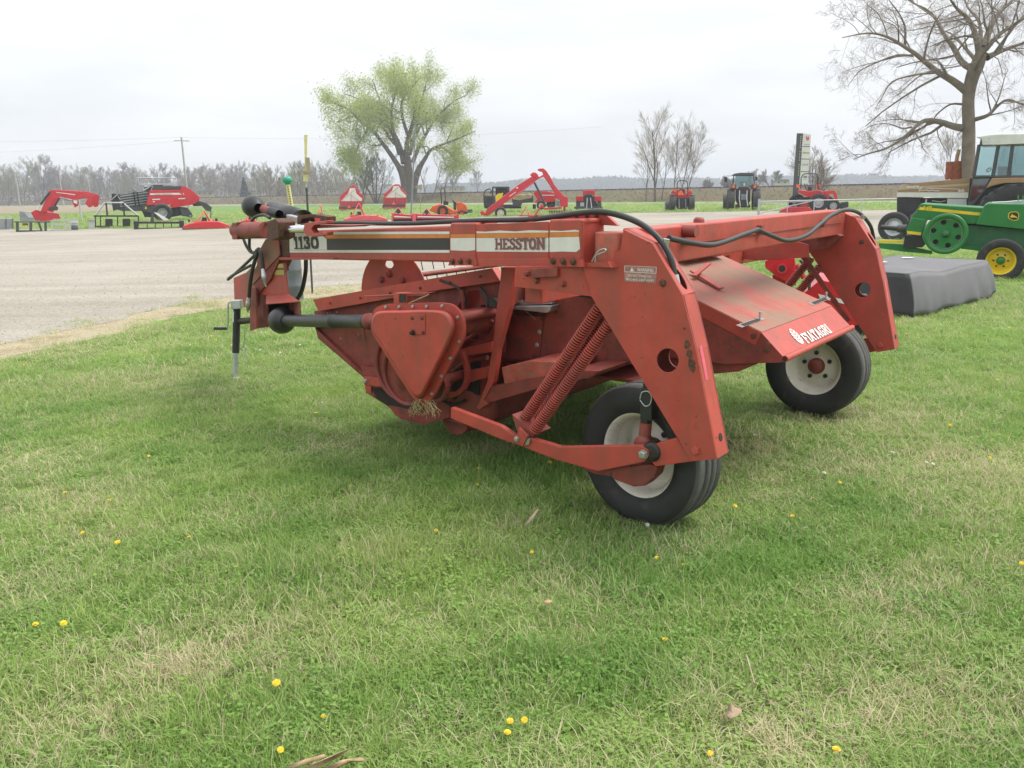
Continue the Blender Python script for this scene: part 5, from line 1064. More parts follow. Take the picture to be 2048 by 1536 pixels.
tyre(T.t, T(1205, 725, 1.75), T.n, T.m(238), .45, T.m(238) * .52, ribs=0, bar_lugs=20, rimmat='lightgrey', n=48)
T.wheel(322, 782, 108, .28, .0, rim=.58, ribs=3, rimmat='zinc', dish=.5, n=40); tyre(T.t, T(322, 782, 0) + T.n * 1.5, T.n, T.m(108), .28, T.m(108) * .55, ribs=3, rimmat='zinc', n=32)

# ---- disc mower under a grey canopy
A_, B_ = G(1826, 640), G(1992, 596); dD = (B_ - A_).normalized(); nD = Vector((-dD.y, dD.x, 0)); nD = nD if nD.y > 0 else -nD
cm = thing('disc_mower', (A_ + B_) / 2 + nD * .6, 'red disc mower under a grey canvas skirt with shade painted on its ends, behind the windrower', 'mower')
cl_ = (B_ - A_).length; hA = onplane(1808, 557, A_, nD).z; hB = onplane(1974, 524, B_, nD).z; ht_ = (hA + hB) / 2; ins = .10
zsag = lambda u: -.045 * math.sin(math.pi * u) ** 2 + .012 * math.sin(u * 12.5) - .03 * max(0, u - .8)
mb = MB(); NU, NVv = 60, 8
for j in range(NVv + 1):
    for i in range(NU + 1):
        u = i / NU; v = j / NVv; p = (A_ + dD * (ins + (cl_ - 2 * ins) * u)).lerp(A_ + dD * cl_ * u, 1 - v) + nD * (.14 * v ** 1.5 + (.016 * math.sin(u * 19 + 2.3 * math.sin(u * 7)) + .007 * math.sin(u * 53 + 4 * math.sin(u * 5))) * (1 - v) ** 1.2 - .008 * math.sin(v * 3.1))
        p.z = .03 + .02 * math.sin(u * 21) * (1 - v) + (ht_ - .03 + zsag(u)) * v + .05 * (u > .93) * (u - .93) / .07 * (1 - v); mb.v.append(p)
for j in range(NVv):
    for i in range(NU): a = j * (NU + 1) + i; mb.f.append((a, a + 1, a + NU + 2, a + NU + 1)); mb.sm.append(True)
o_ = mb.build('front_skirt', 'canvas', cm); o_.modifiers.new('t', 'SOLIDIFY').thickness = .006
mb = MB(); DP = 1.55
for j in range(NVv + 1):
    for i in range(21):
        u = i / 20; v = j / NVv; p = A_ + dD * (ins * v + .03 * math.sin(u * 17) * (1 - v)) + nD * (.14 * v ** 1.5 - .008 * math.sin(v * 3.1) * (1 - u) + (DP - .2 * v) * u); p.z = .03 + (ht_ - .03) * v; mb.v.append(p)
for j in range(NVv):
    for i in range(20): a = j * 21 + i; mb.f.append((a, a + 21, a + 22, a + 1)); mb.sm.append(True)
o_ = mb.build('end_skirt', 'canvasshade', cm); o_.modifiers.new('t', 'SOLIDIFY').thickness = .006
es2 = o_.copy(); COL.objects.link(es2); es2.location = dD * (cl_ - 2 * ins)
mb = MB(); mb.bar(A_ + nD * DP + ZV * .25 + dD * .1, B_ + nD * DP + ZV * .25 - dD * .1, .03, .4); mb.build('back_skirt', 'canvasshade', cm)
mb = MB()
for j in range(13):
    for i in range(31):
        u = i / 30; v = j / 12; p = A_ + dD * (ins + (cl_ - 2 * ins) * u) + nD * (.14 + (DP - .2) * v); p.z = ht_ + .05 * math.sin(v * math.pi) * min(1, u * 5, (1 - u) * 5) + .012 * math.sin(u * 9 + v * 5) * v + .004 + zsag(u) * (1 - v); mb.v.append(p)
for j in range(12):
    for i in range(30): a = j * 31 + i; mb.f.append((a, a + 1, a + 32, a + 31)); mb.sm.append(True)
tp_ = mb.build('canopy_top', 'canvas', cm); tp_.modifiers.new('t', 'SOLIDIFY').thickness = .006
mb = MB(); mb.bar(A_ + dD * .3 + nD * .8 + ZV * .35, B_ - dD * .3 + nD * .8 + ZV * .35, .3, .12); mb.build('cutter_bar', 'mfred', cm)
for u in (.15, .5, .85): mb = MB(); mb.box(A_ + dD * cl_ * u + nD * .8 + ZV * .15, dD * .06, nD * .2, ZV * .15); mb.build('skid', 'blackp', cm)
for u, w_ in ((.30, .20), (.62, .16)):
    mb = MB(); p = A_ + dD * (cl_ * u) + nD * (DP * .55) + ZV * (ht_ + .062); mb.quad(p, p + dD * w_, p + dD * w_ * .8 + nD * .16, p - dD * .06 + nD * .1); fix(mb.build('sticker', 'white', cm))
RS = Site(1600, 640, (0, 0, 1), dist=9.0)   # red frame and covers of the same mower, seen between the legs
RS.t = cm
RS.pr('red_frame', [(1530, 522), (1545, 516), (1590, 516), (1592, 572), (1575, 566), (1552, 553), (1530, 535)], 0, .35, 'mfred', cm, .01)
mb = MB(); mb.tube([RS(1564, 537, -.05), RS(1564, 537, .1)], .055, 18); mb.build('frame_tube', 'mfred', cm); mb = MB(); mb.tube([RS(1564, 537, -.055), RS(1564, 537, -.045)], .036, 16); mb.build('tube_bore', 'dark', cm)  # bore is a dark disc painted as shade on the tube end
RS.pr('red_cover', [(1590, 600), (1640, 560), (1700, 570), (1740, 640), (1690, 660), (1630, 640)], .3, .9, 'mfred', cm, .01); RS.pr('cover_foot', [(1600, 600), (1740, 600), (1740, 700), (1600, 690)], .55, .6, 'blackp', cm)
RS.pr('white_tape', [(1636, 588), (1690, 600), (1692, 609), (1640, 596)], .28, .006, 'whitep', cm)
RS.tb('lift_rod', [(1592, 530), (1608, 556)], .03, 'mfred', .1, cm); RS.tb('hose', [(1600, 520), (1620, 545), (1618, 580)], .015, 'hose', .1, cm, sm=True)
RS.rect('frame_leg', 1545, 550, 1580, 690, .1, .15, 'mfred', cm)

# ---- tractors seen from behind
def rear_wheels(s, xs, y, r, w, rimmat='lightgrey', lugs=18, off=0):
    for i, x in enumerate(xs): tyre(s.t, s(x, y, off), s.r * (-1 if i == 0 else 1), s.m(r), w, s.m(r) * .5, ribs=0, bar_lugs=lugs, rimmat=rimmat, n=36)
K = Site(300, 880, (1320, 330, 9.752), face=R(8)); K.o = G(1365, 422); K.base = Vector((K.o.x, K.o.y, 0))
K.thing('utility_tractor', 'small red roll-bar tractor seen from behind with orange triangle', 'tractor')
rear_wheels(K, (245, 612), 740, 152, .42); fw_ = K.m(100)
for x in (150, 640): tyre(K.t, K(x, 790, 1.7), K.r * (-1 if x < 300 else 1), K.m(95), .25, K.m(50), ribs=0, n=24, rimmat='lightgrey')
K.pr('transmission', [(330, 640), (540, 640), (560, 760), (530, 860), (340, 860), (310, 760)], -.2, .8, 'blackp', None, .03); K.rect('axle', 290, 690, 560, 770, -.05, .3, 'charcoal')
K.pr('fender', [(200, 550), (260, 480), (320, 500), (330, 640), (300, 640), (280, 570)], -.3, .9, 'mfred', None, .02); K.pr('fender', [(540, 490), (590, 480), (640, 560), (600, 570), (550, 660)], -.3, .9, 'mfred', None, .02)
K.pr('seat_base', [(310, 560), (560, 560), (540, 640), (330, 640)], .1, .5, 'mfred', None, .02); K.rect('hood', 360, 470, 500, 640, .9, 1.5, 'mfred', None, .05); K.rect('seat', 380, 470, 480, 570, .3, .15, 'blackp', None, .03)
K.tb('roll_bar', [(335, 620), (335, 380), (345, 330), (380, 305), (490, 305), (530, 330), (540, 380), (540, 620)], .035, 'blackp', -.1)
K.pr('slow_triangle', [(340, 590), (385, 495), (430, 495), (475, 590)], -.22, .01, 'smv'); K.rect('tail_lamp', 265, 480, 310, 520, -.35, .05, 'smv'); K.rect('tail_lamp', 550, 480, 590, 520, -.35, .05, 'smv')
for x in (370, 500): K.tb('lift_arm', [(x, 660, -.3), (x + 5, 840, -.5)], .03, 'greysteel')
K.rect('loader_bucket', 95, 730, 180, 880, 2.6, .5, 'greysteel')

C = Site(1600, 880, (1320, 330, 9.752), face=R(12)); C.o = G(1480, 420); C.base = Vector((C.o.x, C.o.y, 0))
C.thing('cab_tractor', 'large grey and black cab tractor seen from behind on the grass strip', 'tractor')
rear_wheels(C, (1380, 1870), 680, 205, .52, lugs=20)
for x in (1285, 1900): tyre(C.t, C(x, 730, 2.4), C.r * (-1 if x < 1500 else 1), C.m(150), .4, C.m(80), ribs=0, bar_lugs=16, n=28, rimmat='lightgrey')
C.pr('transmission', [(1490, 460), (1760, 460), (1760, 700), (1700, 830), (1560, 830), (1490, 700)], -.3, 1.2, 'blackp', None, .03); C.rect('drawbar', 1470, 770, 1760, 830, -.1, .3, 'rustred')
C.pr('fender', [(1365, 440), (1400, 370), (1480, 380), (1500, 470), (1380, 480)], -.5, 1.2, 'charcoal', None, .03); C.pr('fender', [(1780, 470), (1800, 380), (1890, 370), (1915, 440), (1880, 480)], -.5, 1.2, 'charcoal', None, .03)
for x in (1395, 1815): C.pr('tail_lamp', [(x, 440), (x + 30, 370), (x + 70, 400), (x + 60, 450)], -.52, .05, 'smv')
C.pr('cab_roof', [(1420, 190), (1460, 165), (1560, 150), (1760, 150), (1820, 165), (1840, 185), (1830, 205), (1430, 210)], -.25, 1.8, 'charcoal', None, .03)
for x0, x1 in ((1440, 1420), (1825, 1850)):
    for off in (-.2, 1.45): C.tb('cab_post', [(x0, 200, off), (x1, 450, off)], .045, 'charcoal', n=6)
C.pr('rear_window', [(1470, 210), (1810, 210), (1820, 420), (1760, 435), (1500, 435), (1450, 410)], -.17, .012, 'glass'); C.pr('front_window', [(1470, 210), (1810, 210), (1820, 420), (1450, 420)], 1.4, .012, 'glass')
C.rect('window_frame', 1455, 204, 1825, 216, -.19, .04, 'blackp'); C.rect('seat', 1560, 320, 1690, 440, .4, .4, 'blackp', None, .04); C.rect('sticker', 1630, 350, 1660, 400, -.185, .004, 'whitep')
C.pr('hood', [(1510, 470), (1520, 420), (1740, 420), (1750, 470), (1740, 650), (1520, 650)], 1.5, 2.2, 'mfred', None, .05)
C.tb('mirror_arm', [(1430, 210, 1.2), (1300, 215, 1.2)], .02, 'blackp'); C.rect('mirror', 1255, 235, 1310, 330, 1.2, .05, 'blackp', None, .01); C.rect('mirror', 1860, 230, 1900, 300, 1.2, .05, 'blackp', None, .01)
for x in (1555, 1700): C.tb('lift_arm', [(x, 500, -.4), (x - 10, 640, -.7), (x + 10, 800, -.9)], .04, 'steel')
C.rect('hitch_block', 1580, 570, 1680, 680, -.45, .2, 'greysteel', None, .01)

# ---- red tractor with loader and cutter beyond the gate
Q = Site(900, 760, (1540, 340, 9.309)); Q.o = G(1636, 424); Q.base = Vector((Q.o.x, Q.o.y, 0))
Q.thing('loader_tractor', 'red roll-bar tractor with front loader parked beyond the pipe gate', 'tractor')
Q.pr('fender', [(500, 400), (560, 370), (640, 385), (790, 395), (860, 365), (960, 390), (1000, 440), (990, 475), (900, 445), (810, 470), (760, 520), (640, 475)], 0, 1.4, 'mfred', None, .03)
Q.pr('hood', [(950, 400), (1040, 388), (1075, 400), (1075, 520), (1000, 520)], .3, .8, 'mfred', None, .04)
Q.pr('loader_arm', [(1055, 392), (1200, 380), (1240, 440), (1270, 560), (1295, 690), (1255, 670), (1220, 560), (1180, 450), (1105, 440), (1105, 570), (1058, 570)], -.1, .1, 'mfred', None, .01)
la = Q.t.children[-1].copy(); COL.objects.link(la); la.location = Q.n * 1.4
Q.tb('roll_bar', [(575, 350), (580, 160), (610, 90), (650, 70), (830, 70), (880, 80), (890, 160), (895, 350)], .035, 'blackp', .7)
Q.pr('chassis', [(450, 520), (1100, 480), (1220, 560), (1200, 680), (500, 680)], .5, .5, 'blackp')
Q.wheel(905, 610, 165, .4, -.05, rim=.55, bar_lugs=16, rimmat='lightgrey', dish=.3); Q.wheel(500, 600, 150, .4, 1.3, rim=.55, bar_lugs=16, rimmat='lightgrey')
Q.wheel(1180, 665, 115, .3, .0, rim=.55, bar_lugs=14, rimmat='lightgrey', dish=.3)
Q.pr('loader_bucket', [(1285, 660), (1330, 605), (1460, 590), (1462, 690), (1310, 725)], -.1, 1.6, 'blackp', None, .01); Q.rect('seat', 700, 310, 780, 400, .6, .3, 'blackp', None, .03)
Q.rect('tail_lamp', 490, 265, 545, 330, .2, .05, 'smv'); Q.rect('tail_lamp', 860, 262, 940, 310, .9, .05, 'smv')
Q2 = Site(500, 792, (1540, 340, 9.309)); Q2.thing('rotary_cutter', 'low red rotary cutter lying behind the loader tractor at the gate', 'rotary cutter')
Q2.pr('deck', [(165, 785), (200, 745), (330, 695), (690, 685), (790, 740), (775, 790)], 0, 1.5, 'mfred', None, .02); Q2.pr('gearbox', [(560, 690), (600, 590), (700, 590), (740, 690)], .5, .4, 'rustred', None, .02); Q2.rect('skid', 200, 760, 240, 795, -.02, 1.4, 'mfred')

# ---- galvanised pipe gate
Gt = Site(1517, 430, (0, 0, 1), face=R(-4)); Gt.thing('pipe_gate', 'galvanised pipe gate with diagonal brace beside the grey cab tractor', 'gate')
def gx(x, h, off=0): p = Gt(x, 430, off); return Vector((p.x, p.y, h))
gp = lambda nm, pts, r: (lambda mb: mb.build(nm, 'gatesteel', Gt.t))((lambda mb: mb.tube(pts, r, 8))(MB()))
zt_ = Gt(1517, 403).z
gp('gate_post', [gx(1517, 0), gx(1517, zt_ + .15)], .075); gp('gate_post', [gx(2080, 0), gx(2080, zt_ + .1)], .06)
gp('top_rail', [gx(1517, zt_), gx(2080, zt_)], .028); gp('middle_rail', [gx(1517, zt_ * .92), gx(1622, zt_ * .92)], .025)
for x in (1574, 1627, 1722, 1850, 1960): gp('gate_upright', [gx(x, .0 if x < 1700 else .02), gx(x, zt_)], .028)
gp('brace', [gx(1517, .10), gx(1620, zt_ * .93)], .028); gp('brace', [gx(1517, zt_ * .85), gx(1574, .55)], .018)

# ---- dealer's sign
Sg = Site(300, 1560, (1570, 255, 10.593), dist=78); Sg.thing('dealer_sign', 'tall grey and white sign tower of stacked panels behind the loader tractor', 'sign')
zt_s = Sg(250, 125).z
Sg.pr('sign_column', [(250, 122), (385, 122), (300, 1190), (270, 1560), (150, 1560)], 0, .5, 'charcoal')
sp_ = Sg.pr('sign_panel', [(388, 125), (552, 150), (480, 1190), (312, 1190)], .05, .35, 'whitep')
for y0, xa, xb in ((400, 370, 530), (665, 345, 515), (932, 325, 498)): Sg.pr('panel_joint', [(xa, y0 - 8), (xb, y0), (xb, y0 + 14), (xa, y0 + 8)], .04, .01, 'charcoal', sp_)
Sg.pr('panel_logo', [(440, 195), (470, 180), (480, 225), (500, 180), (520, 200), (505, 270), (460, 280), (445, 240)], .04, .01, 'pink', sp_); Sg.pr('panel_stripe', [(375, 515), (525, 525), (522, 555), (372, 550)], .04, .01, 'yelgreen', sp_)
a_, b_ = Sg(365, 812, .035), Sg(490, 812, .035); text_mesh('WHITE', a_, (b_ - a_).normalized(), ZV, Sg.m(42), 'charcoal', sp_, width=(b_ - a_).length)
Sg.pr('panel_text', [(405, 352), (525, 356), (525, 366), (405, 362)], .04, .008, 'greysteel', sp_); Sg.pr('panel_badge', [(390, 1020), (475, 1020), (470, 1070), (385, 1070)], .04, .008, 'greysteel', sp_); Sg.pr('panel_text', [(385, 1095), (470, 1095), (468, 1110), (384, 1110)], .04, .008, 'lightgrey', sp_)
for i in range(19):
    t = i / 18; x, y = 337 - 52 * t, 190 + 820 * t
    if i in (6, 12): continue
    Sg.pr('column_mark', [(x - 9, y - 9), (x + 9, y - 9), (x + 8, y + 9), (x - 10, y + 9)], -.01, .008, 'pale')

# ---- large red square baler on the left
b7 = (180, 340, 7.314)
Lb = Site(1060, 750, b7); Lb.o = G(325, 443); Lb.base = Vector((Lb.o.x, Lb.o.y, 0))
Lb.thing('large_baler', 'large red and charcoal square baler at the far edge of the gravel', 'baler')
Lb.pr('body', [(822, 515), (872, 295), (1325, 290), (1330, 232), (1400, 245), (1480, 285), (1605, 395), (1600, 450), (1500, 507), (1220, 552), (1180, 545), (1150, 505), (1050, 512)], 0, 2.5, 'mfred', None, .05)
Lb.pr('upper_deck', [(905, 288), (925, 215), (1060, 212), (1070, 235), (1328, 235), (1325, 288)], .1, 2.3, 'charcoal', None, .03)
Lb.pr('white_stripe', [(880, 342), (1300, 335), (1345, 360), (878, 366)], -.02, .01, 'whitep'); a_, b_ = Lb(940, 361, -.03), Lb(1192, 358, -.03); text_mesh('MASSEY FERGUSON', a_, (b_ - a_).normalized(), ZV, Lb.m(15), 'charcoal', Lb.t, width=(b_ - a_).length)
Lb.pr('white_dash', [(1355, 340), (1365, 338), (1380, 360), (1368, 360)], -.02, .01, 'whitep'); Lb.pr('white_mark', [(912, 424), (1025, 420), (1025, 436), (912, 440)], -.02, .01, 'white'); Lb.pr('white_mark', [(1292, 413), (1392, 410), (1392, 424), (1292, 427)], -.02, .01, 'white'); Lb.pr('white_mark', [(920, 455), (950, 455), (945, 470), (920, 470)], -.02, .01, 'white')
Lb.pr('bale_chamber', [(330, 382), (430, 365), (870, 300), (820, 515), (770, 600), (470, 600), (330, 560)], .5, 1.4, 'charcoal', None, .03)
for k_ in range(5): Lb.tb('chamber_rib', [(440, 392 + 36 * k_, .47), (850, 330 + 38 * k_, .47)], .05, 'greysteel', n=6)
for x in (640, 690): Lb.tb('chamber_strap', [(x, 320, .44), (x + 30, 520, .44)], .05, 'blackp', n=6)
Lb.pr('chute', [(320, 345), (430, 350), (440, 560), (340, 600), (310, 440)], .4, 1.6, 'blackp', None, .03); Lb.tb('chute_frame', [(300, 450, .4), (400, 360, .4), (440, 440, .4)], .05, 'greysteel')
Lb.pr('tail_box', [(760, 515), (960, 515), (930, 640), (770, 600)], .1, 2.2, 'charcoal', None, .03); Lb.pr('belly', [(760, 600), (1320, 540), (1350, 660), (1190, 690), (800, 690)], .5, 1.5, 'blackp')
Lb.wheel(1062, 622, 132, .6, .05, rim=.5, rimmat='lightgrey', dish=.3, ribs=3); tyre(Lb.t, Lb(1062, 622, 2.3), Lb.n, Lb.m(132), .6, Lb.m(66), ribs=3, n=28)
Lb.pr('pickup', [(1310, 540), (1430, 555), (1500, 645), (1480, 690), (1340, 672)], .2, 2.2, 'charcoal', None, .04); Lb.wheel(1470, 668, 28, .15, .1, rim=.55, rimmat='lightgrey')
Lb.pr('tongue', [(1500, 508), (1590, 450), (1700, 480), (1785, 545), (1765, 608), (1700, 595), (1640, 525), (1520, 530)], 1.0, .5, 'charcoal', None, .03); Lb.tb('tongue_stand', [(1770, 590, 1.2), (1770, 720, 1.2)], .06, 'greysteel')
for x in (700, 1255): Lb.tb('rail_post', [(x, 120, 1.9), (x + 20, 235, 1.9)], .03, 'lightgrey')
Lb.tb('hand_rail', [(680, 115, 1.9), (1265, 120, 1.9)], .035, 'lightgrey'); Lb.tb('hand_rail', [(720, 210, .3), (1280, 210, .3)], .035, 'lightgrey'); Lb.tb('ladder', [(800, 240, .3), (900, 230, .3), (780, 300, .3)], .06, 'lightgrey')
Lb.pr('knotter_cover', [(800, 245), (905, 240), (880, 300), (780, 305)], .5, 1.4, 'blackp', None, .03); Lb.pr('gear_pipes', [(560, 290), (640, 270), (680, 300), (670, 330), (570, 325)], .8, .8, 'greysteel', None, .03)
Lb.rect('side_lamp', 1160, 495, 1180, 518, -.03, .03, 'smv'); Lb.rect('side_lamp', 805, 540, 830, 570, .07, .03, 'yellow')
# ---- front loader without its tractor
l8 = (0, 360, 8.533)
Ld = Site(760, 712, l8); Ld.o = G(86, 447); Ld.base = Vector((Ld.o.x, Ld.o.y, 0)); Ld.thing('front_loader', 'detached red front loader with grey bucket at the left edge of the gravel', 'loader')
Ld.pr('loader_arm', [(690, 540), (840, 185), (880, 165), (1380, 195), (1610, 262), (1580, 455), (1520, 470), (1455, 400), (1500, 305), (1240, 330), (1110, 300), (905, 325), (800, 560)], 0, .16, 'mfred', None, .02)
la = Ld.t.children[-1].copy(); COL.objects.link(la); la.location = Ld.n * 1.3 + Ld.r * .45
Ld.pr('arm_gusset', [(1220, 335), (1355, 325), (1335, 440), (1275, 472)], -.04, .24, 'mfred'); Ld.pr('arm_label', [(1255, 345), (1322, 350), (1317, 410), (1255, 388)], -.05, .008, 'whitep'); Ld.pr('arm_stripe', [(960, 205), (1280, 245), (1280, 258), (960, 215)], -.01, .008, 'whitep')
Ld.tb('loader_cylinder', [(850, 205, -.08), (690, 420, -.08)], .07, 'blackp'); Ld.tb('cylinder_rod', [(690, 420, -.08), (640, 510, -.08)], .04, 'chrome'); Ld.tb('loader_cylinder', [(1010, 310, .6), (930, 440, .6)], .07, 'blackp'); Ld.tb('loader_cylinder', [(1020, 300, -.1), (1230, 350, -.1)], .06, 'greysteel')
Ld.pr('cross_frame', [(520, 560), (610, 505), (700, 530), (860, 555), (1000, 575), (1040, 655), (860, 690), (760, 708), (600, 690)], .1, 1.3, 'mfred', None, .03); Ld.pr('seat_plate', [(820, 460), (960, 440), (1000, 470), (980, 520), (830, 520)], .2, .5, 'charcoal', None, .03)
Ld.pr('bucket', [(330, 532), (520, 545), (600, 690), (440, 712), (345, 712)], -.2, 1.9, 'greysteel', None, .02); Ld.pr('bucket_inside', [(400, 545), (525, 552), (570, 640), (490, 640)], -.21, .008, 'lightgrey')
Ld.tb('parking_stand', [(1350, 335), (1375, 560), (1410, 745)], .06, 'lightgrey', -.1)
# ---- loose stock along the edge of the gravel
Cr = Site(110, 845, l8); Cr.thing('steel_crate', 'dark grey steel crate at the left border of the gravel edge', 'crate'); Cr.rect('crate_box', -60, 660, 225, 845, 0, 1.2, 'greysteel', None, .02)
for x in (-55, 95, 215): Cr.rect('crate_rib', x, 655, x + 12, 848, -.04, .04, 'charcoal')
Sk = Site(600, 880, l8); Sk.thing('steel_skid', 'low grey steel skid frame on legs below the red loader', 'frame')
for x0, y0, x1, y1, nm in ((240, 705, 860, 725, 'top_beam'), (270, 862, 720, 882, 'bottom_beam'), (500, 720, 550, 880, 'leg'), (270, 720, 320, 880, 'leg'), (760, 720, 800, 880, 'leg')): Sk.rect(nm, x0, y0, x1, y1, 0, .9, 'charcoal', None, .01)
Sk.pr('brace', [(640, 720), (680, 720), (730, 870), (690, 870)], 0, .1, 'charcoal'); Sk.rect('orange_load', 380, 740, 480, 775, .3, .4, 'orangep', None, .02)
Rk = Site(1100, 868, l8); Rk.thing('steel_rack', 'light grey steel rack of bars with end plate beside the skid frame', 'rack')
for y in (690, 760, 850): Rk.rect('rail', 860, y, 1340, y + 12, 0, .08, 'lightgrey')
for y in (680, 760, 850): Rk.rect('rail', 900, y - 15, 1340, y - 4, .8, .08, 'lightgrey')
for x in (880, 1100, 1190): Rk.rect('upright', x, 690, x + 18, 868, 0, .1, 'lightgrey')
mb = MB(); mb.tube([Rk(1210, 775, .4), Rk(1330, 775, .4)], Rk.m(80), 20); mb.build('roller', 'greysteel', Rk.t)
Bx = Site(1565, 830, l8); Bx.thing('grey_box', 'small light grey box standing between rack and black frame', 'box'); Bx.rect('box_body', 1510, 700, 1615, 832, 0, .6, 'lightgrey', None, .01); Bx.rect('box_lid', 1500, 685, 1620, 702, -.03, .66, 'greysteel', None, .01)
Fr = Site(400, 845, b7); Fr.thing('bale_carrier', 'black bale carrier frame with grey slanted top rails', 'frame')
Fr.tb('top_rail', [(80, 665), (215, 478), (480, 478), (710, 675)], .05, 'lightgrey', .1); Fr.tb('top_rail', [(80, 665), (215, 478), (480, 478), (710, 675)], .05, 'lightgrey', 1.3)
for x in (240, 490): Fr.pr('upright', [(x - 18, 478), (x + 8, 478), (x + 26, 670), (x, 670)], 0, .12, 'blackp')
Fr.rect('cross_beam', 55, 662, 712, 685, 0, .15, 'blackp'); Fr.rect('base_beam', 80, 828, 620, 850, 0, .15, 'blackp'); Fr.rect('base_beam', 80, 815, 620, 832, 1.2, .15, 'blackp')
for x in (70, 145, 395, 700): Fr.rect('leg', x, 680, x + 18, 845, .02, .1, 'blackp')
for x in (222, 478): Fr.rect('weight_block', x, 715, x + 110, 842, .1, .5, 'blackp', None, .02)
Rg = Site(970, 862, b7); Rg.thing('black_rake', 'long black tine rack lying in front of the large baler', 'rake')
Rg.rect('top_beam', 635, 755, 1315, 785, 0, .15, 'blackp', None, .01); Rg.rect('bottom_beam', 640, 845, 1310, 865, .0, .15, 'charcoal', None, .01)
for x in (830, 948, 1068, 1185): Rg.rect('tine', x, 780, x + 14, 850, .02, .08, 'blackp')
Rg.rect('end_plate', 640, 750, 705, 864, -.1, .9, 'blackp', None, .01); Rg.rect('end_plate', 1310, 742, 1375, 862, -.1, .9, 'blackp', None, .01); Rg.pr('white_ramp', [(938, 622), (990, 632), (1155, 728), (1085, 740)], .2, .5, 'whitep'); Rg.pr('ramp_foot', [(900, 640), (935, 640), (935, 756), (880, 756)], .2, .5, 'charcoal')
def cutter(x0, x1, yb, hdeck, mast, label, col='mfred', seed=0, wheel=True, dist=None):
    s = Site((x0 + x1) / 2, yb, (0, 0, 1), dist=dist); s.thing('rotary_cutter', label, 'rotary cutter', 'red implements along the gravel edge'); w = x1 - x0
    d_ = s.pr('deck', [(x0, yb), (x0 + w * .03, yb - hdeck * .45), (x0 + w * .2, yb - hdeck * .8), (x0 + w * .4, yb - hdeck), (x0 + w * .75, yb - hdeck), (x1 - w * .03, yb - hdeck * .5), (x1, yb)], 0, 1.6, col, None, .03)
    s.rect('skirt', x0, yb - hdeck * .22, x1, yb, -.03, .03, 'rustred')
    c = x0 + w * (.45 + .1 * (seed % 3 - 1)); yt = yb - mast
    for dx in (-.16, .16): s.tb('mast', [(c + w * dx, yb - hdeck * .8, .3), (c, yt, .5), (c + w * .12, yb - hdeck * .9, 1.3)], .03, 'mfred', n=6)
    rr_ = random.Random(seed + int(x0))
    for k in range(7): xx = x0 + w * rr_.uniform(.12, .85); yy = yb - hdeck * rr_.uniform(.85, 1.15); ww = w * rr_.uniform(.02, .06); s.rect('bracket', xx, yy - hdeck * rr_.uniform(.1, .4), xx + ww, yy, rr_.uniform(.0, 1.0), rr_.uniform(.1, .3), rr_.choice(('blackp', 'mfred', 'greysteel', 'pinkred', 'whitep')), None, .01)
    s.tb('hitch_bar', [(c - w * .2, yb - hdeck * .95, .2), (c + w * .25, yb - hdeck * .95, .2)], .05, 'mfred', n=6)
    s.pr('gearbox', [(c - w * .06, yb - hdeck * .9), (c - w * .04, yb - hdeck * 1.6), (c + w * .05, yb - hdeck * 1.6), (c + w * .07, yb - hdeck * .9)], .6, .4, 'blackp', None, .03)
    if wheel: s.wheel(x1 - w * .08, yb - hdeck * .35, hdeck * .35, .15, 1.7, rim=.5, n=20)
    return s
cutter(364, 462, 458.5, 15, 37, 'red domed rotary cutter lying right of the black tine rack', seed=1)
cutter(474, 520, 452, 12, 34, 'red rotary cutter half hidden by the windrower hitch cylinder', seed=2)
cutter(686, 776, 444, 13, 38, 'pale red rotary cutter below the two spreaders', 'pinkred', seed=0)
s = cutter(622, 664, 444, 11, 34, 'red cutter mast just right of the tall stake', seed=1)
# tillers
def tiller(x0, x1, yb, h, label):
    s = Site((x0 + x1) / 2, yb, (0, 0, 1)); s.thing('rotary_tiller', label, 'tiller', 'red implements along the gravel edge'); w = x1 - x0
    s.pr('hood', [(x0, yb - h * .35), (x0 + w * .03, yb - h), (x1, yb - h * .8), (x1, yb - h * .35)], 0, .8, 'mfred', None, .03); s.rect('rotor', x0 + w * .06, yb - h * .4, x1 - w * .03, yb - h * .02, .2, .45, 'blackp', None, .05)
    s.rect('end_plate', x0 - 1, yb - h * 1.1, x0 + w * .06, yb, -.05, .9, 'pinkred', None, .02); s.rect('end_plate', x1 - w * .04, yb - h, x1 + 1, yb, -.05, .9, 'mfred', None, .02); s.pr('white_label', [(x0 + w * .1, yb - h * .72), (x0 + w * .9, yb - h * .62), (x0 + w * .9, yb - h * .5), (x0 + w * .1, yb - h * .58)], -.02, .01, 'whitep')
    c = x0 + w * .3
    for dx in (-8, 8): s.tb('mast', [(c + dx, yb - h * .9, .2), (c, yb - h * 1.7, .4)], .04, 'mfred', n=6)
    mb = MB(); mb.tube([s(c, yb - h * 1.25, -.05), s(c, yb - h * 1.25, .3)], s.m(4.5), 14); mb.build('drive_cup', 'blackp', s.t)
tiller(784, 826, 444, 17, 'red rotary tiller with end plate left of the steel pole'); tiller(826, 917, 443, 15, 'long red rotary tiller in front of the orange tractor')
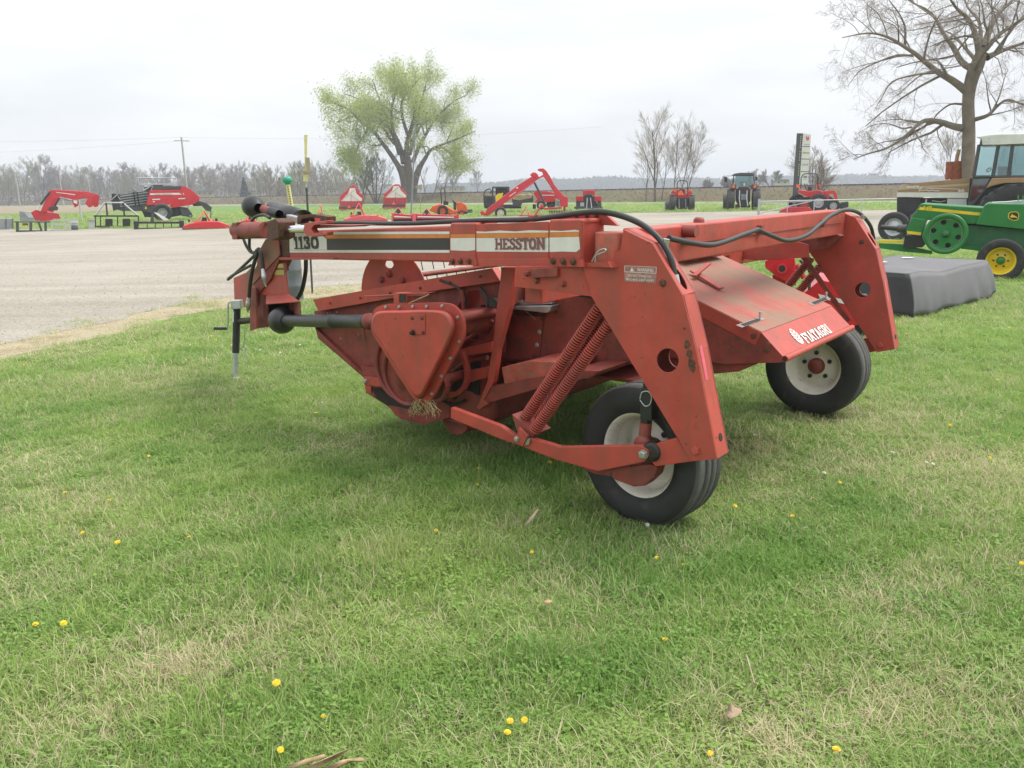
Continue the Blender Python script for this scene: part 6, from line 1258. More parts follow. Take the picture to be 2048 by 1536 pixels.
# spreaders
sz7 = (620, 340, 7.877)
def spreader(white, outer, x0, x1, y0, y1, lab, smv):
    s = Site((x0 + x1) / 2, y1, sz7, dist=88); s.thing('box_spreader', lab, 'spreader', 'two red and white box spreaders')
    s.pr('box', outer, .12, 2.6, 'mfred', None, .04); s.pr('front_panel', white, .06, .05, 'whitep')
    s.rect('tail_frame', x0, y0 + 2, x1, y1, .04, .06, 'pinkred')
    n = 15
    for i in range(n): x = x0 + 8 + (x1 - x0 - 16) * i / (n - 1); s.rect('slat', x - 5, y0 + 4, x + 5, y0 + (y1 - y0) * .58, -.03, .06, 'mfred')
    s.rect('beater_bar', x0 - 8, y0 + (y1 - y0) * .60, x1 + 8, y0 + (y1 - y0) * .76, -.1, .14, 'charcoal', None, .02); s.pr('slow_triangle', [(smv - 32, y0 + 110), (smv, y0 + 50), (smv + 32, y0 + 110)], -.14, .02, 'smv')
    a, b, c = white[0], white[len(white) // 2], white[-1]
    for p, q_ in ((a, (white[3][0], white[3][1] + 20)), (((a[0] + c[0]) / 2, a[1]), ((a[0] + c[0]) / 2, b[1] + 90)), ((c[0] - 30, c[1]), ((a[0] + c[0]) / 2, b[1] + 110))): s.tb('panel_brace', [(p[0], p[1], .03), (q_[0], q_[1], .03)], .018, 'pinkred', n=6)
    for x in (x0 + 30, x1 - 30): s.wheel(x, y1 - 40, 46, .3, 1.6, rim=.5, n=20)
spreader([(480, 490), (600, 370), (630, 285), (710, 285), (730, 370), (820, 450), (815, 490)], [(465, 480), (470, 415), (560, 335), (620, 265), (690, 232), (735, 262), (760, 340), (838, 392), (822, 600), (800, 628), (470, 628)], 470, 805, 490, 636, 'red and white box spreader on the left of the pair below the big tree', 615)
spreader([(1180, 435), (1290, 330), (1320, 250), (1400, 250), (1430, 320), (1515, 400), (1510, 435)], [(1170, 440), (1168, 378), (1260, 298), (1312, 236), (1350, 222), (1410, 226), (1450, 300), (1522, 362), (1505, 600), (1160, 600)], 1155, 1490, 437, 615, 'red and white box spreader on the right of the pair beside the big trunk', 1318)
# ---- steel pole, flag post, orange tractor, conveyor and others
def pole(name, x, yb, yt, r, m, lab, cat, dist=None, grp=None, xt=None):
    s = Site(x, yb, (0, 0, 1), dist=dist); b = Vector((s.o.x, s.o.y, 0)); t = s(xt if xt is not None else x, yt); mb = MB(); mb.tube([Vector((0, 0, 0)), (t - b) * .5, t - b], [r, r * .9, r * .75], 10); o = mb.build(name, m); o.location = b; return tag(o, lab, cat, grp), s
pole('steel_pole', 822, 433, 246, .065, 'greysteel', 'tall thin grey steel pole in front of the big leafing tree', 'pole', xt=831)
o_, s = pole('flag_post', 841, 427, 372, .03, 'wood', 'short wooden post with a pale pennant right of the steel pole', 'post'); mb = MB(); mb.prism([s(829, 374) - o_.location, s(844, 368) - o_.location, s(844, 381) - o_.location], Vector((0, .01, 0))); mb.build('pennant', 'wood', None); pn = COL.objects['pennant']; pn.parent = o_
o8 = (780, 320, 4.452)
Ot = Site(560, 495, o8); Ot.thing('compact_tractor', 'orange compact tractor with black roll bar among the red implements', 'tractor')
Ot.pr('hood', [(588, 380), (620, 372), (680, 400), (690, 440), (680, 460), (600, 462)], .2, .7, 'orangep', None, .05); Ot.pr('body', [(345, 450), (380, 410), (440, 392), (500, 408), (560, 445), (600, 450), (600, 480), (420, 480)], .0, 1.1, 'orangep', None, .05)
Ot.tb('roll_bar', [(460, 400, .1), (452, 270, .1), (460, 250, .1), (482, 250, .1), (490, 270, .1), (495, 400, .1)], .035, 'blackp'); Ot.pr('seat', [(475, 360), (520, 370), (520, 400), (475, 400)], .3, .4, 'blackp', None, .03); Ot.tb('steering_wheel', [(560, 355, .4), (575, 395, .4)], .05, 'blackp'); Ot.pr('dash', [(562, 360), (590, 380), (590, 450), (566, 440)], .2, .6, 'blackp', None, .02)
Ot.wheel(470, 452, 48, .3, -.05, rim=.5, rimmat='orangep', bar_lugs=14); Ot.wheel(640, 473, 27, .2, .0, rim=.6, rimmat='orangep'); tyre(Ot.t, Ot(640, 473, 1.0), Ot.n, Ot.m(27), .2, Ot.m(16), ribs=0, n=20, rimmat='orangep'); Ot.rect('front_weight', 690, 440, 735, 470, .2, .6, 'charcoal', None, .02); Ot.pr('chassis', [(420, 470), (690, 460), (690, 480), (430, 495)], .3, .4, 'blackp')
Yl = Site(960, 430, o8, dist=68); Yl.thing('forestry_machine', 'black caged machine with yellow panels behind the red conveyor', 'machine')
Yl.pr('engine_box', [(838, 318), (935, 318), (940, 400), (838, 402)], 0, 1.5, 'charcoal', None, .03); Yl.pr('yellow_panel', [(938, 330), (960, 300), (1010, 292), (990, 340), (950, 380)], -.05, 1.0, 'yellow', None, .02); Yl.rect('grille', 862, 332, 918, 385, -.03, .03, 'blackp')
Yl.tb('brush_guard', [(840, 400), (836, 300), (850, 270), (890, 255), (905, 280), (890, 300)], .05, 'blackp', -.1)
for x in (912, 960, 1010, 1055): Yl.tb('cage_post', [(x, 320, .1), (x + 4, 242, .1)], .06, 'blackp', n=6)
Yl.rect('cage_roof', 910, 236, 1060, 250, 0, 1.5, 'charcoal', None, .02); Yl.rect('cab', 940, 250, 1050, 310, .3, 1.0, 'blackp', None, .03); Yl.pr('tracks', [(835, 402), (1160, 395), (1175, 432), (840, 432)], 0, 1.6, 'blackp', None, .05)
Cv = Site(985, 500, o8); Cv.thing('grain_conveyor', 'long bright red folding conveyor raised on two wheels', 'conveyor'); c8 = (960, 330, 7.877); Cv.z = c8
Cv.pr('lower_trough', [(60, 800), (110, 690), (620, 300), (800, 190), (900, 130), (930, 190), (1000, 150), (1010, 185), (930, 215), (860, 260), (460, 545), (200, 750), (130, 805)], 0, .6, 'mfred', None, .03)
Cv.pr('elbow_cover', [(790, 155), (830, 115), (880, 120), (920, 165), (900, 215), (840, 200)], -.05, .7, 'mfred', None, .04); Cv.pr('upper_trough', [(905, 70), (930, 55), (1000, 52), (1050, 95), (1110, 190), (1170, 310), (1250, 410), (1330, 495), (1385, 505), (1385, 665), (1270, 655), (1270, 560), (1170, 500), (1180, 440), (1080, 290), (1010, 190), (985, 110), (930, 95)], .05, .5, 'mfred', None, .03)
Cv.tb('support_leg', [(850, 265, .2), (930, 420, .2), (1040, 650, .2)], .07, 'charcoal'); Cv.tb('side_rail', [(470, 545, -.05), (860, 265, -.05)], .04, 'pinkred'); Cv.pr('white_stripe', [(460, 490), (560, 420), (565, 430), (465, 500)], -.02, .01, 'whitep'); Cv.rect('white_spot', 570, 350, 600, 370, -.02, .01, 'whitep')
Cv.wheel(325, 755, 92, .3, -.2, rim=.6, ribs=2, rimmat='cream', dish=.3); tyre(Cv.t, Cv(325, 755, 1.1), Cv.n, Cv.m(90), .3, Cv.m(54), ribs=2, n=28); mb = MB(); mb.tube([Cv(325, 755, -.1), Cv(325, 755, 1.1)], .06, 8); mb.build('axle', 'blackp', Cv.t); Cv.pr('hopper', [(0, 740), (40, 720), (110, 780), (60, 810), (20, 800)], -.1, .9, 'mfred', None, .02); Cv.pr('yoke', [(280, 690), (360, 640), (380, 690), (340, 760)], -.05, .1, 'mfred'); Cv.tb('foot', [(1330, 660, .3), (1330, 720, .3)], .08, 'mfred')
Rb = Site(1150, 690, c8, dist=66); Rb.thing('red_baler', 'red small baler with hay showing behind the conveyor leg', 'baler')
Rb.pr('body', [(840, 440), (870, 412), (1060, 412), (1190, 440), (1190, 560), (1150, 580), (850, 600), (900, 540)], 0, 1.6, 'mfred', None, .04); Rb.pr('white_stripe', [(980, 470), (1170, 470), (1170, 482), (980, 482)], -.02, .01, 'whitep'); Rb.pr('chamber', [(500, 520), (830, 480), (840, 590), (660, 600), (640, 660), (520, 640)], .3, .9, 'charcoal', None, .02); Rb.pr('hay_load', [(510, 540), (520, 500), (620, 460), (720, 470), (770, 450), (830, 480), (820, 520), (620, 560)], .2, 1.0, 'hay', None, .05)
Rb.wheel(962, 630, 72, .3, -.1, rim=.5); Rb.wheel(1120, 610, 75, .3, .3, rim=.5, rimmat='charcoal'); Rb.pr('hitch_box', [(1200, 560), (1280, 560), (1280, 655), (1200, 655)], .2, .6, 'greysteel'); Rb.rect('wheel_guard', 830, 620, 880, 690, .6, .3, 'blackp')
Dh = Site(1100, 808, c8, dist=57); Dh.thing('disc_harrow', 'red disc harrow with rows of black discs beside the conveyor', 'disc harrow')
for off in (0, .9):
    Dh.tb('gang_axle', [(1080, 735, off), (1440, 745, off)], .03, 'mfred')
    for k_ in range(14): p = Dh(1090 + 26 * k_, 745, off); mb = MB(); mb.lathe(p, Dh.r, [(0, 0), (.12, .01), (.24, .05)], 16); mb.build('disc', 'blackp', Dh.t)
Dh.pr('frame', [(1000, 680), (1290, 660), (1290, 690), (1000, 705)], .2, .9, 'mfred', None, .01); Dh.tb('tongue', [(860, 800, .4), (960, 650, .4), (1040, 690, .4)], .06, 'mfred'); Dh.tb('stand', [(640, 800, .4), (730, 650, .4), (780, 790, .4)], .05, 'pinkred'); Dh.pr('ring', [(950, 620), (990, 620), (1000, 660), (960, 670)], .3, .2, 'mfred', None, .02); Dh.tb('drawbar', [(620, 800, .4), (1010, 795, .4)], .05, 'mfred')
Rt = Site(1710, 705, c8); Rt.o = G(1177, 420.5); Rt.base = Vector((Rt.o.x, Rt.o.y, 0)); Rt.thing('small_tractor', 'small red tractor with square fenders seen from behind at the centre', 'tractor')
Rt.pr('hood', [(1620, 410), (1640, 395), (1790, 395), (1810, 410), (1810, 500), (1760, 460), (1670, 460), (1620, 500)], .5, 1.6, 'mfred', None, .04); Rt.rect('fender', 1512, 490, 1625, 570, -.1, .9, 'mfred', None, .03); Rt.rect('fender', 1800, 490, 1912, 570, -.1, .9, 'mfred', None, .03); Rt.pr('rear_axle', [(1620, 500), (1680, 460), (1750, 460), (1800, 500), (1860, 640), (1800, 690), (1600, 690), (1560, 600)], .1, .9, 'blackp', None, .04)
for i, x in enumerate((1545, 1880)): tyre(Rt.t, Rt(x, 630, .3), Rt.r * (-1, 1)[i], Rt.m(72), .35, Rt.m(36), ribs=0, bar_lugs=14, n=28)
Rt.rect('white_plate', 1580, 590, 1640, 650, -.12, .01, 'lightgrey'); Rt.tb('lift_arm', [(1690, 520, 0), (1680, 680, -.3)], .04, 'steel'); Rt.tb('lift_arm', [(1740, 520, 0), (1760, 680, -.3)], .04, 'steel'); Rt.rect('drawbar', 1485, 655, 1930, 690, -.2, .1, 'charcoal')
# ---- stake, gauge tube and drum beyond the tongue
St = Site(625, 588, (0, 0, 1)); St.thing('marker_stake', 'dark steel stake with a tall pale yellow strip and cards, behind the tongue', 'stake')
St.tb('post', [(625, 589), (613, 375)], .020, 'charcoal', n=6); St.tb('post_upper', [(613, 375), (612, 345)], .014, 'lightgrey', n=6)
St.pr('yellow_strip', [(608, 270), (615, 270), (613, 345), (610, 345)], 0, .02, 'pale'); St.rect('card', 606.5, 345, 616, 363, -.03, .02, 'pale'); St.pr('shelf', [(597, 342), (623, 341), (623, 346), (597, 346)], -.06, .15, 'wood'); St.pr('wood_block', [(612, 315), (619, 315), (622, 340), (614, 342)], -.03, .04, 'wood')
Dr = Site(592, 602, (0, 0, 1)); Dr.thing('plastic_drum', 'grey ribbed plastic drum standing behind the hitch', 'drum')
rr = Dr.m(15.5); zz = Dr(592, 512).z; mb = MB(); mb.lathe(Dr.base, ZV, [(0, 0), (rr * .92, 0), (rr, .03), (rr, zz * .3), (rr * 1.04, zz * .32), (rr * 1.04, zz * .36), (rr, zz * .38), (rr, zz * .66), (rr * 1.04, zz * .68), (rr * 1.04, zz * .72), (rr, zz * .74), (rr, zz * .95), (rr * .9, zz), (rr * .86, zz), (rr * .86, zz * .9), (0, zz * .9)], 28); mb.build('drum_body', 'drum', Dr.t)
Tg = Site(592, 602, (0, 0, 1)); tgl = thing('gauge_tube', Tg.base + ZV * .0, 'clear leaning gauge tube with green funnel top, standing in the drum', 'gauge'); Tg.t = tgl
Tg.tb('tube', [(592, 520), (586, 432), (575, 366)], .035, 'pale'); mb = MB(); d_ = (Tg(575, 366) - Tg(586, 432)).normalized(); mb.lathe(Tg(575.5, 369), d_, [(.04, 0), (.05, .01), (.075, .05), (.078, .11), (.06, .115), (0, .10)], 18); mb.build('funnel', 'teal', tgl)
for i in range(12): p = Tg(576 + 9 * i / 11, 374 + 52 * i / 11, -.037); mb = MB(); mb.box(p, Tg.r * .012, Tg.n * .002, ZV * .006); mb.build('scale_mark', 'ink', tgl)
# ---- far houses and shed
def house(x0, x1, yb, ye, yr, dist, wall, lab, nwin=3):
    s = Site((x0 + x1) / 2, yb, (0, 0, 1), dist=dist); s.thing('house', lab, 'house'); wl = s.rect('wall', x0, ye, x1, yb + 6, 0, 9, wall)
    s.pr('roof', [(x0 - 1, ye), (x0 + 2, yr), (x1 - 2, yr), (x1 + 1, ye)], -.6, 10, 'roof')
    for i in range(nwin): x = x0 + (x1 - x0) * (i + .7) / (nwin + .4); s.rect('window', x - 1.2, ye + 1.5, x + 1.2, ye + 4.5, -.06, .05, 'blackp', wl)
house(392, 428, 392, 384, 380, 300, 'tanwall', 'far pale tan house low among the left trees')
house(470, 522, 391, 384, 380, 290, 'tanwall', 'far tan house below the treeline right of the utility pole', 4)
house(655, 676, 389, 380, 376, 270, 'housewall', 'far white house left of the left spreader', 2)
house(871, 930, 385, 376, 372, 330, 'tanwall', 'far long tan building right of the big leafing trunk', 5)
house(1549, 1579, 370, 362, 358.5, 190, 'housewall', 'white shed roof beyond the railway left of the sign', 2)

# ------------------------------------------------------------------ trees
M['polewood'] = mat('bleached_pole_wood', (.36, .34, .31), .85, var=.15, vscale=2)
M['bark'] = mat('grey_brown_bark', (.135, .110, .085), .9, var=.3, vscale=3, bump=.4, bscale=14)
M['barkmoss'] = mat('mossy_bark', (.150, .125, .085), .9, var=.3, vscale=2, bump=.5, bscale=10, dirt=(.12, .14, .05), damt=.16, dscale=1.5)
M['twig'] = mat('twigs', (.27, .23, .205), .9, var=.25, vscale=1)
M['twigpale'] = mat('pale_twigs', (.34, .29, .24), .9, var=.25, vscale=.5)
M['twiggrey'] = mat('grey_twigs', (.24, .205, .18), .9, var=.25, vscale=.2)
M['twiggreen'] = mat('budding_twigs', (.27, .28, .15), .9, var=.25, vscale=.2)
def leaf_mat(name, a, b):
    m = bpy.data.materials.new(name); m.use_nodes = True; t = m.node_tree; L = t.links.new; t.nodes.clear()
    at = nd(t, 'ShaderNodeAttribute', attribute_name='Col'); mx = nd(t, 'ShaderNodeMixRGB'); mx.inputs['Color1'].default_value = (*a, 1); mx.inputs['Color2'].default_value = (*b, 1); L(at.outputs['Fac'], mx.inputs['Fac'])
    d = nd(t, 'ShaderNodeBsdfDiffuse'); tr = nd(t, 'ShaderNodeBsdfTranslucent'); x = nd(t, 'ShaderNodeMixShader'); x.inputs[0].default_value = .45; o = nd(t, 'ShaderNodeOutputMaterial')
    L(mx.outputs[0], d.inputs[0]); L(mx.outputs[0], tr.inputs[0]); L(d.outputs[0], x.inputs[1]); L(tr.outputs[0], x.inputs[2]); L(x.outputs[0], o.inputs[0]); return m
M['leafnew'] = leaf_mat('fresh_willow_leaves', (.30, .38, .09), (.52, .58, .22))
M['leafwood'] = leaf_mat('far_wood_foliage', (.06, .085, .05), (.13, .13, .085))
M['leafever'] = leaf_mat('evergreen_needles', (.015, .035, .018), (.04, .07, .035))
M['leafbrush'] = leaf_mat('brush_twigs', (.16, .13, .105), (.27, .22, .17))
def leaves(pts, size, name, m, parent=None, loc=None, rg=random, flat=.5):
    """one small quad per point"""
    vs = []; fs = []; cs = []
    for p in pts:
        a = rg.uniform(0, 6.283); e = rg.uniform(-1.2, 1.2); d = Vector((math.cos(a) * math.cos(e), math.sin(a) * math.cos(e), math.sin(e))); u = d.orthogonal().normalized(); s_ = size * rg.uniform(.6, 1.4)
        k = len(vs); vs += [p - d * s_, p + u * s_ * flat, p + d * s_, p - u * s_ * flat]; fs.append((k, k + 1, k + 2, k + 3)); c = rg.random(); cs += [(c, c, c, 1)] * 4
    mb = MB(); mb.v = vs; mb.f = fs; mb.sm = [False] * len(fs); o = mb.build(name, m, parent, loc=loc); ca = o.data.color_attributes.new('Col', 'FLOAT_COLOR', 'POINT'); ca.data.foreach_set('color', np.array(cs, 'f').ravel()); return o
class Tree:
    def __init__(s, seed, thin=1.0): s.thin = thin; s.rg = random.Random(seed); s.wood = MB(); s.fine = MB(); s.tips = []
    def branch(s, p, d, ln, r, lev, maxlev, up=.12, wob=.22, kids=(3, 5), ratio=.62, spread=.75, rmin=.006, fine_from=2, start=.25):
        rg = s.rg; n = 5 if lev < 2 else 4; P = [Vector(p)]; d = Vector(d).normalized(); q = Vector(p)
        for i in range(n):
            d = (d + Vector((rg.gauss(0, wob), rg.gauss(0, wob), rg.gauss(0, wob) + up))).normalized(); q = q + d * ln / n; P.append(q.copy())
        s.path(P, r, lev, maxlev, up, wob, kids, ratio, spread, rmin, fine_from, start)
    def path(s, P, r, lev, maxlev, up=.12, wob=.22, kids=(3, 5), ratio=.62, spread=.75, rmin=.006, fine_from=2, start=.25, rend=None, kidlen=None):
        rg = s.rg; m = len(P); rend = rend if rend is not None else max(rmin, r * .30); rr = [r + (rend - r) * (i / (m - 1)) ** .8 for i in range(m)]
        (s.wood if lev < fine_from else s.fine).tube(P, rr, 8 if lev == 0 else 6 if lev == 1 else 3, cap=False)
        if lev >= maxlev: s.tips += P[1:]; return
        L_ = sum((P[i + 1] - P[i]).length for i in range(m - 1)); nk = rg.randint(*kids)
        for k in range(nk):
            t = start + (1 - start) * (k + rg.uniform(.1, .9)) / nk; f = t * (m - 1); i = min(int(f), m - 2); p = P[i].lerp(P[i + 1], f - i); tan = (P[i + 1] - P[i]).normalized()
            o = tan.orthogonal().normalized(); o.rotate(Matrix.Rotation(rg.uniform(0, 6.283), 3, tan)); d = (tan * (1 - spread * .5) + o * spread).normalized()
            ri = rr[i] * rg.uniform(.38, .62) * (s.thin if lev > 1 else 1); s.branch(p, d, (kidlen or L_ * ratio) * rg.uniform(.6, 1.15) * (1.15 - .5 * t), max(rmin, ri), lev + 1, maxlev, up, wob, kids, ratio, spread, rmin, fine_from)
    def build(s, name, loc, label, group=None, wm='bark', fm='twig'):
        loc = Vector(loc); t = thing(name, loc, label, 'tree', group); s.wood.build('trunk', wm, t); s.crown = s.fine.build('crown', fm, t) if s.fine.v else None; s.t = t; return t

# ---- the big bare tree on the right
z6 = (1640, 0, 4.517)
TR = Site(1335, 1900, z6, dist=44); TR.base.z = 0; bt = Tree(3, .62); rg = bt.rg
def limb(pts, r0, r1, depth, lev=1, kids=(9, 12), kl=None, mx=4):
    n = len(pts); P = [TR(x, y, depth * (i / (n - 1)) ** .9) for i, (x, y) in enumerate(pts)]
    bt.path(spline(P, 3), r0, lev, mx, up=.0, wob=.19, kids=kids, ratio=.46, spread=.8, rmin=.0042, fine_from=3, start=.15, rend=r1, kidlen=kl)
trp = [(1320, 1900), (1335, 1500), (1345, 1200), (1340, 900), (1375, 700), (1440, 540), (1460, 430)]
P = [TR(x, y) for x, y in trp]; P[0].z = 0
bt.wood.tube(spline(P, 4), [TR.m(v) for v in np.interp(np.linspace(0, 1, 25), [0, .25, .5, .75, 1], [68, 55, 50, 60, 40])], 12, cap=False)
KW = {}
limb([(1330, 830), (1200, 730), (1050, 640), (880, 500), (760, 420), (600, 330), (430, 300), (200, 340)], TR.m(36), .02, -2.5, kl=3.6, kids=(13, 15))
limb([(1385, 630), (1280, 560), (1200, 420), (1120, 310), (1040, 160), (950, 80), (830, 20), (700, -80)], TR.m(33), .02, 2.0, kl=3.0, kids=(12, 14))
limb([(1440, 480), (1400, 300), (1340, 170), (1240, 80), (1180, 0), (1080, -150)], TR.m(30), .02, -1.5, kl=2.8)
limb([(1480, 430), (1540, 250), (1620, 120), (1740, 0), (1850, -150)], TR.m(33), .02, 2.5, kl=2.8)
limb([(1500, 440), (1600, 330), (1720, 240), (1843, 170), (2100, 60)], TR.m(28), .02, -2.5, kl=2.8)
limb([(1510, 520), (1640, 460), (1843, 390), (2150, 330)], TR.m(32), .02, 1.5, kl=2.8)
limb([(1300, 1160), (1200, 1140), (1080, 1100), (950, 1090), (870, 1140), (760, 1240), (600, 1340), (430, 1390), (300, 1440)], TR.m(34), .02, -3.0, kl=2.6, kids=(12, 14))
limb([(1400, 1080), (1520, 1040), (1600, 960), (1700, 900), (1843, 950), (2000, 1000)], TR.m(20), .02, -1.5, kl=2.2)
limb([(840, 510), (700, 500), (500, 570), (350, 650), (250, 780)], TR.m(14), .012, -3.0, 2, (8, 10), 1.9)
limb([(1030, 660), (850, 680), (650, 740), (560, 880), (500, 980)], TR.m(14), .012, -2.0, 2, (8, 10), 1.9)
limb([(1290, 940), (1180, 940), (1080, 1010), (1010, 1090), (900, 1200)], TR.m(14), .012, 2.0, 2, (7, 9), 1.7)
limb([(770, 420), (770, 250), (720, 130), (640, 20), (560, -80)], TR.m(15), .012, -1.0, 2, (8, 10), 2.0)
limb([(830, 1150), (740, 1160), (620, 1120), (480, 1130), (350, 1200)], TR.m(10), .012, -2.0, 2, (6, 8), 1.5)
limb([(1100, 1110), (1060, 1180), (1100, 1300), (1180, 1420)], TR.m(8), .012, 1.0, 2, (7, 8), 1.4); limb([(1450, 450), (1440, 200), (1330, 60), (1300, -80)], TR.m(24), .02, 4.0, kl=2.6)
for dp, pts in ((6, [(1420, 560), (1300, 420), (1180, 300), (1000, 260)]), (-6, [(1400, 640), (1480, 480), (1560, 380), (1650, 330)])): limb(pts, TR.m(20), .015, dp, kl=2.4, kids=(6, 8))
bt.build('bare_tree', TR.base, 'large bare spreading tree behind the white tractor, cut by the top border', wm='barkmoss', fm='twig')

# ---- the big tree just coming into leaf
z7 = (620, 100, 4.8); WT = Site(955, 1450, z7, dist=150); wt = Tree(8)
def wlimb(pts, r0, r1, depth, mx=3, kids=(9, 12), kl=5.0, d0=0.0):
    n = len(pts); P = [WT(x, y, d0 + depth * (i / (n - 1))) for i, (x, y) in enumerate(pts)]
    wt.path(spline(P, 3), WT.m(r0), 1, mx, up=.06, wob=.26, kids=kids, ratio=.4, spread=.8, rmin=.022, fine_from=3, start=.25, rend=WT.m(r1), kidlen=kl)
def wtrunk(pts, rs): P = spline([WT(x, y) for x, y in pts], 3); P[0].z = 0; wt.wood.tube(P, [WT.m(v) for v in np.interp(np.linspace(0, 1, len(P)), np.linspace(0, 1, len(rs)), rs)], 10, cap=False)
wtrunk([(925, 1460), (915, 1300), (890, 1180), (860, 1120)], [52, 42, 40, 36]); wtrunk([(965, 1460), (960, 1300), (945, 1150), (930, 1020)], [50, 40, 38, 34]); wtrunk([(985, 1460), (1000, 1300), (1030, 1180), (1060, 1110)], [40, 34, 30, 26])
for pts, r0, dp in [([(865, 1140), (780, 1010), (700, 900), (600, 770), (500, 700), (380, 580), (260, 520), (160, 480)], 30, -6), ([(900, 1090), (870, 950), (830, 850), (790, 760), (700, 560), (640, 400), (600, 280)], 30, 4), ([(820, 860), (740, 740), (620, 690), (520, 640), (400, 640), (260, 700)], 18, -5), ([(935, 1050), (930, 900), (970, 760), (1000, 620), (975, 450), (930, 300), (880, 180)], 30, -3), ([(950, 1000), (1000, 850), (1040, 650), (1080, 450), (1130, 280), (1180, 200)], 24, 5), ([(1050, 1130), (1100, 1050), (1160, 960), (1290, 900), (1420, 850), (1580, 780)], 26, -5), ([(985, 1080), (1050, 920), (1120, 800), (1200, 660), (1290, 570), (1400, 480), (1500, 440)], 24, 4), ([(1180, 945), (1290, 945), (1380, 1040), (1430, 1080)], 14, -3), ([(560, 760), (490, 860), (450, 960), (420, 1040)], 10, -3), ([(860, 1000), (800, 800), (780, 600), (820, 400), (800, 250)], 22, -9), ([(960, 1000), (1020, 800), (1150, 640), (1300, 700), (1480, 680)], 20, 9), ([(900, 980), (760, 840), (640, 620), (480, 480), (330, 420)], 20, 9), ([(980, 900), (900, 700), (880, 500), (960, 380), (1060, 260)], 20, -10)]:
    wlimb(pts, r0, 3, dp)
wt.build('budding_tree', WT.base, 'big spreading tree coming into pale green leaf, centre left beyond the road', wm='bark', fm='twig')
rg = wt.rg; lp = []
tips = [p for p in wt.tips if p.z > 5.5]
for i in range(60000):
    p = rg.choice(tips); lp.append(p + Vector((rg.gauss(0, .7), rg.gauss(0, .7), rg.gauss(-.2, .75))))
leaves(lp, .145, 'leaves', 'leafnew', wt.t, rg=rg, flat=.42)['kind'] = 'stuff'

# ---- bare trees and shrubs of middle distance
def bare(px, py, dist, h, seed, label, lean=(0, 0), stems=1, r=.14, group=None, mx=3, wm='bark', fm='twigpale', spread=.46, up=.05, kids=(8, 9), rmin=.008, start=.16):
    s = Site(px, py, (0, 0, 1), dist=dist); t = Tree(seed, .66); b = Vector((s.o.x, s.o.y, 0)); rg = t.rg
    for k in range(stems):
        a = 6.283 * k / max(1, stems) + rg.random(); d = Vector((math.cos(a) * .4 * (stems > 1) + lean[0], math.sin(a) * .4 * (stems > 1) + lean[1], 1)); hh = h * rg.uniform(.7, 1.0) if stems > 1 else h
        P = [b + Vector((math.cos(a), math.sin(a), 0)) * .15 * (stems > 1)]; q = P[0].copy(); d.normalize()
        for i in range(6): d = (d + Vector((rg.gauss(0, .06), rg.gauss(0, .06), .05))).normalized(); q = q + d * hh * .9 / 6; P.append(q.copy())
        P[0].z = -.05; t.path(P, r, 0, mx, up=up, wob=.07, kids=kids, ratio=.60, spread=spread, rmin=rmin, fine_from=2, start=start, kidlen=hh * .52)
    t.build('bare_tree', b, label, group, wm, fm); return t
gB = 'bare trees in front of the railway'
bare(1310, 398, 106, 9.6, 21, 'tallest bare tree left of the small red tractor', r=.17, group=gB, kids=(10, 11)); bare(1292, 398, 108, 7.0, 22, 'thin bare tree at the left of the small grove', r=.07, group=gB); bare(1323, 398, 109, 7.0, 23, 'thin straight bare tree just right of the tallest one', r=.07, group=gB); bare(1347, 398, 107, 8.2, 24, 'bare tree directly above the small red tractor', r=.09, group=gB, kids=(8, 10)); bare(1358, 397, 108, 8.6, 25, 'bare tree right of the roll bar of the small red tractor', (.12, 0), r=.09, group=gB, kids=(8, 10)); bare(1372, 397, 109, 7.2, 26, 'leaning bare tree at the right of the small grove', (.22, 0), r=.08, group=gB)
bare(1628, 396, 88, 4.6, 31, 'many-stemmed bare tree right of the dealer sign', stems=7, r=.09, kids=(7, 9), rmin=.008)
bare(752, 404, 152, 9.5, 41, 'many-stemmed greenish bare tree left of the big leafing tree', stems=5, r=.13, fm='twiggreen', rmin=.016, kids=(6, 8)); bare(724, 404, 150, 8.0, 42, 'small leaning bare tree behind the left spreader', stems=3, r=.12, fm='twiggreen', rmin=.016, kids=(6, 8))
bare(858, 404, 148, 8.0, 43, 'slender bare tree right of the big leafing trunk', (.1, 0), stems=2, r=.09, rmin=.013, kids=(5, 7)); bare(886, 402, 150, 7.5, 44, 'slender leaning bare tree near the flag post', (.3, 0), r=.09, rmin=.013, kids=(5, 7))
bare(906, 386, 330, 9, 45, 'far small bare tree above the long tan building', r=.2, rmin=.05, fm='twiggrey', mx=3, kids=(7, 9)); bare(956, 384, 330, 8.5, 46, 'far round bare tree left of the black caged machine', r=.2, rmin=.03, fm='twiggrey', mx=3, kids=(8, 10))
bare(1545, 372, 230, 6.0, 47, 'far bushy bare tree left of the white shed', stems=3, r=.15, rmin=.03, fm='twiggrey', mx=3, kids=(7, 9)); bare(1512, 374, 230, 6.5, 48, 'far bare tree right of the grey cab tractor', stems=2, r=.15, rmin=.03, fm='twiggrey', mx=3, kids=(7, 9))
bare(1895, 372, 120, 9.0, 49, 'thin bare tree beyond the rusty muffler', r=.12, rmin=.015); bare(1415, 378, 240, 3.6, 50, 'far low bush between the two rear-facing tractors', stems=6, r=.1, rmin=.05, fm='twiggrey', mx=3, kids=(7, 9)); bare(1455, 377, 240, 4.2, 51, 'far dark bush left of the grey cab tractor', stems=6, r=.1, rmin=.05, fm='twiggrey', mx=3, kids=(7, 9))
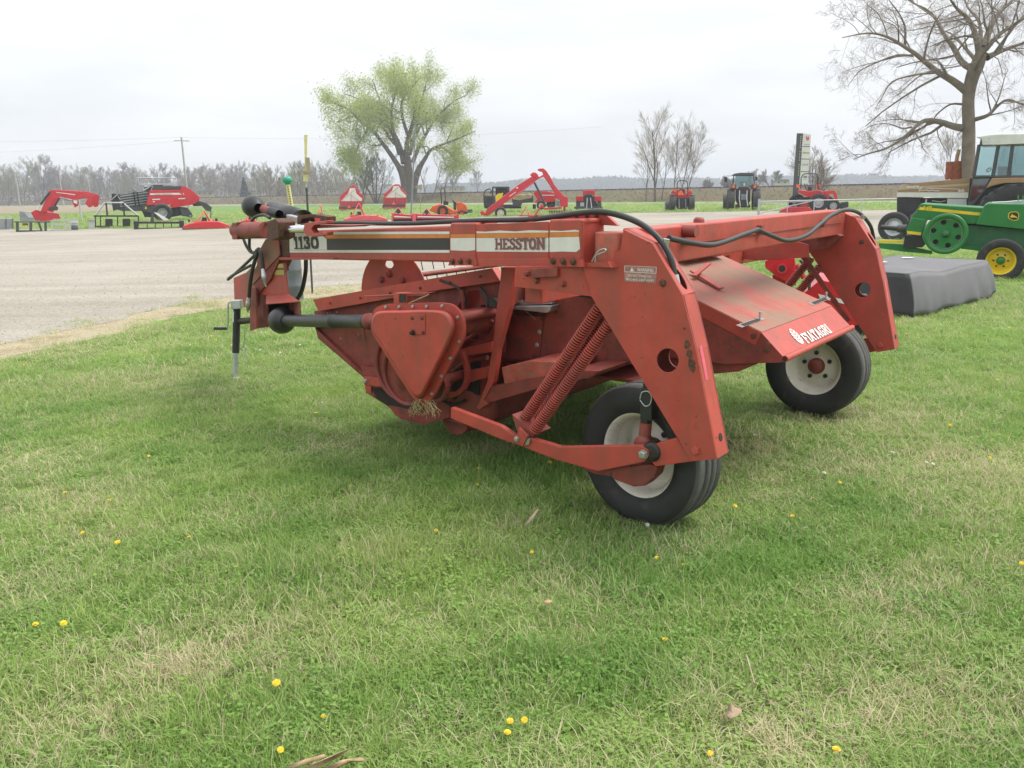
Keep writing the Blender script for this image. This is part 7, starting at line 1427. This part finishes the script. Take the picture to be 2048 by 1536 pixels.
# ---- the treeline on the left: individual trees
protos = []
for i in range(6):
    t = Tree(100 + i, .7); rg = t.rg; h = rg.uniform(13, 16.5); st = rg.choice((1, 2, 2))
    for k in range(st):
        q = Vector((rg.uniform(-.4, .4) * (st > 1), rg.uniform(-.4, .4), -.1)); P = [q.copy()]; d = Vector((rg.gauss(0, .08) + .12 * (k * 2 - 1) * (st > 1), rg.gauss(0, .08), 1)).normalized()
        for j in range(6): d = (d + Vector((rg.gauss(0, .07), rg.gauss(0, .07), .04))).normalized(); q = q + d * h * .88 / 6; P.append(q.copy())
        t.path(P, .26, 0, 3, up=.12, wob=.16, kids=(9, 11), ratio=.5, spread=.62, rmin=.028, fine_from=2, start=.16, kidlen=h * .42)
    protos.append((t, h, i))
GT = 'bare trees of the far left treeline'; first = True; rg = random.Random(77)
def tl_tree(k, x, y, s_, lab, fm):
    t = protos[k][0]
    o = thing('far_tree', (x, y, 0), lab, 'tree', GT); o.scale = (s_ * rg.uniform(.85, 1.2),) * 2 + (s_,); o.rotation_euler.z = rg.uniform(0, 6.28)
    for nm, mbx, m_ in (('trunk', t.wood, 'bark'), ('crown', t.fine, fm)):
        key = (k, nm, m_)
        if key not in MESH:
            ob = mbx.build(nm, m_); MESH[key] = ob.data; bpy.data.objects.remove(ob)
        c = bpy.data.objects.new(nm, MESH[key]); COL.objects.link(c); c.parent = o
MESH = {}
N = 84
for i in range(N):
    px = -70 + 780 * (i + rg.uniform(-.35, .35)) / N; dist = rg.uniform(300, 400) - (80 if px > 520 else 0)
    d = ray(px, 395); x, y = d.x / d.y * dist, dist; top = 330 if px < 120 else 338
    s_ = rg.uniform(.80, 1.05) * dist / 350 * (1.08 if px < 110 else .88)
    gr = (px < 60 and rg.random() < .5) or (500 < px and rg.random() < .55) or rg.random() < .12
    tl_tree(rg.randrange(6), x, y, s_, 'bare tree standing in the far left treeline beyond the railway', 'twiggreen' if gr else 'twiggrey')
def wood_stuff(name, x0, x1, y0, y1, hfun, n, size, m, label, seed, flat=.6):
    rg = random.Random(seed); P = []
    for i in range(n): x = rg.uniform(x0, x1); y = rg.uniform(y0, y1); P.append(Vector((x, y, hfun(x) * rg.random() ** .8)))
    o = leaves(P, size, name, m, None, None, rg, flat); tag(o, label, 'woods', kind='stuff'); return o
rgv = random.Random(15); P = []
for i in range(15000):
    px = rgv.uniform(-90, 705); dist = rgv.uniform(300, 420) - (80 if px > 520 else 0); d = ray(px, 395); hmax = (10.2 + 2.0 * math.sin(px * .05) + 1.6 * math.sin(px * .13 + 2)) * dist / 350; P.append(Vector((d.x / d.y * dist, dist, hmax * rgv.random() ** .9)))
vs = []; fs = []; cs = []
for p in P:
    a = rgv.uniform(0, 6.28); d = Vector((rgv.gauss(0, .28), rgv.gauss(0, .28), 1)).normalized() * rgv.uniform(.5, 1.6); u = Vector((math.cos(a), math.sin(a), 0)) * rgv.uniform(.03, .075); k = len(vs); vs += [p - d - u, p - d + u, p + d]; fs.append((k, k + 1, k + 2)); c = rgv.random(); cs += [(c, c, c, 1)] * 3
mb = MB(); mb.v = vs; mb.f = fs; mb.sm = [False] * len(fs); o = mb.build('treeline_twigs', 'leafbrush'); ca = o.data.color_attributes.new('Col', 'FLOAT_COLOR', 'POINT'); ca.data.foreach_set('color', np.array(cs, 'f').ravel()); tag(o, 'dense grey mass of bare twigs filling the far left treeline', 'woods', kind='stuff')
P = []
for i in range(16000):
    al = rgv.uniform(-330, 330); of = rgv.uniform(7.5, 17); z = np.interp(of, [7, 10.5, 14, 17], [-.2, .45, 1.15, 1.42]); P.append(rl(al, of, z + rgv.uniform(0, .35)))
o = leaves(P, .17, 'bank_brush', 'leafbrush', None, None, rgv, .4); tag(o, 'dry brown brush on the railway bank', 'brush', kind='stuff')
wood_stuff('treeline_brush', -330, -55, 330, 420, lambda x: 7.0 + 2.5 * math.sin(x * .09) + 1.2 * math.sin(x * .31), 16000, .55, 'leafbrush', 'brown brush and undergrowth beneath the far left treeline', 5, .35)
hz = lambda x: 9.5 + 3.0 * math.sin(x * .006 + 1) + 1.5 * math.sin(x * .021) + 1.0 * math.sin(x * .07)
wood_stuff('far_woods', -260, 900, 900, 1020, hz, 24000, 2.6, 'leafwood', 'hazy far woods along the horizon', 6)
for i, (px, dist, h) in enumerate([(490, 285, 7.5), (562, 280, 7.0), (583, 290, 6.0), (1498, 225, 4.2)]):
    d = ray(px, 390); b = Vector((d.x / d.y * dist, dist, 0)); t = thing('evergreen', b, ['dark conical evergreen below the treeline right of the utility pole', 'dark evergreen left of the tall stake', 'small dark evergreen next to the stake', 'dark evergreen beside the mirror of the grey cab tractor'][i], 'tree'); rg = random.Random(i)
    mb = MB(); mb.tube([b, b + ZV * h * .9], [.2, .05], 6); mb.build('trunk', 'bark', t)
    P = []
    for k in range(1500): z = h * rg.random() ** 1.1; rr_ = (1 - z / h) * h * .27 + .1; a = rg.uniform(0, 6.28); q_ = rr_ * math.sqrt(rg.random()); P.append(b + Vector((math.cos(a) * q_, math.sin(a) * q_, z + .3)))
    leaves(P, .35, 'crown', 'leafever', t, rg=rg)['kind'] = 'stuff'
# ---- utility poles and wires
tops = []
for i, (x0, y0, x1, dist, h) in enumerate([(376, 400, 370, 125, 10.2), (40, 409, 30, 250, 9.9), (127, 409, 122, 235, 10.2), (182, 400, 178, 300, 9.0), (75, 405, 71, 330, 7.5), (513, 396, 508, 260, 8.0)]):
    d = ray(x1, y0); s = Site(x0, y0, (0, 0, 1), dist=dist); b = Vector((s.o.x, s.o.y, 0)); t = thing('utility_pole', b, ['tall utility pole rising behind the large red baler', 'utility pole at the far left beyond the loader', 'utility pole above the raised loader arm', 'thin far utility pole right of the loader', 'short far pole left of the loader arm', 'far short pole right of the tan house'][i], 'utility pole', 'utility poles along the road')
    mb = MB(); mb.tube([b, b + ZV * h], [.17, .12], 8); mb.build('pole', 'polewood', t); mb = MB(); mb.bar(b + ZV * (h - .5) - RN * 1.1, b + ZV * (h - .5) + RN * 1.1, .1, .12); mb.build('cross_arm', 'wood', t); tops.append(b + ZV * h)
def wire(a, b, sag, lab):
    P = [a.lerp(b, i / 24) - ZV * sag * 4 * (i / 24) * (1 - i / 24) for i in range(25)]; mb = MB(); mb.tube([p - a for p in P], .011, 4, cap=False); o = mb.build('power_line', 'greysteel'); o.location = a; tag(o, lab, 'power line', 'power lines across the sky')
far_r = tops[0] + (tops[0] - tops[1]).normalized() * 0 + RD * 75; fl = tops[0] - RD * 85
wire(tops[0] + ZV * 0, tops[0] - Vector((70, 4, -1.5)), .8, 'upper power line running left from the tall utility pole'); wire(tops[0] - ZV * .5, tops[0] - Vector((70, 2, 1.5)), .8, 'lower power line running left from the tall utility pole'); wire(tops[0], tops[0] + Vector((62, 10, 1)), .8, 'power line from the tall utility pole towards the leafing tree'); wire(tops[1], tops[2], .6, 'power line between the two far left utility poles')

# ------------------------------------------------------------------ dandelions, leaves and sticks in the lawn
M['petal'] = mat('dandelion_yellow', (.70, .50, .02), .7, var=.15, vscale=80); M['stem'] = mat('flower_stem', (.16, .24, .07), .7, var=.2, vscale=40); M['seed'] = mat('white_seed_head', (.62, .60, .55), .9, var=.1, vscale=60)
M['dryleaf'] = mat('dry_leaf', (.30, .22, .14), .8, var=.35, vscale=30, bump=.2, bscale=80); M['husk'] = mat('dry_husk', (.34, .235, .13), .8, var=.3, vscale=25, bump=.2, bscale=60); M['stick'] = mat('weathered_stick', (.36, .29, .20), .85, var=.25, vscale=20)
def flower(seed, m, r=.017):
    rg = random.Random(seed); mb = MB()
    for ring, (rr_, zz, n) in enumerate([(r, .0, 16), (r * .75, .004, 13), (r * .42, .008, 9)]):
        for k in range(n):
            a = 6.283 * k / n + rg.uniform(-.1, .1) + ring; d = Vector((math.cos(a), math.sin(a), 0)); u = Vector((-d.y, d.x, 0)); w_ = rr_ * .22; lift = rg.uniform(.0, .006)
            mb.add([d * .002 + ZV * zz - u * w_ * .4, d * .002 + ZV * zz + u * w_ * .4, d * rr_ + u * w_ + ZV * (zz + lift), d * rr_ - u * w_ + ZV * (zz + lift)], [(0, 1, 2, 3)])
    return mb
FM = {}
def dandelion(px, py, h=None, kind='petal', rg=random.Random(9)):
    b = G(px, py); r_ = rg.uniform(.009, .014); h = h or rg.uniform(.025, .055); b = G(px, py, h); b.z = 0
    white = kind == 'seed'; t = thing('seed_head' if white else 'dandelion', b, 'white dandelion seed head in the lawn' if white else 'yellow dandelion flower in the lawn', 'flower', 'dandelion seed heads in the lawn' if white else 'dandelions in the lawn')
    k = rg.randrange(3); key = (kind, k)
    if key not in FM:
        ob = flower(k * 7 + white, kind, .017).build('flower_head', kind); FM[key] = ob.data; bpy.data.objects.remove(ob); mb = MB(); mb.tube([Vector((0, 0, -.01)), Vector((.004, 0, .5)), Vector((0, 0, 1))], .0022, 5); ob = mb.build('stem', 'stem'); FM['stem'] = ob.data; bpy.data.objects.remove(ob)
    f = bpy.data.objects.new('flower_head', FM[key]); COL.objects.link(f); f.parent = t; f.location = (0, 0, h); f.scale = (r_ / .017,) * 3; f.rotation_euler = (rg.uniform(.05, .65), rg.uniform(-.35, .35), rg.uniform(-.6, .6))
    s_ = bpy.data.objects.new('stem', FM['stem']); COL.objects.link(s_); s_.parent = t; s_.scale = (1, 1, h)
for iq, (px, py) in enumerate([(1015, 1465), (1020, 1442), (1049, 1440), (647, 1433), (553, 1366), (1330, 1279), (1673, 1499), (1064, 1104), (378, 1074), (1327, 1101), (1314, 1116), (127, 1247), (71, 1249), (561, 1500), (957, 937), (872, 1061), (725, 940), (700, 972), (296, 984), (218, 1001), (165, 1066), (615, 990), (298, 912), (382, 908), (955, 970), (1030, 940), (1018, 905), (870, 895), (1114, 1028), (1585, 1032), (1470, 1012), (1505, 1020), (1650, 946), (1621, 965), (1680, 965), (632, 826), (778, 873), (870, 895), (728, 876), (423, 672), (432, 680), (1525, 1136), (1367, 1130), (1190, 1150), (2044, 1127), (1945, 614), (1953, 620), (1962, 625), (1938, 611), (1988, 658), (2018, 655), (1975, 690), (1770, 715), (1807, 655), (1812, 668), (1900, 700), (1830, 690), (2010, 720), (1840, 910), (1980, 915), (1900, 850), (60, 1165), (235, 1085), (68, 660), (48, 730), (120, 700), (345, 790), (500, 705), (560, 760), (130, 985), (1420, 1507), (1600, 950), (1100, 925), (1420, 1010), (350, 620), (300, 640), (1850, 600), (1995, 760), (1960, 800)]):
    if iq < 14 or iq % 5 not in (1, 3): dandelion(px, py)
for px, py in [(1853, 925), (1866, 928), (1648, 946), (1510, 870), (1295, 1050), (645, 805), (465, 690), (520, 700), (380, 690), (250, 720), (600, 690), (420, 735), (560, 705), (1785, 905)]: dandelion(px, py, .05, 'seed')
def dry_leaf(name, pts, hs, m, lab, cat, fold=.02):
    c = sum((G(*p) for p in pts), Vector()) / len(pts); c.z = 0; o = thing(name, c, lab, cat); mb = MB(); P = [G(*p, h) for p, h in zip(pts, hs)]; mid = sum(P, Vector()) / len(P) + ZV * fold; mb.add(P + [mid], [(i, (i + 1) % len(P), len(P)) for i in range(len(P))], True); q = mb.build('blade', m, o); q.modifiers.new('t', 'SOLIDIFY').thickness = .0015; return o
dry_leaf('dry_leaf', [(1449, 1430), (1458, 1412), (1461, 1402), (1470, 1414), (1484, 1420), (1476, 1432), (1462, 1438)], [.05, .055, .075, .06, .055, .05, .05], 'dryleaf', 'curled brown dry leaf lying in the grass at lower right', 'leaf', -.012)
for i, pts in enumerate([[(575, 1532), (612, 1519), (648, 1508), (652, 1513), (620, 1526), (582, 1539)], [(600, 1540), (640, 1522), (690, 1500), (702, 1495), (680, 1512), (640, 1535)], [(648, 1536), (685, 1520), (722, 1515), (735, 1522), (708, 1522), (668, 1538)]]):
    dry_leaf('corn_husk', pts, [.045, .06, .065, .06, .05, .045], 'husk', ['leftmost dry corn husk at the bottom border', 'middle dry corn husk at the bottom border', 'rightmost dry corn husk at the bottom border'][i], 'husk', .008)
def stick(pts, r, m, lab):
    c = G(*pts[0]); o = thing('stick', c, lab, 'stick'); mb = MB(); mb.tube(spline([G(x, y, h) for x, y, h in pts], 4), r, 6); mb.build('wood', m, o)
dry_leaf('husk_strip', [(1048, 1050), (1056, 1040), (1075, 1017), (1078, 1020), (1066, 1038), (1053, 1051)], [.04, .06, .09, .09, .06, .04], 'stick', 'pale dry husk strip in the grass below the header', 'husk', .004)
stick([(1493, 1310, .07), (1500, 1335, .05), (1509, 1366, .06)], .0025, 'stick', 'thin pale stick standing in grass at lower right')
stick([(1328, 1070, .05), (1335, 1085, .06), (1345, 1098, .04)], .002, 'stick', 'thin short twig right below the near wheel')
dry_leaf('dry_leaf', [(1083, 1205), (1095, 1199), (1107, 1203), (1094, 1208)], [.05, .055, .05, .05], 'husk', 'small tan leaf scrap in the middle of the foreground lawn', 'leaf', .005)

# ------------------------------------------------------------------ the air: one closed box of thin even haze round everything
hb = MB(); hb.box(Vector((200, 620, 17)), Vector((1500, 0, 0)), Vector((0, 720, 0)), Vector((0, 0, 18.5)))
hm = bpy.data.materials.new('thin_haze'); hm.use_nodes = True; ht3 = hm.node_tree; ht3.nodes.clear(); pv = nd(ht3, 'ShaderNodeVolumePrincipled'); pv.inputs['Color'].default_value = (.86, .92, 1, 1); pv.inputs['Density'].default_value = .00085; pv.inputs['Anisotropy'].default_value = .2
ou = nd(ht3, 'ShaderNodeOutputMaterial'); ht3.links.new(pv.outputs['Volume'], ou.inputs['Volume'])
tag(hb.build('haze', hm), kind='stuff')
